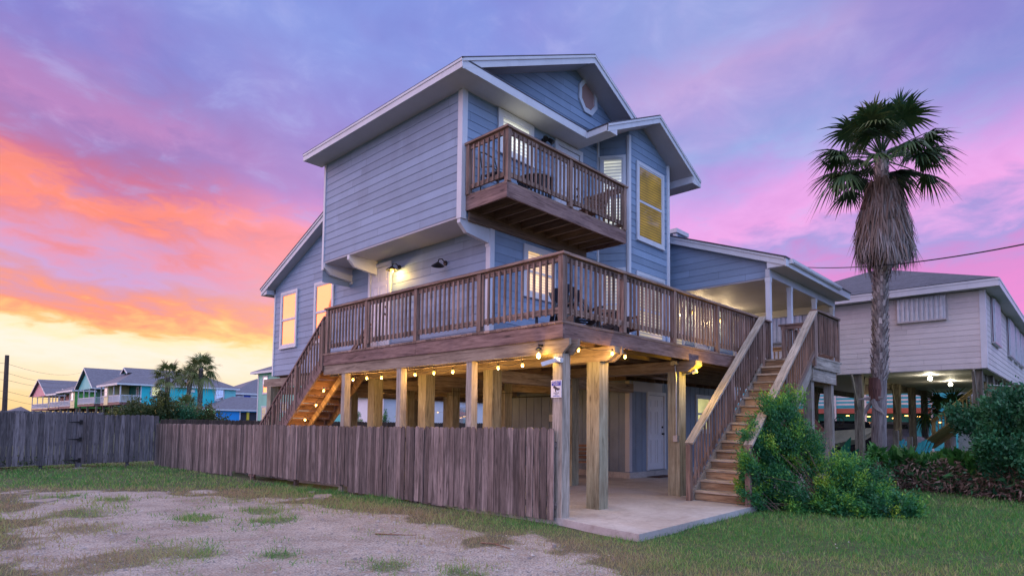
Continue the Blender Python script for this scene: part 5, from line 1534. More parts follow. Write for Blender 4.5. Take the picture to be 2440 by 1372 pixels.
x0, x1, y0, y1 = NX - OV, 32 + OV, NY - OV, NYE + OV
hw = (y1 - y0) / 2; zr_ = ze + 0.42 * hw; ym = (y0 + y1) / 2
xa_, xb_ = x0 + hw, x1 - hw
roof_slab(mb, (x0, y0, ze), (x1, y0, ze), (xb_, ym, zr_), (xa_, ym, zr_))
roof_slab(mb, (x0, y1, ze), (x1, y1, ze), (xb_, ym, zr_), (xa_, ym, zr_))
for (xe_, xt_) in ((x0, xa_), (x1, xb_)):
    a, b_, c = Vector((xe_, y0, ze + 0.035)), Vector((xe_, y1, ze + 0.035)), Vector((xt_, ym, zr_ + 0.035))
    mb.face([a, b_, c], [(0, 0), ((b_ - a).length, 0), ((b_ - a).length / 2, (c - (a + b_) / 2).length)], 0.5)
mb.build('roof', 'neighbour_shingle', nb)
mb = MB()
mb.box(x0 - 0.02, x0, y0, y1, 5.86, 6.10); mb.box(x0, x1, y0 - 0.02, y0, 5.86, 6.10); mb.box(x0 - 0.035, x0 - 0.02, y0 - 0.02, y1, 6.04, 6.10); mb.box(x0 - 0.02, x1, y0 - 0.035, y0 - 0.02, 6.04, 6.10)
mb.build('fascia', 'trim_paint', nb)
mb = MB(); mb.box(x0, x1, y0, NY, 5.87, 5.885); mb.box(x0, NX, NY, y1, 5.87, 5.885); mb.build('soffit', 'soffit_paint', nb)
mb = MB(); mb.box(NX + 0.02, 31.98, NY + 0.02, (NYE - 0.02), 3.36, 3.385); mb.build('floor_underside', 'soffit_paint', nb)
mb = MB()
for y in (-2.95, 0.55, 3.85): mb.box(17.35, 31.6, y, y + 0.10, 3.10, 3.36, L=(1, 0, 0))
mb.build('floor_beam', 'neighbour_post', nb)
def shutter(frame, u0, u1, z0, z1, n):
    mb = MB(frame); st = (u1 - u0) / n
    for k in range(n):
        a = u0 + k * st
        mb.box(a, a + st * 0.5, 0.055, 0.065, z0, z1); mb.box(a + st * 0.5, a + st, 0.095, 0.105, z0, z1)
        mb.box(a + st * 0.48, a + st * 0.52, 0.065, 0.096, z0, z1)
    s = mb.build('storm_shutter', 'pale_metal', nb)
    mb = MB(frame); mb.box(u0 - 0.03, u1 + 0.03, 0.0, 0.055, z1, z1 + 0.05); mb.box(u0 - 0.03, u1 + 0.03, 0.0, 0.11, z0 - 0.05, z0); mb.box(u0 - 0.02, u1 + 0.02, 0.0, 0.03, z0, z1)
    mb.build('frame', 'grey_metal', s)
shutter(FX(NX - 0.015), -2.25, -0.90, 5.05, 5.80, 10)
shutter(FX(NX - 0.015), 2.2, 3.9, 4.72, 5.70, 10)
for (a, b_) in ((18.4, 20.2), (23.4, 25.2), (25.9, 27.6), (28.2, 30.0)):
    shutter(FY(NY - 0.015), a, b_, 4.35, 5.80, 6)
def nbpile(x, y, s=0.26, braces=((1, 0),)):
    mb = MB(); mb.box(x, x + s, y, y + s, -0.05, 3.36); mb.build('pile', 'neighbour_post', nb)
    mb = MB()
    for (dx, dy) in braces:
        c = Vector((x + s / 2, y + s / 2, 0))
        for sg_ in (-1, 1):
            v = Vector((dx, dy, 0)) * sg_
            mb.bar(c + v * 0.16 + VZ * 2.15, c + v * 0.85 + VZ * 3.30, 0.04, 0.14)
    mb.build('brace', 'neighbour_post', nb)
for x in (17.25, 20.2, 23.2, 26.2, 29.2):
    nbpile(x, -3.1)
for x, y in ((17.2, 0.30), (20.4, 0.35), (23.2, 0.35), (26.2, 0.35), (29.0, 0.35), (17.2, 3.8), (20.4, 3.8), (23.6, 3.8)):
    nbpile(x, y)
wg = thing('neighbour_wing', 'rear wing of the pinkish-grey neighbour house, glimpsed past the porch posts', 'house', (22, 8, 0))
for frm, poly in ((FX(17.3), [(4.2, 3.38), (11, 3.38), (11, 5.85), (4.2, 5.85)]), (FY(11, 1), [(17.3, 3.38), (26, 3.38), (26, 5.85), (17.3, 5.85)])):
    wall(frm, poly, 'wall', 3.38, 'neighbour_siding', wg)
mb = MB(); roof_slab(mb, (16.9, 4.25, 6.09), (16.9, 11.4, 6.09), (21.5, 11.4, 7.3), (21.5, 4.25, 7.3)); mb.build('roof', 'neighbour_shingle', wg)
mb = MB(); mb.box(16.86, 16.9, 4.25, 11.4, 5.86, 6.10); mb.build('fascia', 'trim_paint', wg)
for y in (6.5, 10.6):
    mb = MB(); mb.box(17.5, 17.76, y, y + 0.26, 0, 3.38); mb.build('pile', 'neighbour_post', wg)
# ceiling bulbs under the neighbour's floor
for k, (x, y) in enumerate(((18.71, -1.48), (22.49, -1.54))):
    t = thing('ceiling_bulb', ['bright bare bulb under the neighbour house, the left one', 'bright bare bulb under the neighbour house, the right one'][k], 'lamp', (x, y, 3.25), 'bulbs under the neighbour house')
    mb = MB(); mb.tube([(x, y, 3.36), (x, y, 3.31)], [0.07, 0.05], 12); mb.build('socket', 'white_plastic', t)
    mb = MB(); mb.lathe((x, y, 3.23), [(0.0, 0.08), (0.04, 0.06), (0.075, 0.0), (0.05, -0.055), (0.0, -0.075)], 14); mb.build('bulb', 'white_glow', t, True)
    lamp('ceiling_light', (x, y, 3.10), 34, (1.0, 0.88, 0.62), 0.08)
# small satellite dish on the far right
t = thing('satellite_dish', 'small grey satellite dish at the right edge of the neighbour house', 'dish', (20.9, -3.9, 3.3))
p0 = at(2437, 922, Y=-4.1)
mb = MB(); mb.lathe(p0, [(0.0, -0.03), (0.15, -0.01), (0.28, 0.06), (0.285, 0.065), (0.15, 0.0), (0.0, -0.02)], 20); mb.build('dish', 'grey_metal', t)
mb = MB(); mb.tube([p0, (p0.x, NY, p0.z + 0.1)], 0.02, 8); mb.build('arm', 'grey_metal', t)
# neighbour's yard stair and things beneath
ns = thing('yard_stair', 'pale yellow wooden stair with railing rising under the neighbour house', 'staircase', (24, -0.6, 0))
P0 = at(2222, 1055, Y=-0.2); xa = P0.x
xa, xb = 24.0, 19.6
a3 = at(2225, 1062, X=24.0); b3 = at(2338, 985, X=21.0)
railing(ns, a3, b3, (-0.5, -0.85, 0), [0.0, 0.45, 1.0], wmat='neighbour_stair', capmat='neighbour_stair', pmat='neighbour_stair', spacing=0.26, h=1.05, gap=0.10, b_bottom=0.05)
mb = MB(); mb.bar(a3 + Vector((0.3, 0.4, -0.1)), b3 + Vector((0.3, 0.4, -0.1)), 0.7, 0.06); mb.bar(a3, b3, 0.05, 0.22); mb.build('flight', 'neighbour_stair', ns)
# boat on a trailer seen past the landing posts
bt = thing('boat', 'old cream boat with faded red canopy standing under the neighbour house', 'boat', (19.5, 3.2, 0.6))
bc = Vector((20.2, 3.1, 0.0)); bd = Vector((0.15, -1, 0)).normalized(); bs_ = Vector((bd.y, -bd.x, 0))
fr = (bc, bs_, bd, VZ)
mb = MB(fr); secs = [(-2.2, 0.95, 0.55, 1.25), (-0.6, 1.0, 0.5, 1.25), (0.9, 0.85, 0.6, 1.32), (1.9, 0.45, 0.85, 1.42), (2.4, 0.05, 1.2, 1.48)]
for (ya, wa, ka, ta), (yb2, wb, kb, tb) in zip(secs[:-1], secs[1:]):
    for s in (-1, 1):
        mb.face([(0, ya, ka), (0, yb2, kb), (s * wb * 0.75, yb2, kb + 0.18), (s * wa * 0.75, ya, ka + 0.18)]); mb.face([(s * wa * 0.75, ya, ka + 0.18), (s * wb * 0.75, yb2, kb + 0.18), (s * wb, yb2, tb), (s * wa, ya, ta)])
    mb.face([(-wa, ya, ta), (wa, ya, ta), (wb, yb2, tb), (-wb, yb2, tb)])
ya, wa, ka, ta = secs[0]; mb.face([(0, ya, ka), (wa * .75, ya, ka + .18), (wa, ya, ta), (-wa, ya, ta), (-wa * .75, ya, ka + .18)])
plain('boat_cream', (0.52, 0.46, 0.36), 0.4); plain('canopy_red', (0.32, 0.14, 0.13), 0.6); plain('car_dark', (0.03, 0.03, 0.05), 0.2, 0.3); plain('car_red', (0.25, 0.02, 0.03), 0.2, 0.2); plain('car_pale', (0.45, 0.42, 0.50), 0.25, 0.3)
mb.build('hull', 'boat_cream', bt)
mb = MB(fr); mb.hexa([(-0.8, -1.6, 1.26), (0.8, -1.6, 1.26), (0.75, 0.6, 1.30), (-0.75, 0.6, 1.30), (-0.65, -1.5, 2.0), (0.65, -1.5, 2.0), (0.5, 0.1, 1.95), (-0.5, 0.1, 1.95)], (0, 1, 0)); mb.build('canopy', 'canopy_red', bt)
mb = MB(fr); mb.bar((-0.5, -2.2, 0.42), (-0.2, 2.8, 0.42), 0.08, 0.1); mb.bar((0.5, -2.2, 0.42), (0.2, 2.8, 0.42), 0.08, 0.1); mb.build('trailer_frame', 'grey_metal', bt)
for s in (-1, 1):
    mb = MB(fr); c = bc + bs_ * (s * 0.95) - bd * 0.4 + VZ * 0.32
    mb = MB(); mb.tube([c - bs_ * 0.09, c + bs_ * 0.09], 0.32, 18); mb.build('wheel', 'rubber', bt)
mb = MB(); c = at(2000, 1003, X=19.4)
ringp = [c + Vector((0, 0.17 * math.cos(a), 0.17 * math.sin(a))) for a in [2 * math.pi * k / 16 for k in range(17)]]
mb.tube(ringp, 0.014, 6, cap=False); mb.bar(ringp[0], ringp[8], 0.02, 0.02); mb.bar(ringp[4], ringp[12], 0.02, 0.02, up=(1, 0, 0)); mb.build('steering_wheel', 'black_plastic', bt)

def car(name, label, loc, rot, body, suv=False):
    t = thing(name, label, 'car', loc)
    c, si = math.cos(rot), math.sin(rot)
    fr = (Vector(loc), Vector((c, si, 0)), Vector((-si, c, 0)), VZ)
    L_, W_, hb, ht = 4.6, 0.92, (1.05 if suv else 0.92), (1.78 if suv else 1.45)
    prof = [(-2.3, 0.35), (-2.3, hb - 0.1), (-2.2, hb), (-1.95 if suv else -1.6, hb + 0.04), (-1.75 if suv else -1.0, ht - 0.06), (-1.5 if suv else -0.6, ht), (0.4, ht), (0.75, ht - 0.08), (1.25, hb + 0.03), (2.15, hb - 0.12), (2.3, hb - 0.3), (2.3, 0.35)]
    mb = MB(fr)
    def wfun(z_): return W_ if z_ <= hb + 0.05 else W_ - (z_ - hb) * 0.32
    A = [(x, -wfun(zz), zz) for x, zz in prof]; B = [(x, wfun(zz), zz) for x, zz in prof]
    mb.face(A); mb.face(B[::-1])
    for k in range(len(A)): mb.face([A[k], B[k], B[(k + 1) % len(A)], A[(k + 1) % len(A)]])
    b0 = mb.build('body', body, t)
    mb = MB(fr)
    for s in (-1, 1):
        q = [(x, s * (wfun(zz) + 0.006), zz) for x, zz in ((-1.7 if suv else -1.15, hb + 0.06), (-1.55 if suv else -0.85, ht - 0.12), (0.35, ht - 0.10), (1.0, hb + 0.06))]
        mb.face(q)
    mb.face([(1.22, -0.78, hb + 0.06), (1.22, 0.78, hb + 0.06), (0.80, 0.70, ht - 0.12), (0.80, -0.70, ht - 0.12)])
    mb.build('windows', 'dark_glass', t)
    for x in (-1.42, 1.42):
        for s in (-1, 1):
            mb = MB(); cc = fr[0] + fr[1] * x + fr[2] * (s * 0.82) + VZ * 0.34
            mb.tube([cc - fr[2] * 0.11, cc + fr[2] * 0.11], 0.34, 18); w = mb.build('wheel', 'rubber', t)
            mb = MB(); mb.tube([cc + fr[2] * s * 0.10, cc + fr[2] * s * 0.12], 0.20, 12); mb.build('rim', 'grey_metal', w)
    for s in (-1, 1):
        mb = MB(fr); mb.box(2.26, 2.31, s * 0.62 - 0.16, s * 0.62 + 0.16, hb - 0.30, hb - 0.16); mb.build('headlight', 'white_plastic', t)
    return t
p = at(2165, 1030, Y=3.2)
car('parked_car', 'pale parked car half hidden behind the piles and teal chairs', (28.0, 2.6, 0), R(100), 'car_pale', True)
car('parked_car', 'dark parked car behind the palm trunk under the neighbour house', (24.5, 3.6, 0), R(100), 'car_dark', True)
# teal garden chairs
adirondack((17.0, -0.55, 0.0), R(60), 'teal_plastic', 'adirondack_chair', 'teal garden chair behind the hedge, the left of the pair', 1.0, 'teal garden chairs')
adirondack((17.6, -1.10, 0.0), R(60), 'teal_plastic', 'adirondack_chair', 'teal garden chair behind the hedge, the right of the pair', 1.0, 'teal garden chairs')
# short bollards by the palm
for k, (px, py0) in enumerate(((2140, 1025), (2173, 1040))):
    q = at(px, 1045, X=13.6 + k * 1.2)
    mb = MB(); mb.box(q.x, q.x + 0.13, q.y, q.y + 0.13, 0, at(px, py0, X=q.x).z); tag(mb.build('yard_post', 'neighbour_post'), ['short grey timber post just right of the palm trunk', 'short grey timber post behind the teal chairs'][k], 'post')
# teal house with slatted deck behind the neighbour
th_ = thing('teal_back_house', 'teal house with a slatted red-edged deck far behind the neighbour piles', 'house', (42, 10, 0))
paint('teal_paint', (0.04, 0.40, 0.46), 0.6, 0.08); paint('rust_red', (0.30, 0.07, 0.05), 0.7, 0.1); paint('sea_green', (0.12, 0.36, 0.30), 0.6, 0.08)
a = at(1935, 905, X=42); b_ = at(2235, 905, X=42)
ylo, yhi = b_.y, a.y
mb = MB(FX(42.0)); lap(mb, [(ylo - 1, 0.0), (yhi + 6, 0.0), (yhi + 6, 6.5), (ylo - 1, 6.5)], 0.2); mb.build('wall', 'teal_paint', th_)
mb = MB(); zd = at(2080, 972, X=40.0).z; zt = at(2080, 935, X=40.0).z
mb.box(40.0, 42.0, ylo, yhi + 5, zd - 0.35, zd); mb.build('deck_edge', 'rust_red', th_)
mb = MB()
for k in range(7): mb.box(40.0, 40.04, ylo, yhi + 5, zd + 0.22 + k * 0.26, zd + 0.34 + k * 0.26)
for k in range(12): mb.box(39.9, 40.0, ylo + k * 1.9, ylo + k * 1.9 + 0.1, 0, zd + 2.0)
mb.build('slat_screen', 'soffit_paint', th_)
tbh = thing('tan_back_house', 'dull tan clapboard house with a rust red base far behind the yard stair', 'house', (45, -10, 0))
paint('tan_paint', (0.38, 0.36, 0.32), 0.6, 0.1)
mb = MB(FX(44.0)); lap(mb, [(ylo - 26, 0.0), (ylo + 2.5, 0.0), (ylo + 2.5, 6.4), (ylo - 26, 6.4)], 0.2); mb.build('wall', 'tan_paint', tbh)
mb = MB(); mb.box(43.3, 43.9, ylo - 26, ylo - 1.2, 2.3, 2.7); mb.build('deck_edge', 'rust_red', tbh)
mb = MB()
for k in range(60): mb.box(43.3, 43.36, ylo - 26 + k * 0.4, ylo - 25.85 + k * 0.4, 2.7, 3.7)
mb.box(43.3, 43.36, ylo - 26, ylo - 1.2, 3.7, 3.8); mb.build('deck_railing', 'soffit_paint', tbh)
mb = MB(); mb.box(43.0, 52, ylo - 27, ylo - 1, 6.4, 6.6); mb.build('roof', 'neighbour_shingle', tbh)
pts = [at(x, y, X=39.0)[:] for x, y in ((2020, 990), (2045, 994), (2070, 992), (2095, 990), (2112, 992), (2130, 996), (2142, 992), (2160, 990), (2176, 990), (2190, 992), (2200, 1006), (2212, 998), (2225, 1000), (2240, 1006), (2300, 992), (2312, 994))]
string_lights('string_lights', 'far row of orange bulbs under the slatted deck behind the neighbour house', pts, droop=0.1, light=0, bulb_r=0.11)
lamp('far_deck_light', (37.5, pts[3][1], 2.2), 60, (1.0, 0.45, 0.12), 0.3)

# ------------------------------------------------------------------ overhead line
t = thing('overhead_line', 'black overhead service cable crossing the pink sky behind the palm', 'cable', (14, 0, 6.3))
A_ = at(1905, 636, X=15.0); B_ = at(2445, 581, X=9.0)
mb = MB(); Pn = []
for k in range(25):
    f = k / 24; Pn.append(A_.lerp(B_, f) - VZ * 0.32 * 4 * f * (1 - f) * 0.6)
mb.tube(Pn, 0.016, 6); mb.build('wire', 'black_plastic', t)

# ------------------------------------------------------------------ utility pole at the far left
t = thing('utility_pole', 'tall dark timber utility pole with wires at the left edge', 'pole', (-5, 60, 0))
pb_ = at(11, 985, Y=62); ptp = at(17, 846, Y=62)
mb = MB(); mb.tube([(pb_.x, 62, -0.2), (ptp.x, 62, ptp.z)], [0.21, 0.15], 10); mb.build('shaft', 'fence_dark', t)
for k, (ya, yb2) in enumerate(((866, 885), (888, 905), (905, 912), (932, 940), (950, 957))):
    a = at(16, ya, Y=62); b_ = at(200, yb2, Y=130); c = at(-60, ya - 6, Y=45)
    mb = MB(); P_ = [c, a]
    for j in range(1, 9):
        f = j / 8; P_.append(a.lerp(b_, f) - VZ * 0.8 * 4 * f * (1 - f))
    mb.tube(P_, [0.013] * len(P_), 4); mb.build('wire', 'black_plastic', t)
# ------------------------------------------------------------------ row of pastel houses far left
for nm, c in (('big_teal', (0.015, 0.50, 0.55)), ('dark_teal', (0.01, 0.20, 0.18)), ('leaf_green', (0.14, 0.50, 0.10)), ('butter', (0.85, 0.74, 0.38)), ('pink_paint', (0.75, 0.30, 0.34)),
              ('light_teal', (0.20, 0.62, 0.60)), ('cobalt', (0.01, 0.06, 0.55)), ('azure', (0.01, 0.33, 0.80)), ('mint', (0.26, 0.66, 0.52)), ('mauve', (0.34, 0.24, 0.42)), ('grey_white', (0.78, 0.78, 0.82)), ('yellow_paint', (0.75, 0.55, 0.03)), ('brick_red', (0.20, 0.08, 0.08))):
    paint(nm, c, 0.6, 0.08, 0.5)
shingle('far_shingle', (0.15, 0.15, 0.19))
def far_house(name, label, x0, y0, w, d, zf, ze, wallm, endm, group, gable='front', porch=2.6, rails=True, trim_col='trim_paint', bay=None, bayw=2.2, rh=0.42, baynear=False):
    """stilt house: near corner at (x0, y0), w metres along X, d metres along Y; porch cut into the -X end"""
    t = thing(name, label, 'house', (x0 + w / 2, y0 + d / 2, 0), group)
    xb = x0 + porch
    mb = MB(FX(xb)); lap(mb, [(y0 + 0.02, zf), (y0 + d, zf), (y0 + d, ze), (y0 + 0.02, ze)], 0.2)
    mb.build('porch_wall', endm, t)
    mb = MB(FY(y0)); lap(mb, [(xb, zf - 0.3), (x0 + w, zf - 0.3), (x0 + w, ze), (xb, ze)], 0.2)
    mb.frame = FY(y0 + d, 1); lap(mb, [(xb, zf - 0.3), (x0 + w, zf - 0.3), (x0 + w, ze), (xb, ze)], 0.2)
    mb.frame = FX(x0 + w, 1); lap(mb, [(y0, zf - 0.3), (y0 + d, zf - 0.3), (y0 + d, ze), (y0, ze)], 0.2)
    mb.build('wall', wallm, t)
    mb = MB(); mb.box(x0, x0 + w, y0, y0 + d, zf - 0.32, zf); mb.build('floor', 'brick_red', t)
    ov = 0.45; zr2 = ze + rh * (d / 2 + ov); ym = y0 + d / 2
    mb = MB()
    if gable == 'front':
        roof_slab(mb, (x0 - ov, y0 - ov, ze), (x0 + w + ov, y0 - ov, ze), (x0 + w + ov, ym, zr2), (x0 - ov, ym, zr2))
        roof_slab(mb, (x0 - ov, y0 + d + ov, ze), (x0 + w + ov, y0 + d + ov, ze), (x0 + w + ov, ym, zr2), (x0 - ov, ym, zr2))
        mb.build('roof', 'far_shingle', t)
        mb = MB(FX(x0)); lap(mb, [(y0 - 0.05, ze - 0.1), (y0 + d + 0.05, ze - 0.1), (ym, zr2 - 0.25)], 0.2); mb.build('gable', endm if endm != 'dark_teal' else 'light_teal', t)
        mb = MB()
        for sgn, ye_ in ((1, y0 - ov), (-1, y0 + d + ov)):
            mb.prism([(ye_, ze - 0.2), (ym, zr2 - 0.2), (ym, zr2), (ye_, ze)], 'X', x0 - ov - 0.04, x0 - ov, 0.5)
        mb.box(x0 - ov, x0 + w + ov, y0 - ov - 0.03, y0 - ov, ze - 0.2, ze)
        mb.build('rake', trim_col, t)
    else:
        k_ = d * 0.34
        zk = ze + rh * k_ * 1.2
        roof_slab(mb, (x0 - ov, y0 - ov, ze), (x0 + w + ov, y0 - ov, ze), (x0 + w - d * 0.45, ym, zr2), (x0 + k_, ym, zr2))
        roof_slab(mb, (x0 - ov, y0 + d + ov, ze), (x0 + w + ov, y0 + d + ov, ze), (x0 + w - d * 0.45, ym, zr2), (x0 + k_, ym, zr2))
        roof_slab(mb, (x0 - ov, y0 - ov, ze), (x0 - ov, y0 + d + ov, ze), (x0 + k_, ym + 0.1, zr2 - 0.05), (x0 + k_, ym - 0.1, zr2 - 0.05))
        a, b_, c = (x0 + w + ov, y0 - ov, ze + .03), (x0 + w + ov, y0 + d + ov, ze + .03), (x0 + w - d * 0.45, ym, zr2 + .03)
        mb.face([a, b_, c])
        # small gablet on the hip
        xg = x0 + k_ * 0.45; hw_ = d * 0.17; zg = zr2 - rh * hw_
        roof_slab(mb, (xg, ym - hw_, zg), (x0 + k_ * 1.6, ym - hw_, zg), (x0 + k_ * 1.6, ym, zr2 + 0.05), (xg, ym, zr2 + 0.05))
        roof_slab(mb, (xg, ym + hw_, zg), (x0 + k_ * 1.6, ym + hw_, zg), (x0 + k_ * 1.6, ym, zr2 + 0.05), (xg, ym, zr2 + 0.05))
        mb.build('roof', 'far_shingle', t)
        mb = MB(); mb.prism([(ym - hw_ + 0.2, zg), (ym + hw_ - 0.2, zg), (ym, zr2 - 0.1)], 'X', xg + 0.3, xg + 0.35, 0.5); mb.build('gablet', endm, t)
        mb = MB()
        for ye_ in (ym - hw_, ym + hw_): mb.prism([(ye_, zg - 0.18), (ym, zr2 - 0.13), (ym, zr2 + 0.06), (ye_, zg + 0.02)], 'X', xg - 0.05, xg, 0.5)
        mb.box(x0 - ov - 0.03, x0 - ov, y0 - ov, y0 + d + ov, ze - 0.28, ze); mb.box(x0 - ov, x0 + w + ov, y0 - ov - 0.03, y0 - ov, ze - 0.24, ze)
        mb.build('fascia', trim_col, t)
    # porch posts and rails
    for (x, y) in [(x0, y0), (xb - 0.12, y0)] + [(x0, y0 + d * f - 0.12) for f in (0.33, 0.66, 1.0)]:
        mb = MB(); mb.box(x, x + 0.14, y, y + 0.14, zf, ze - 0.05); mb.build('porch_post', trim_col, t)
    if rails:
        mb = MB()
        mb.box(x0 + 0.03, x0 + 0.09, y0, y0 + d, zf + 0.95, zf + 1.03); mb.box(x0 + 0.03, x0 + 0.09, y0, y0 + d, zf + 0.08, zf + 0.16)
        mb.box(x0, xb, y0 + 0.03, y0 + 0.09, zf + 0.95, zf + 1.03); mb.box(x0, xb, y0 + 0.03, y0 + 0.09, zf + 0.08, zf + 0.16)
        y = y0 + 0.2
        while y < y0 + d - 0.1: mb.box(x0 + 0.04, x0 + 0.08, y, y + 0.05, zf + 0.1, zf + 1.0); y += 0.16
        x = x0 + 0.2
        while x < xb - 0.1: mb.box(x, x + 0.05, y0 + 0.04, y0 + 0.08, zf + 0.1, zf + 1.0); x += 0.16
        mb.build('porch_railing', 'trim_paint', t)
    if baynear:
        mb = MB(FX(x0 - 0.01)); lap(mb, [(y0, zf - 0.3), (y0 + 3.2, zf - 0.3), (y0 + 3.2, ze - 0.1), (y0, ze - 0.1)], 0.2); mb.build('bay_wall', bay, t)
        mb = MB(FY(y0 - 0.005)); lap(mb, [(x0, zf - 0.3), (xb, zf - 0.3), (xb, ze - 0.1), (x0, ze - 0.1)], 0.2); mb.build('bay_wall', wallm, t)
        window(t, FX(x0 - 0.025), y0 + 0.9, y0 + 2.5, zf + 0.9, ze - 0.35, 'sky_glass', 'sky_glass', trim=0.12)
    elif bay:
        mb = MB(FX(x0 - 0.01)); lap(mb, [(y0 + d - bayw - 2.0, zf - 0.3), (y0 + d - 2.0, zf - 0.3), (y0 + d - 2.0, ze - 0.1), (y0 + d - bayw - 2.0, ze - 0.1)], 0.2)
        mb.frame = FY(y0 + d - bayw - 2.0); lap(mb, [(x0, zf - 0.3), (x0 + porch, zf - 0.3), (x0 + porch, ze - 0.1), (x0, ze - 0.1)], 0.2)
        mb.build('bay_wall', bay, t)
        window(t, FX(x0 - 0.025), y0 + d - bayw - 1.7, y0 + d - 2.3, zf + 0.9, ze - 0.35, 'dark_glass', 'dark_glass', trim=0.12)
    for f in (0.02, 0.3, 0.6, 0.97):
        for g_ in (0.0, 0.5, 0.97):
            mb = MB(); mb.box(x0 + w * f, x0 + w * f + 0.25, y0 + d * g_, y0 + d * g_ + 0.25, -0.1, zf - 0.3); mb.build('pile', 'neighbour_post', t)
    return t
G = 'pastel stilt houses in the far row'
tb = far_house('pastel_house', 'large bright teal stilt house with white porch railing, nearest of the far row', 15.8, 89.8, 15.4, 10.2, 3.85, 6.45, 'big_teal', 'dark_teal', G, gable='hip', bay='butter', porch=2.6, rh=0.44)
mb = MB(FY(89.78)); lap(mb, [(29.6, 3.5), (31.2, 3.5), (31.2, 6.3), (29.6, 6.3)], 0.2); mb.build('end_wall', 'light_teal', tb)
window(tb, FY(89.75), 19.5, 20.9, 4.75, 6.30, 'lit_room_yellow', 'lit_room_yellow', trim=0.16)
window(tb, FY(89.75), 28.1, 29.5, 4.45, 6.30, 'sky_glass', 'sky_glass', trim=0.14, grid=2)
window(tb, FY(89.75), 24.2, 25.3, 5.6, 6.05, 'lit_blind_yellow', 'lit_blind_yellow', trim=0.12, split=False)
window(tb, FX(18.38), 91.0, 92.2, 4.6, 6.1, 'sky_glass', 'sky_glass', trim=0.12)
s2 = far_house('pastel_house', 'small light teal stilt house with tall pointed gable and white railing', 15.8, 103.6, 11.0, 11.0, 3.85, 6.30, 'light_teal', 'dark_teal', G, gable='front', rh=0.55)
window(s2, FX(18.38), 106, 108, 4.6, 6.0, 'sky_glass', 'sky_glass', trim=0.15); window(s2, FX(18.38), 109.5, 111, 4.6, 6.0, 'sky_glass', 'sky_glass', trim=0.15)
s3 = far_house('pastel_house', 'green and butter-yellow stilt house in the middle of the far row', 15.8, 116.8, 12.0, 12.5, 3.65, 6.35, 'leaf_green', 'leaf_green', G, gable='hip', bay='butter', baynear=True, rh=0.36)
s4 = far_house('pastel_house', 'low yellow-trimmed pink stilt house left of the green one', 15.8, 129.8, 12.0, 8.5, 3.6, 6.15, 'pink_paint', 'pink_paint', G, gable='hip', rh=0.2)
s5 = far_house('pastel_house', 'pink stilt house with open porch at the left end of the far row', 15.8, 139.5, 14.0, 17.5, 3.5, 6.1, 'pink_paint', 'pink_paint', G, gable='front', rh=0.36, porch=4.5)
# small hipped roof house left of the row
t = thing('cottage', 'small grey-roofed cottage beyond the fence, left of the pink house', 'house', (8, 150, 0))
c0 = at(20, 984, Y=150); c1 = at(73, 984, Y=150); ap = at(50, 968, Y=155)
mb = MB(FY(150)); lap(mb, [(c0.x, 0), (c1.x, 0), (c1.x, c1.z - 0.1), (c0.x, c1.z - 0.1)], 0.2); mb.build('wall', 'grey_white', t)
mb = MB(); mb.face([(c0.x - .5, 149.5, c1.z), (c1.x + .5, 149.5, c1.z), (ap.x, 155, ap.z)]); mb.face([(c1.x + .5, 149.5, c1.z), (c1.x + .5, 160, c1.z), (ap.x, 155, ap.z)]); mb.face([(c0.x - .5, 149.5, c1.z), (c0.x - .5, 160, c1.z), (ap.x, 155, ap.z)]); mb.build('roof', 'far_shingle', t)
# azure garage
gy = 84.0
g0 = at(513, 975, Y=gy); g1 = at(700, 979, Y=gy); zt = 3.35
ge = at(507, 974, Y=gy - 0.4)
garage = thing('garage', 'long azure blue garage with low hipped roof and an open bay with a yellow post', 'garage', (g0.x + 6, gy, 0))
op0 = at(572, 985, Y=gy).x
mb = MB(FY(gy)); lap(mb, [(g0.x, 0), (op0, 0), (op0, ge.z - 0.1), (g0.x, ge.z - 0.1)], 0.18)
lap(mb, [(op0, ge.z - 0.35), (g1.x, ge.z - 0.35), (g1.x, ge.z - 0.1), (op0, ge.z - 0.1)], 0.18)
mb.build('wall', 'azure', garage)
mb = MB(FX(g0.x)); lap(mb, [(gy, 0), (gy + 8, 0), (gy + 8, ge.z - 0.1), (gy, ge.z - 0.1)], 0.18); mb.build('side_wall', 'dark_teal', garage)
mb = MB(); mb.box(op0, g1.x, gy + 6, gy + 6.1, 0, ge.z - 0.2); mb.build('back_wall', 'car_dark', garage)
mb = MB(); e_ = ge.z
roof_slab(mb, (g0.x - 0.4, gy - 0.4, e_), (g1.x, gy - 0.4, e_), (g1.x, gy + 4, e_ + 2.0), (g0.x + 3.8, gy + 4, e_ + 2.0))
mb.face([(g0.x - 0.4, gy - 0.4, e_), (g0.x - 0.4, gy + 8.4, e_), (g0.x + 3.8, gy + 4, e_ + 2.02)])
mb.build('roof', 'far_shingle', garage)
mb = MB(); mb.box(g0.x - 0.42, g1.x, gy - 0.45, gy - 0.4, e_ - 0.2, e_ + 0.02); mb.box(g0.x - 0.45, g0.x - 0.42, gy - 0.4, gy + 8.4, e_ - 0.2, e_ + 0.02); mb.box(g0.x - 0.06, g0.x + 0.1, gy - 0.05, gy, 0, e_ - 0.2); mb.box(op0 - 0.1, op0 + 0.06, gy - 0.05, gy, 0, e_ - 0.2); mb.build('trim', 'trim_paint', garage)
yp = at(590, 990, Y=gy).x
mb = MB(); mb.box(yp - 0.15, yp + 0.2, gy - 0.08, gy + 0.1, 0, e_ - 0.35); mb.build('yellow_post', 'yellow_paint', garage)
lamp('garage_light', (g0.x - 1.2, gy + 1.5, 2.6), 90, (0.25, 1.0, 0.55), 0.1)
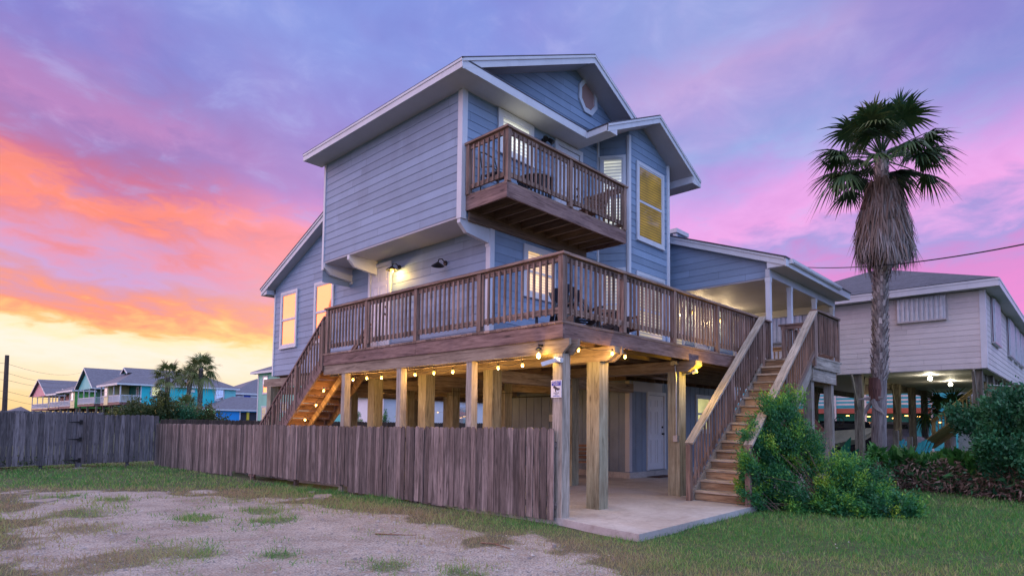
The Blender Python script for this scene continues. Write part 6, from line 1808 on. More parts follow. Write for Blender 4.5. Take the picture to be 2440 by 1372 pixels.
t = thing('garage_lamp', 'lamp glowing green on the side of the azure garage', 'wall lamp', (g0.x - 0.3, gy + 1.5, 2.7)); mb = MB(); mb.lathe((g0.x - 0.25, gy + 1.5, 2.75), [(0, .12), (.12, .05), (.1, -.1), (0, -.12)], 10); glow('green_glow', (0.6, 1.0, 0.45), 8.0); mb.build('bulb', 'green_glow', t)
mb = MB(); mb.box(g0.x - 0.4, g0.x, gy + 1.4, gy + 1.6, 2.9, 3.0); mb.build('hood', 'black_metal', t)
cr = at(597, 1004, Y=gy - 4)
car('parked_car', 'dark blue parked car in front of the garage opening', (cr.x + 1.2, gy - 1.5, 0), R(195), 'car_dark')
cr = at(588, 1008, Y=gy - 9)
car('parked_car', 'dark red parked car, just its roof showing above the fence by the garage', (cr.x, gy - 8, 0), R(180), 'car_red')
# purple and cobalt house behind
t = thing('cobalt_house', 'mauve and cobalt blue house with white trim behind the garage', 'house', (40, 118, 0))
hy = 118.0
q0 = at(560, 936, Y=hy); q1 = at(579, 936, Y=hy); q2 = at(597, 936, Y=hy); q3 = at(660, 938, Y=hy)
mb = MB(FY(hy)); lap(mb, [(q0.x, 0), (q1.x, 0), (q1.x, q1.z), (q0.x, q1.z)], 0.2); mb.build('wall', 'mauve', t)
mb = MB(FY(hy - 0.02)); lap(mb, [(q1.x, 0), (q3.x, 0), (q3.x, q1.z), (q1.x, q1.z)], 0.2); mb.build('wall', 'cobalt', t)
mb = MB(); e_ = q1.z
roof_slab(mb, (q0.x - 0.6, hy - 0.5, e_), (q3.x, hy - 0.5, e_), (q3.x, hy + 6, e_ + 3.4), (q1.x + 5.2, hy + 6, e_ + 3.4)); mb.face([(q0.x - 0.6, hy - .5, e_), (q0.x - .6, hy + 12, e_), (q1.x + 5.2, hy + 6, e_ + 3.4)]); mb.build('roof', 'far_shingle', t)
mb = MB(); mb.box(q0.x - 0.6, q3.x, hy - 0.56, hy - 0.5, e_ - 0.35, e_); mb.box(q1.x - .1, q1.x + .15, hy - .1, hy - .02, 0, e_ - 0.3); mb.build('trim', 'trim_paint', t)
window(t, FY(hy - 0.05), q0.x + 0.3, q0.x + 1.3, e_ - 1.7, e_ - 0.6, 'dark_glass', 'dark_glass', trim=0.2)
window(t, FY(hy - 0.05), q2.x, q2.x + 2.4, e_ - 2.4, e_ - 0.5, 'sky_glass', 'sky_glass', trim=0.2, grid=2)
# mint house
t = thing('mint_house', 'tall mint green clapboard house partly hidden behind the side stair', 'house', (30, 63, 0))
MXX = 25.0
m0 = at(614, 950, X=MXX).y
mb = MB(FX(MXX)); lap(mb, [(m0 - 13, 0), (m0, 0), (m0, 7.3), (m0 - 13, 7.3)], 0.17); mb.frame = FY(m0 - 13); lap(mb, [(MXX, 0), (MXX + 8, 0), (MXX + 8, 7.3), (MXX, 7.3)], 0.17); mb.build('wall', 'mint', t)
mb = MB(); e_ = 7.4; roof_slab(mb, (MXX - 0.6, m0 - 13.6, e_), (MXX - 0.6, m0 + 0.9, e_), (MXX + 4, m0 - 3.6, e_ + 2.0), (MXX + 4, m0 - 9, e_ + 2.0)); mb.build('roof', 'far_shingle', t)
mb = MB(); mb.box(MXX - 0.64, MXX - 0.6, m0 - 13.6, m0 + 0.9, e_ - 0.25, e_ + 0.02); mb.box(MXX - 0.05, MXX - 0.0, m0 - 0.22, m0 + 0.03, 0, 7.2); mb.box(MXX - 0.6, MXX, m0 - 13, m0 + .9, 7.18, 7.2); mb.build('trim', 'trim_paint', t)
window(t, FX(MXX - 0.02), m0 - 2.7, m0 - 1.3, 4.7, 6.9, 'sky_glass', 'sunset_tint_glass', trim=0.16)
window(t, FX(MXX - 0.02), m0 - 2.6, m0 - 1.2, 1.4, 3.3, 'sky_glass', 'sky_glass', trim=0.16, grid=1)
window(t, FX(MXX - 0.02), m0 - 8.0, m0 - 6.0, 2.5, 3.7, 'sky_glass', 'sky_glass', trim=0.16)
# white houses seen through the piles
t = thing('white_house', 'pale grey clapboard house with white trim seen through the undercroft', 'house', (16, 28, 0))
cx, cy_ = 13.6, 24.9
mb = MB(FX(cx)); lap(mb, [(cy_, 3.05), (cy_ + 8, 3.05), (cy_ + 8, 6.0), (cy_, 6.0)], 0.14); mb.frame = FX(cx + 0.3); lap(mb, [(cy_, 0), (cy_ + 4.2, 0), (cy_ + 4.2, 3.05), (cy_, 3.05)], 0.14)
mb.frame = FY(cy_); lap(mb, [(cx, 3.05), (cx + 9, 3.05), (cx + 9, 6), (cx, 6)], 0.14); mb.frame = FY(cy_ + 0.3); lap(mb, [(cx + 0.3, 0), (cx + 9, 0), (cx + 9, 3.05), (cx + 0.3, 3.05)], 0.14)
mb.build('wall', 'grey_white', t)
mb = MB(); cb(mb, cx, cy_, 3.05, 6, 1, 1, 0.14); mb.build('corner_board', 'trim_paint', t); mb = MB(); cb(mb, cx + 0.3, cy_ + 0.3, 0, 2.97, 1, 1, 0.14); mb.build('corner_board', 'trim_paint', t); mb = MB(); mb.box(cx, cx + 9, cy_, cy_ + 8, 2.98, 3.04); mb.build('overhang', 'trim_paint', t)
mb = MB(); roof_slab(mb, (cx - .4, cy_ - .4, 6.0), (cx + 9.4, cy_ - .4, 6.0), (cx + 9.4, cy_ + 4, 7.6), (cx - .4, cy_ + 4, 7.6)); roof_slab(mb, (cx - .4, cy_ + 8.4, 6.0), (cx + 9.4, cy_ + 8.4, 6.0), (cx + 9.4, cy_ + 4, 7.6), (cx - .4, cy_ + 4, 7.6)); mb.build('roof', 'far_shingle', t)
window(t, FY(cy_ + 0.28), 19.8, 21.6, 1.0, 2.6, 'sky_glass', 'sky_glass', trim=0.12)
string_lights('string_lights', 'small string of warm bulbs hanging on the pale house behind the piles', [at(x, y, Y=cy_ - 0.3)[:] for x, y in ((1023, 1000), (1028, 979), (1043, 982), (1057, 983), (1119, 969))], droop=0.05, light=0, bulb_r=0.035)
plain('sliding_door_white', (0.66, 0.64, 0.70), 0.4)
mb = MB(); a = at(1160, 960, Y=13.2); 
t = thing('wall_divider', 'white door panel with hanging chain on the undercroft side', 'screen', (a.x, 13.2, 0)); mb.box(a.x, a.x + 0.9, 13.2, 13.25, 0.1, 2.4); mb.build('panel', 'sliding_door_white', t)
mb = MB(); mb.tube([(a.x + 1.0, 13.15, 2.4), (a.x + 1.0, 13.15, 0.2)], 0.02, 6); mb.build('chain', 'brick_red', t)

# ------------------------------------------------------------------ vegetation
leafmat('bush_leaf', [(0.0, (0.014, 0.085, 0.045)), (0.35, (0.035, 0.20, 0.065)), (0.55, (0.10, 0.34, 0.055)), (0.75, (0.34, 0.56, 0.05)), (1.0, (0.52, 0.40, 0.07))], 0.55, 0.25)
leafmat('dark_leaf', [(0.0, (0.014, 0.080, 0.045)), (0.5, (0.040, 0.18, 0.075)), (1.0, (0.10, 0.30, 0.09))], 0.5, 0.2)
leafmat('yellow_leaf', [(0.0, (0.03, 0.06, 0.02)), (0.5, (0.08, 0.11, 0.03)), (1.0, (0.24, 0.22, 0.04))], 0.6, 0.25)
leafmat('canna_leaf', [(0.0, (0.022, 0.11, 0.030)), (0.6, (0.06, 0.24, 0.05)), (1.0, (0.14, 0.33, 0.06))], 0.4, 0.3)
leafmat('dry_leaf', [(0.0, (0.12, 0.08, 0.06)), (0.5, (0.32, 0.22, 0.17)), (1.0, (0.55, 0.42, 0.35))], 0.8, 0.2)
leafmat('palm_leaf', [(0.0, (0.014, 0.045, 0.022)), (0.5, (0.030, 0.085, 0.030)), (0.85, (0.08, 0.12, 0.03)), (1.0, (0.16, 0.14, 0.05))], 0.5, 0.15)
leafmat('far_palm_leaf', [(0.0, (0.06, 0.09, 0.03)), (0.5, (0.13, 0.17, 0.05)), (1.0, (0.30, 0.28, 0.10))], 0.5, 0.15)
leafmat('dead_frond', [(0.0, (0.10, 0.06, 0.040)), (0.45, (0.22, 0.155, 0.12)), (0.7, (0.27, 0.23, 0.21)), (1.0, (0.42, 0.37, 0.36))], 0.9, 0.1)
leafmat('banana_leaf', [(0.0, (0.01, 0.09, 0.055)), (1.0, (0.02, 0.16, 0.08))], 0.35, 0.2)
wood('branch_bark', (0.10, 0.07, 0.05), (0.20, 0.14, 0.10), 0.2, knots=False)
wood('palm_bark', (0.17, 0.13, 0.115), (0.34, 0.28, 0.25), 0.35, knots=False, across=30)
wood('palm_boot', (0.26, 0.20, 0.18), (0.58, 0.50, 0.46), 0.55, knots=False, across=12)
wood('palm_smooth', (0.17, 0.14, 0.135), (0.30, 0.26, 0.25), 0.1, knots=True, across=20)
wood('palm_red', (0.07, 0.028, 0.025), (0.19, 0.085, 0.065), 0.2, knots=False, across=30)

def leaf_quads(P, Dr, size, asp, rs, curl=0.25):
    """P (n,3) leaf bases, Dr (n,3) directions: a folded 4-vertex leaf each"""
    n = len(P)
    Dr = Dr / np.linalg.norm(Dr, axis=1, keepdims=True)
    t = rs.normal(size=(n, 3)); S = np.cross(Dr, t); S /= np.linalg.norm(S, axis=1, keepdims=True) + 1e-9
    s = size if np.ndim(size) else np.full(n, size)
    s = s[:, None]
    Nn = np.cross(S, Dr)
    V = np.zeros((n, 4, 3))
    V[:, 0] = P; V[:, 1] = P + Dr * s * 0.45 + S * s * asp / 2 + Nn * s * curl * 0.2; V[:, 2] = P + Dr * s - Nn * s * curl * 0.5; V[:, 3] = P + Dr * s * 0.45 - S * s * asp / 2 + Nn * s * curl * 0.2
    return V.reshape(-1, 3), np.arange(n * 4).reshape(n, 4)
def shrub(name, label, blobs, n, leaf, matn, cat='bush', asp=0.42, base=None, seed=1, group=None, tipbright=True, twigs=14, nclump=60, spread=0.13, updir=0.5):
    """blobs: list of (cx, cy, cz, rx, ry, rz). Leaves sit in sprays around many branch tips through the crown volume"""
    rs = np.random.RandomState(seed)
    bl = np.array(blobs, float); vol = bl[:, 3] * bl[:, 4] * bl[:, 5]; vol = vol ** 0.6; pr = vol / vol.sum()
    k = rs.choice(len(bl), nclump, p=pr)
    dirs = rs.normal(size=(nclump, 3)); dirs /= np.linalg.norm(dirs, axis=1, keepdims=True)
    rad = rs.uniform(0.35, 1.0, nclump) ** 0.55
    C = bl[k, :3] + dirs * bl[k, 3:6] * rad[:, None]
    C[:, 2] = np.maximum(C[:, 2], 0.05)
    base = base or (bl[:, 0].mean(), bl[:, 1].mean(), 0.0)
    out = C - np.array([base[0], base[1], bl[:, 2].min() * 0.5])
    out /= np.linalg.norm(out, axis=1, keepdims=True)
    shade = rs.rand(nclump)
    ci = rs.randint(0, nclump, n)
    # each clump is a drooping spray: leaves strung along a short twig
    tt = rs.rand(n)
    tw = out[ci] + np.array([0, 0, updir]) + rs.normal(size=(n, 3)) * 0.15
    P = C[ci] + tw * (tt[:, None] - 0.4) * spread * 3.0 + rs.normal(size=(n, 3)) * spread * (0.5 + 0.5 * rs.rand(n, 1))
    P[:, 2] = np.maximum(P[:, 2], 0.01 + 0.05 * rs.rand(n))
    Dr = tw * 0.8 + rs.normal(size=(n, 3)) * 0.75
    V, F = leaf_quads(P, Dr, leaf * (0.6 + 0.8 * rs.rand(n)), asp, rs)
    r = np.clip(shade[ci] ** 1.6 * 0.62 + 0.24 * rs.rand(n) + (0.34 * (tt - 0.5) if tipbright else 0), 0, 1)
    t = thing(name, label, cat, base, group)
    fastmesh('foliage', V, F, matn, r, t)
    mb = MB()
    order = rs.choice(nclump, min(twigs, nclump), replace=False)
    b0 = Vector(base)
    for i in order:
        c = Vector(C[i]); m_ = b0.lerp(c, 0.5) + Vector(rs.normal(size=3) * 0.06) + VZ * 0.05
        q = b0 + Vector((rs.uniform(-.12, .12), rs.uniform(-.12, .12), 0))
        mb.tube([q, m_, b0.lerp(c, 0.85)], [0.011, 0.006, 0.003], 5, cap=False)
    mb.build('branches', 'branch_bark', t)
    return t
# big feathery bush beside the stair
shrub('feathery_bush', 'large feathery green bush with yellow-green tips in front of the stair landing',
      [(*at(1868, 1010, X=4.6), 0.45, 0.34, 0.40), (*at(1845, 1070, X=4.3), 0.40, 0.36, 0.42), (*at(1905, 1080, X=4.7), 0.5, 0.42, 0.45), (*at(1985, 1130, X=4.7), 0.5, 0.42, 0.34), (*at(2055, 1150, X=4.9), 0.45, 0.38, 0.30), (*at(1850, 1160, X=4.2), 0.35, 0.36, 0.42),
       (*at(1930, 1185, X=4.3), 0.5, 0.42, 0.32), (*at(2010, 1200, X=4.5), 0.5, 0.42, 0.24), (*at(1800, 1110, X=4.0), 0.24, 0.16, 0.30), (*at(1815, 1040, X=4.3), 0.26, 0.16, 0.24), (*at(1890, 965, X=4.8), 0.25, 0.2, 0.18), (*at(1800, 1205, X=3.9), 0.22, 0.2, 0.16), (*at(1815, 1150, X=4.05), 0.28, 0.2, 0.3), (*at(1842, 985, X=4.25), 0.26, 0.18, 0.20), (*at(1800, 1060, X=3.85), 0.24, 0.14, 0.26), (*at(1805, 1140, X=3.75), 0.22, 0.12, 0.28), (*at(1788, 1120, X=3.52), 0.13, 0.06, 0.24), (*at(1796, 1185, X=3.55), 0.14, 0.08, 0.14), (*at(1815, 1040, X=3.8), 0.18, 0.08, 0.2)],
      70000, 0.050, 'bush_leaf', asp=0.36, base=(4.5, -2.35, 0.0), seed=3, nclump=320, spread=0.075, twigs=26)
shrub('low_bush', 'low spreading dark green bush at the right foot of the feathery bush',
      [(*at(2110, 1205, X=4.7), 0.45, 0.28, 0.20), (*at(2030, 1222, X=4.4), 0.4, 0.36, 0.18), (*at(2150, 1215, X=4.8), 0.3, 0.2, 0.14)], 9000, 0.055, 'bush_leaf', asp=0.5, base=(4.7, -3.3, 0.0), seed=8, nclump=60, spread=0.075, twigs=20)
shrub('sprig', 'small leafy sprig poking over the lowest stair steps', [(*at(1778, 1168, X=3.72), 0.16, 0.14, 0.15)], 1300, 0.055, 'bush_leaf', 'plant', 0.36, base=(3.95, -1.55, 0.0), seed=5, nclump=12, spread=0.05, twigs=5)
shrub('dark_shrub', 'tall dark green shrub behind the dry hedge at the right edge',
      [(10.2, -4.3, 1.45, 0.8, 0.7, 0.45), (11.3, -4.6, 1.6, 0.9, 0.7, 0.5), (9.4, -4.9, 1.1, 0.7, 0.6, 0.55), (10.6, -5.2, 1.4, 0.9, 0.6, 0.7), (*at(2330, 1010, X=10.2), 0.6, 0.5, 0.5), (*at(2400, 1080, X=9.2), 0.5, 0.5, 0.45), (*at(2430, 990, X=9.6), 0.6, 0.6, 0.5)], 38000, 0.085, 'dark_leaf', asp=0.5, base=(10.4, -4.7, 0.0), seed=12, nclump=150, spread=0.11, twigs=30)

def canna_hedge():
    rs = np.random.RandomState(21)
    t = thing('canna_hedge', 'overgrown hedge of broad green leaves above a tangle of dry pinkish dead leaves', 'hedge', (10.2, -3.3, 0))
    a = np.array([10.75, -1.55]); b_ = np.array([9.0, -5.6]); n = 3600
    f = rs.rand(n); w = rs.uniform(-0.1, 1.0, n)
    dirx = np.array([0.93, 0.37])
    bx = a[None] * (1 - f[:, None]) + b_[None] * f[:, None] + dirx[None] * w[:, None]
    P = np.stack([bx[:, 0], bx[:, 1], 0.10 + (0.46 + 0.45 * vn(f * 11, f * 0, 2) + 0.10 * f) * rs.rand(n) ** 0.6], 1)
    D_ = np.stack([rs.normal(size=n) * 0.55 - 0.3, rs.normal(size=n) * 0.6, 0.45 + 0.7 * rs.rand(n)], 1)
    V, F = leaf_quads(P, D_, 0.12 + 0.20 * rs.rand(n), 0.40, rs, 0.6)
    fastmesh('green_leaves', V, F, 'canna_leaf', rs.rand(n), t)
    n = 8500
    f = rs.rand(n); w = rs.uniform(-0.22, 0.35, n) ** 1.0
    bx = a[None] * (1 - f[:, None]) + b_[None] * f[:, None] + dirx[None] * w[:, None]
    P = np.stack([bx[:, 0], bx[:, 1], 0.04 + (0.40 + 0.42 * vn(f * 14, f * 0 + 1.0, 5)) * rs.rand(n)], 1)
    D_ = np.stack([rs.normal(size=n) * 0.7 - 0.3, rs.normal(size=n) * 0.8, -0.35 + 0.7 * rs.normal(size=n)], 1)
    V, F = leaf_quads(P, D_, 0.045 + 0.12 * rs.rand(n) ** 1.5, 0.34, rs, 1.2)
    fastmesh('dry_leaves', V, F, 'dry_leaf', rs.rand(n), t)
    n = 5000
    f = rs.rand(n); w = rs.uniform(-0.15, 1.0, n)
    bx = a[None] * (1 - f[:, None]) + b_[None] * f[:, None] + dirx[None] * w[:, None]
    P = np.stack([bx[:, 0], bx[:, 1], 0.02 + 0.55 * rs.rand(n)], 1)
    D_ = np.stack([rs.normal(size=n) * 0.5, rs.normal(size=n) * 0.5, 0.3 + rs.normal(size=n) * 0.6], 1)
    V, F = leaf_quads(P, D_, 0.12 + 0.14 * rs.rand(n), 0.35, rs, 0.7)
    fastmesh('inner_leaves', V, F, 'dark_leaf', rs.rand(n), t)
    mb = MB()
    for k in range(150):
        f = rs.rand(); w = rs.uniform(-0.1, 0.9)
        p = a * (1 - f) + b_ * f + dirx * w
        q = (p[0] + rs.normal() * 0.15 - 0.1, p[1] + rs.normal() * 0.2, 0.35 + 0.4 * rs.rand())
        mb.tube([(p[0], p[1], 0), (p[0] + rs.normal() * 0.05, p[1], 0.3), q], [0.014, 0.01, 0.006], 5, cap=False)
    mb.build('stems', 'fence_wood', t)
canna_hedge()
def big_leaf(mb, base, tip, w, bend=0.15, r=0.5, n=8):
    base, tip = Vector(base), Vector(tip); d = tip - base
    s = d.cross(VZ).normalized() if abs(d.normalized().z) < 0.98 else VX
    s = (d.cross(fw)).normalized()
    nn = s.cross(d).normalized(); prev = None
    for i in range(n + 1):
        f = i / n; c = base + d * f + nn * bend * math.sin(f * math.pi) * d.length
        ww = w * math.sin(math.pi * (0.06 + 0.94 * f) ** 0.8) * 0.5 + 0.004
        L_, R_ = c - s * ww + nn * ww * 0.3, c + s * ww + nn * ww * 0.3
        if prev:
            mb.face([prev[0], prev[1], c, L_], None, r); mb.face([prev[1], prev[2], R_, c], None, r)
        prev = (L_, c, R_)
t = thing('banana_plant', 'broad glossy upright leaves rising behind the feathery bush', 'plant', (6.9, -2.4, 0))
mb = MB(); bp_ = Vector((6.9, -2.35, 0.55))
pt1 = at(2028, 1040, X=6.9); pt0 = at(2012, 1110, X=6.9)
big_leaf(mb, pt0, pt1, 0.20, 0.10, 0.4); big_leaf(mb, pt0 + Vector((0.1, -0.05, 0)), at(2048, 1068, X=7.0), 0.15, 0.12, 0.7)
big_leaf(mb, pt0 + Vector((0, 0.1, 0)), at(1985, 1062, X=7.0), 0.10, 0.2, 0.2)
mb.build('leaves', 'banana_leaf', t)
mb = MB(); mb.tube([(pt0.x, pt0.y, 0), pt0[:]], [0.03, 0.02], 6); mb.build('stem', 'canna_leaf', t)

def fan_frond(V, F, Rr, origin, dir_, petiole, rad, rs, nleaf=34, droop=0.5, spreadang=2.3, shade=0.5, segs=3):
    """one palmate leaf: leaflets fan out from the end of the petiole"""
    d = dir_ / np.linalg.norm(dir_)
    side = np.cross(d, [0, 0, 1.0]); side /= np.linalg.norm(side) + 1e-9
    nrm = np.cross(side, d)
    c = origin + d * petiole + np.array([0, 0, -0.10 * petiole * droop])
    for i in range(nleaf):
        a = (i / (nleaf - 1) - 0.5) * 2 * spreadang + rs.normal() * 0.03
        ld = d * math.cos(a) + side * math.sin(a) + nrm * 0.12 * math.cos(2 * a)
        L = rad * (0.72 + 0.28 * math.cos(a)) * rs.uniform(0.62, 1.12)
        w = rad * 0.045
        pw = np.cross(ld, nrm); pw /= np.linalg.norm(pw) + 1e-9
        pts = []
        for s in range(segs + 1):
            f = s / segs
            p = c + ld * L * f + np.array([0, 0, -1.0]) * droop * L * (f ** 2.2) * 0.9 + rs.normal(size=3) * 0.004
            ww = w * (0.5 + 1.0 * f if f < 0.4 else 1.0 * (1.02 - f) / 0.62)
            pts.append((p - pw * ww, p + pw * ww))
        k = len(V)
        for (l_, r_) in pts: V.append(l_); V.append(r_)
        for s in range(segs):
            F.append((k + 2 * s, k + 2 * s + 1, k + 2 * s + 3, k + 2 * s + 2)); Rr.append(np.clip(shade + rs.uniform(-0.15, 0.15) + (0.25 if s == segs - 1 else 0), 0, 1))
def palm(name, label, base, top, trunk_r, rad, nf, leafm, group=None, seed=1, skirt=False, boots=True, petiole=0.9, elev=(-0.5, 1.25), nleaf=30):
    rs = np.random.RandomState(seed)
    base, top = Vector(base), Vector(top)
    t = thing(name, label, 'palm tree', base[:], group)
    H = (top - base).length
    mb = MB(); pts = []; rr = []
    for k in range(13):
        f = k / 12; pts.append(base.lerp(top, f) + Vector((math.sin(f * 2.6) * 0.012 * H * 0.4, 0, 0))); rr.append(trunk_r * (1.22 - 0.30 * f + 0.25 * max(0, 0.12 - f) * 4))
    mb.tube(pts, rr, 14, 0.5); mb.build('trunk', 'palm_smooth' if boots == 'upper' else 'palm_bark', t, True)
    if boots:
        z0 = 0.30 if boots == 'upper' else 0.02
        mb = MB(); ring = 0; s = H * z0
        step = trunk_r * (0.50 if not skirt else 0.62)
        while s < H * 0.97:
            f = s / H; c = base.lerp(top, f) + Vector((math.sin(f * 2.6) * 0.012 * H * 0.4, 0, 0)); q = trunk_r * (1.22 - 0.30 * f)
            nb_ = 9
            for j in range(nb_):
                a = 2 * math.pi * (j + 0.5 * (ring % 2)) / nb_ + rs.normal() * 0.06
                o_ = Vector((math.cos(a), math.sin(a), 0)); sd_ = Vector((-math.sin(a), math.cos(a), 0))
                h_ = step * rs.uniform(1.3, 1.9); w_ = q * 0.34
                b0 = c + o_ * (q * 0.97)
                out_ = q * (0.28 + 0.22 * rs.rand())
                r = rs.rand()
                mb.face([b0 - sd_ * w_, b0 + sd_ * w_, b0 + o_ * out_ + VZ * h_ + sd_ * w_ * 0.45, b0 + o_ * out_ + VZ * h_ - sd_ * w_ * 0.45], [(0, 0), (0, 2 * w_), (h_, 1.5 * w_), (h_, .5 * w_)], r)
                mb.face([b0 + o_ * out_ + VZ * h_ - sd_ * w_ * 0.45, b0 + o_ * out_ + VZ * h_ + sd_ * w_ * 0.45, b0 + VZ * h_ * 1.02 + sd_ * w_ * 0.3, b0 + VZ * h_ * 1.02 - sd_ * w_ * 0.3], None, r * 0.4)
            s += step; ring += 1
        mb.build('leaf_bases', 'palm_boot' if boots == 'upper' else 'palm_bark', t)
    V, F, Rr = [], [], []
    pet = MB()
    o_ = np.array(top[:])
    for k in range(nf):
        f = k / nf
        az = k * 2.39996 + rs.normal() * 0.2
        el = elev[1] + (elev[0] - elev[1]) * f + rs.normal() * 0.10
        d = np.array([math.cos(az) * math.cos(el), math.sin(az) * math.cos(el), math.sin(el)])
        pl = petiole * rs.uniform(0.8, 1.15)
        st = o_ + np.array([0, 0, -0.25 * f * rad])
        dr_ = 0.30 + 0.55 * f + 0.1 * rs.rand()
        fan_frond(V, F, Rr, st, d, pl, rad * rs.uniform(0.68, 1.12), rs, nleaf, dr_ * rs.uniform(0.6, 1.5), 2.2, 0.25 + 0.45 * rs.rand())
        c = st + d * pl + np.array([0, 0, -0.10 * pl * dr_])
        pet.tube([tuple(st), tuple((st + c) / 2 + np.array([0, 0, 0.03])), tuple(c)], [0.028 * rad, 0.018 * rad, 0.012 * rad], 5, cap=False)
    cr = fastmesh('crown', np.array(V), np.array(F), leafm, np.array(Rr), t)
    pet.build('petioles', leafm, t)
    if skirt:
        V, F, Rr = [], [], []
        zt, zb_ = skirt
        for k in range(760):
            f = rs.rand() ** 0.9; az = rs.rand() * 6.283
            z_ = zt + (zb_ - zt) * f
            rad0 = 0.24 + 0.40 * math.sin(min(1, f * 0.85 + 0.1) * 2.0)
            d = np.array([math.cos(az), math.sin(az), 0])
            p0 = np.array([top.x, top.y, z_]) + d * rad0 * 0.9
            bl_ = rs.uniform(0.45, 0.95)
            for q in range(7):
                dd = d * rs.uniform(-0.22, 0.16) + np.array([rs.normal() * 0.12, rs.normal() * 0.12, -1.0]); dd /= np.linalg.norm(dd)
                pr_ = p0 + rs.normal(size=3) * 0.03
                s_1 = np.cross(dd, d + rs.normal(size=3) * 0.3); s_1 /= np.linalg.norm(s_1) + 1e-9
                k0 = len(V); w = 0.016
                m_ = pr_ + dd * bl_ * 0.5 + d * 0.05; e_2 = pr_ + dd * bl_ * rs.uniform(0.85, 1.1) + d * rs.normal() * 0.05
                V += [pr_ - s_1 * w, pr_ + s_1 * w, m_ + s_1 * w, m_ - s_1 * w, e_2 + s_1 * 0.003, e_2 - s_1 * 0.003]
                F += [(k0, k0 + 1, k0 + 2, k0 + 3), (k0 + 3, k0 + 2, k0 + 4, k0 + 5)]
                sh = np.clip(0.25 + 0.55 * f + rs.uniform(-0.3, 0.3), 0, 1); Rr += [sh, sh]
        fastmesh('dead_frond_skirt', np.array(V), np.array(F), 'dead_frond', np.array(Rr), t)
    return t
PB = at(2091, 1060, X=12.5); PT = at(2100, 362, X=12.5)
zsk0, zsk1 = at(2090, 430, X=12.5).z, at(2090, 588, X=12.5).z
pm = palm('palm_tree', 'tall fan palm with a shaggy skirt of dead fronds, in front of the neighbour house', (PB.x, PB.y, 0), PT[:], 0.16, 0.98, 46, 'palm_leaf', seed=5, skirt=(zsk0, zsk1), boots='upper', petiole=1.05, elev=(-0.42, 1.35), nleaf=38)
# reddish fibre collar and torn sheath on the trunk
mb = MB(); zc0, zc1 = at(2090, 955, X=12.5).z, at(2090, 900, X=12.5).z
mb.tube([(PB.x, PB.y - 0.01, zc0), (PB.x, PB.y - 0.01, (zc0 + zc1) / 2), (PB.x, PB.y - 0.01, zc1)], [0.185, 0.205, 0.19], 14); lbl(mb.build('fibre_collar', 'palm_red', pm), 'rust red fibrous band round the trunk')
mb = MB(); c = Vector((PB.x - 0.2, PB.y, zc0 + 0.05))
big_leaf(mb, c + Vector((0, -0.2, 0.03)), c + Vector((0, 0.42, 0.0)), 0.12, 0.08, 0.9); big_leaf(mb, c, c + Vector((0, 0.30, -0.55)), 0.12, 0.1, 0.8); big_leaf(mb, c, c + Vector((-0.02, -0.25, -0.45)), 0.12, 0.1, 0.8); big_leaf(mb, c + Vector((0, .05, 0)), c + Vector((-0.02, -0.1, -0.35)), 0.1, 0.1, 0.7)
mb.build('torn_sheath', 'dead_frond', pm)
GP = 'palms in front of the teal house'
p1 = at(401, 862, Y=60); palm('palm_tree', 'left one of the two taller palms in front of the bright teal house', (p1.x, 60, 0), (p1.x, 60, p1.z - 1.2), 0.19, 1.3, 24, 'far_palm_leaf', GP, 31, petiole=0.9, elev=(-0.6, 1.2), nleaf=22)
p2 = at(480, 848, Y=61); palm('palm_tree', 'right and tallest palm in front of the bright teal house', (p2.x, 61, 0), (p2.x, 61, p2.z - 1.2), 0.20, 1.4, 26, 'far_palm_leaf', GP, 32, petiole=1.0, elev=(-0.6, 1.2), nleaf=22)
p3 = at(452, 872, Y=68); palm('palm_tree', 'thin palm between the two taller ones, half hidden by the tallest', (p3.x, 68, 0), (p3.x, 68, p3.z - 1.0), 0.18, 1.35, 20, 'far_palm_leaf', GP, 33, petiole=0.9, elev=(-0.6, 1.1), nleaf=20)
p4 = at(444, 948, Y=56); palm('palm_tree', 'short bushy palm low between the two taller palm trunks', (p4.x, 56, 0), (p4.x, 56, p4.z - 0.6), 0.18, 1.2, 22, 'far_palm_leaf', GP, 34, petiole=0.7, elev=(-0.3, 1.2), nleaf=20)
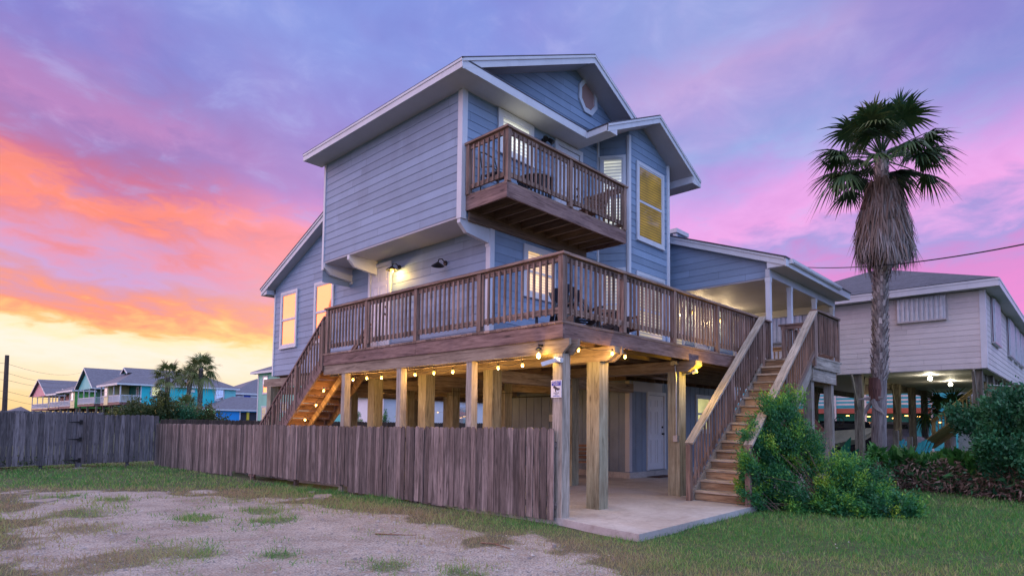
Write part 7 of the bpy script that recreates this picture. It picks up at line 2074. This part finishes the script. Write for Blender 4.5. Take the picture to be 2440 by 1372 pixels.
p5 = at(2275, 965, Y=1.0); q5 = at(2262, 985, X=27.0); palm('palm_tree', 'low green fan palm behind the yard stair under the neighbour house', (27.0, q5.y, 0), (27.0, q5.y, q5.z), 0.20, 1.05, 22, 'palm_leaf', None, 35, boots=False, petiole=0.8, elev=(-0.2, 1.2), nleaf=22)
# shrubs behind the left fence
for k, (px, py, s_) in enumerate(((325, 975, 1.0), (376, 958, 1.15), (440, 985, 0.9), (495, 984, 1.0))):
    c = at(px, py, Y=33.0)
    shrub('shrub', ['rounded olive bush at the left of the clump behind the fence', 'tallest pointed bush of the clump behind the fence', 'low bush at the foot of the short palm', 'dull green bush at the right of the clump, beside the azure garage'][k],
          [(c.x, 33, c.z - 0.4 * s_, 0.6 * s_, 0.6, 0.75 * s_), (c.x + 0.6, 33.3, c.z - 0.8, 0.8, 0.7, 0.7), (c.x - 0.6, 33.2, c.z - 0.8, 0.8, 0.7, 0.6)], 6000, 0.13, ('yellow_leaf', 'yellow_leaf', 'dark_leaf', 'yellow_leaf')[k], asp=0.5, base=(c.x, 33, 0), seed=40 + k, nclump=60, spread=0.16, twigs=14, group='shrubs behind the left fence')
for k, (px, py) in enumerate(((822, 985), (838, 978), (855, 993), (900, 995), (915, 985), (950, 998))):
    c = at(px, py, Y=20.0)
    shrub('young_shrub', ['leafy green shoot at the left of the group behind the dark fence', 'tallest leafy shoot, second from the left behind the dark fence', 'short round shoot between the stair post and the first pile', 'short shoot just right of the first big pile', 'pointed shoot left of the deck post, against the bluish wall', 'small shoot right of the deck post'][k],
          [(c.x, 20, c.z - 0.15, 0.13, 0.13, 0.28), (c.x + 0.04, 20, c.z - 0.45, 0.22, 0.2, 0.3)], 900, 0.06, 'bush_leaf', 'plant', 0.4, base=(c.x, 20, 0), seed=60 + k, nclump=22, spread=0.05, twigs=6, group='young shrubs behind the dark fence')
shrub('hedge_strip', 'low weedy ground cover under the gate fence', [(-1.2 - 1.4 * k, 18.9, 0.02, 1.0, 0.3, 0.13) for k in range(6)], 9000, 0.06, 'yellow_leaf', 'plant', 0.5, base=(-4, 18.9, -0.1), seed=77, nclump=120, spread=0.10, twigs=5)
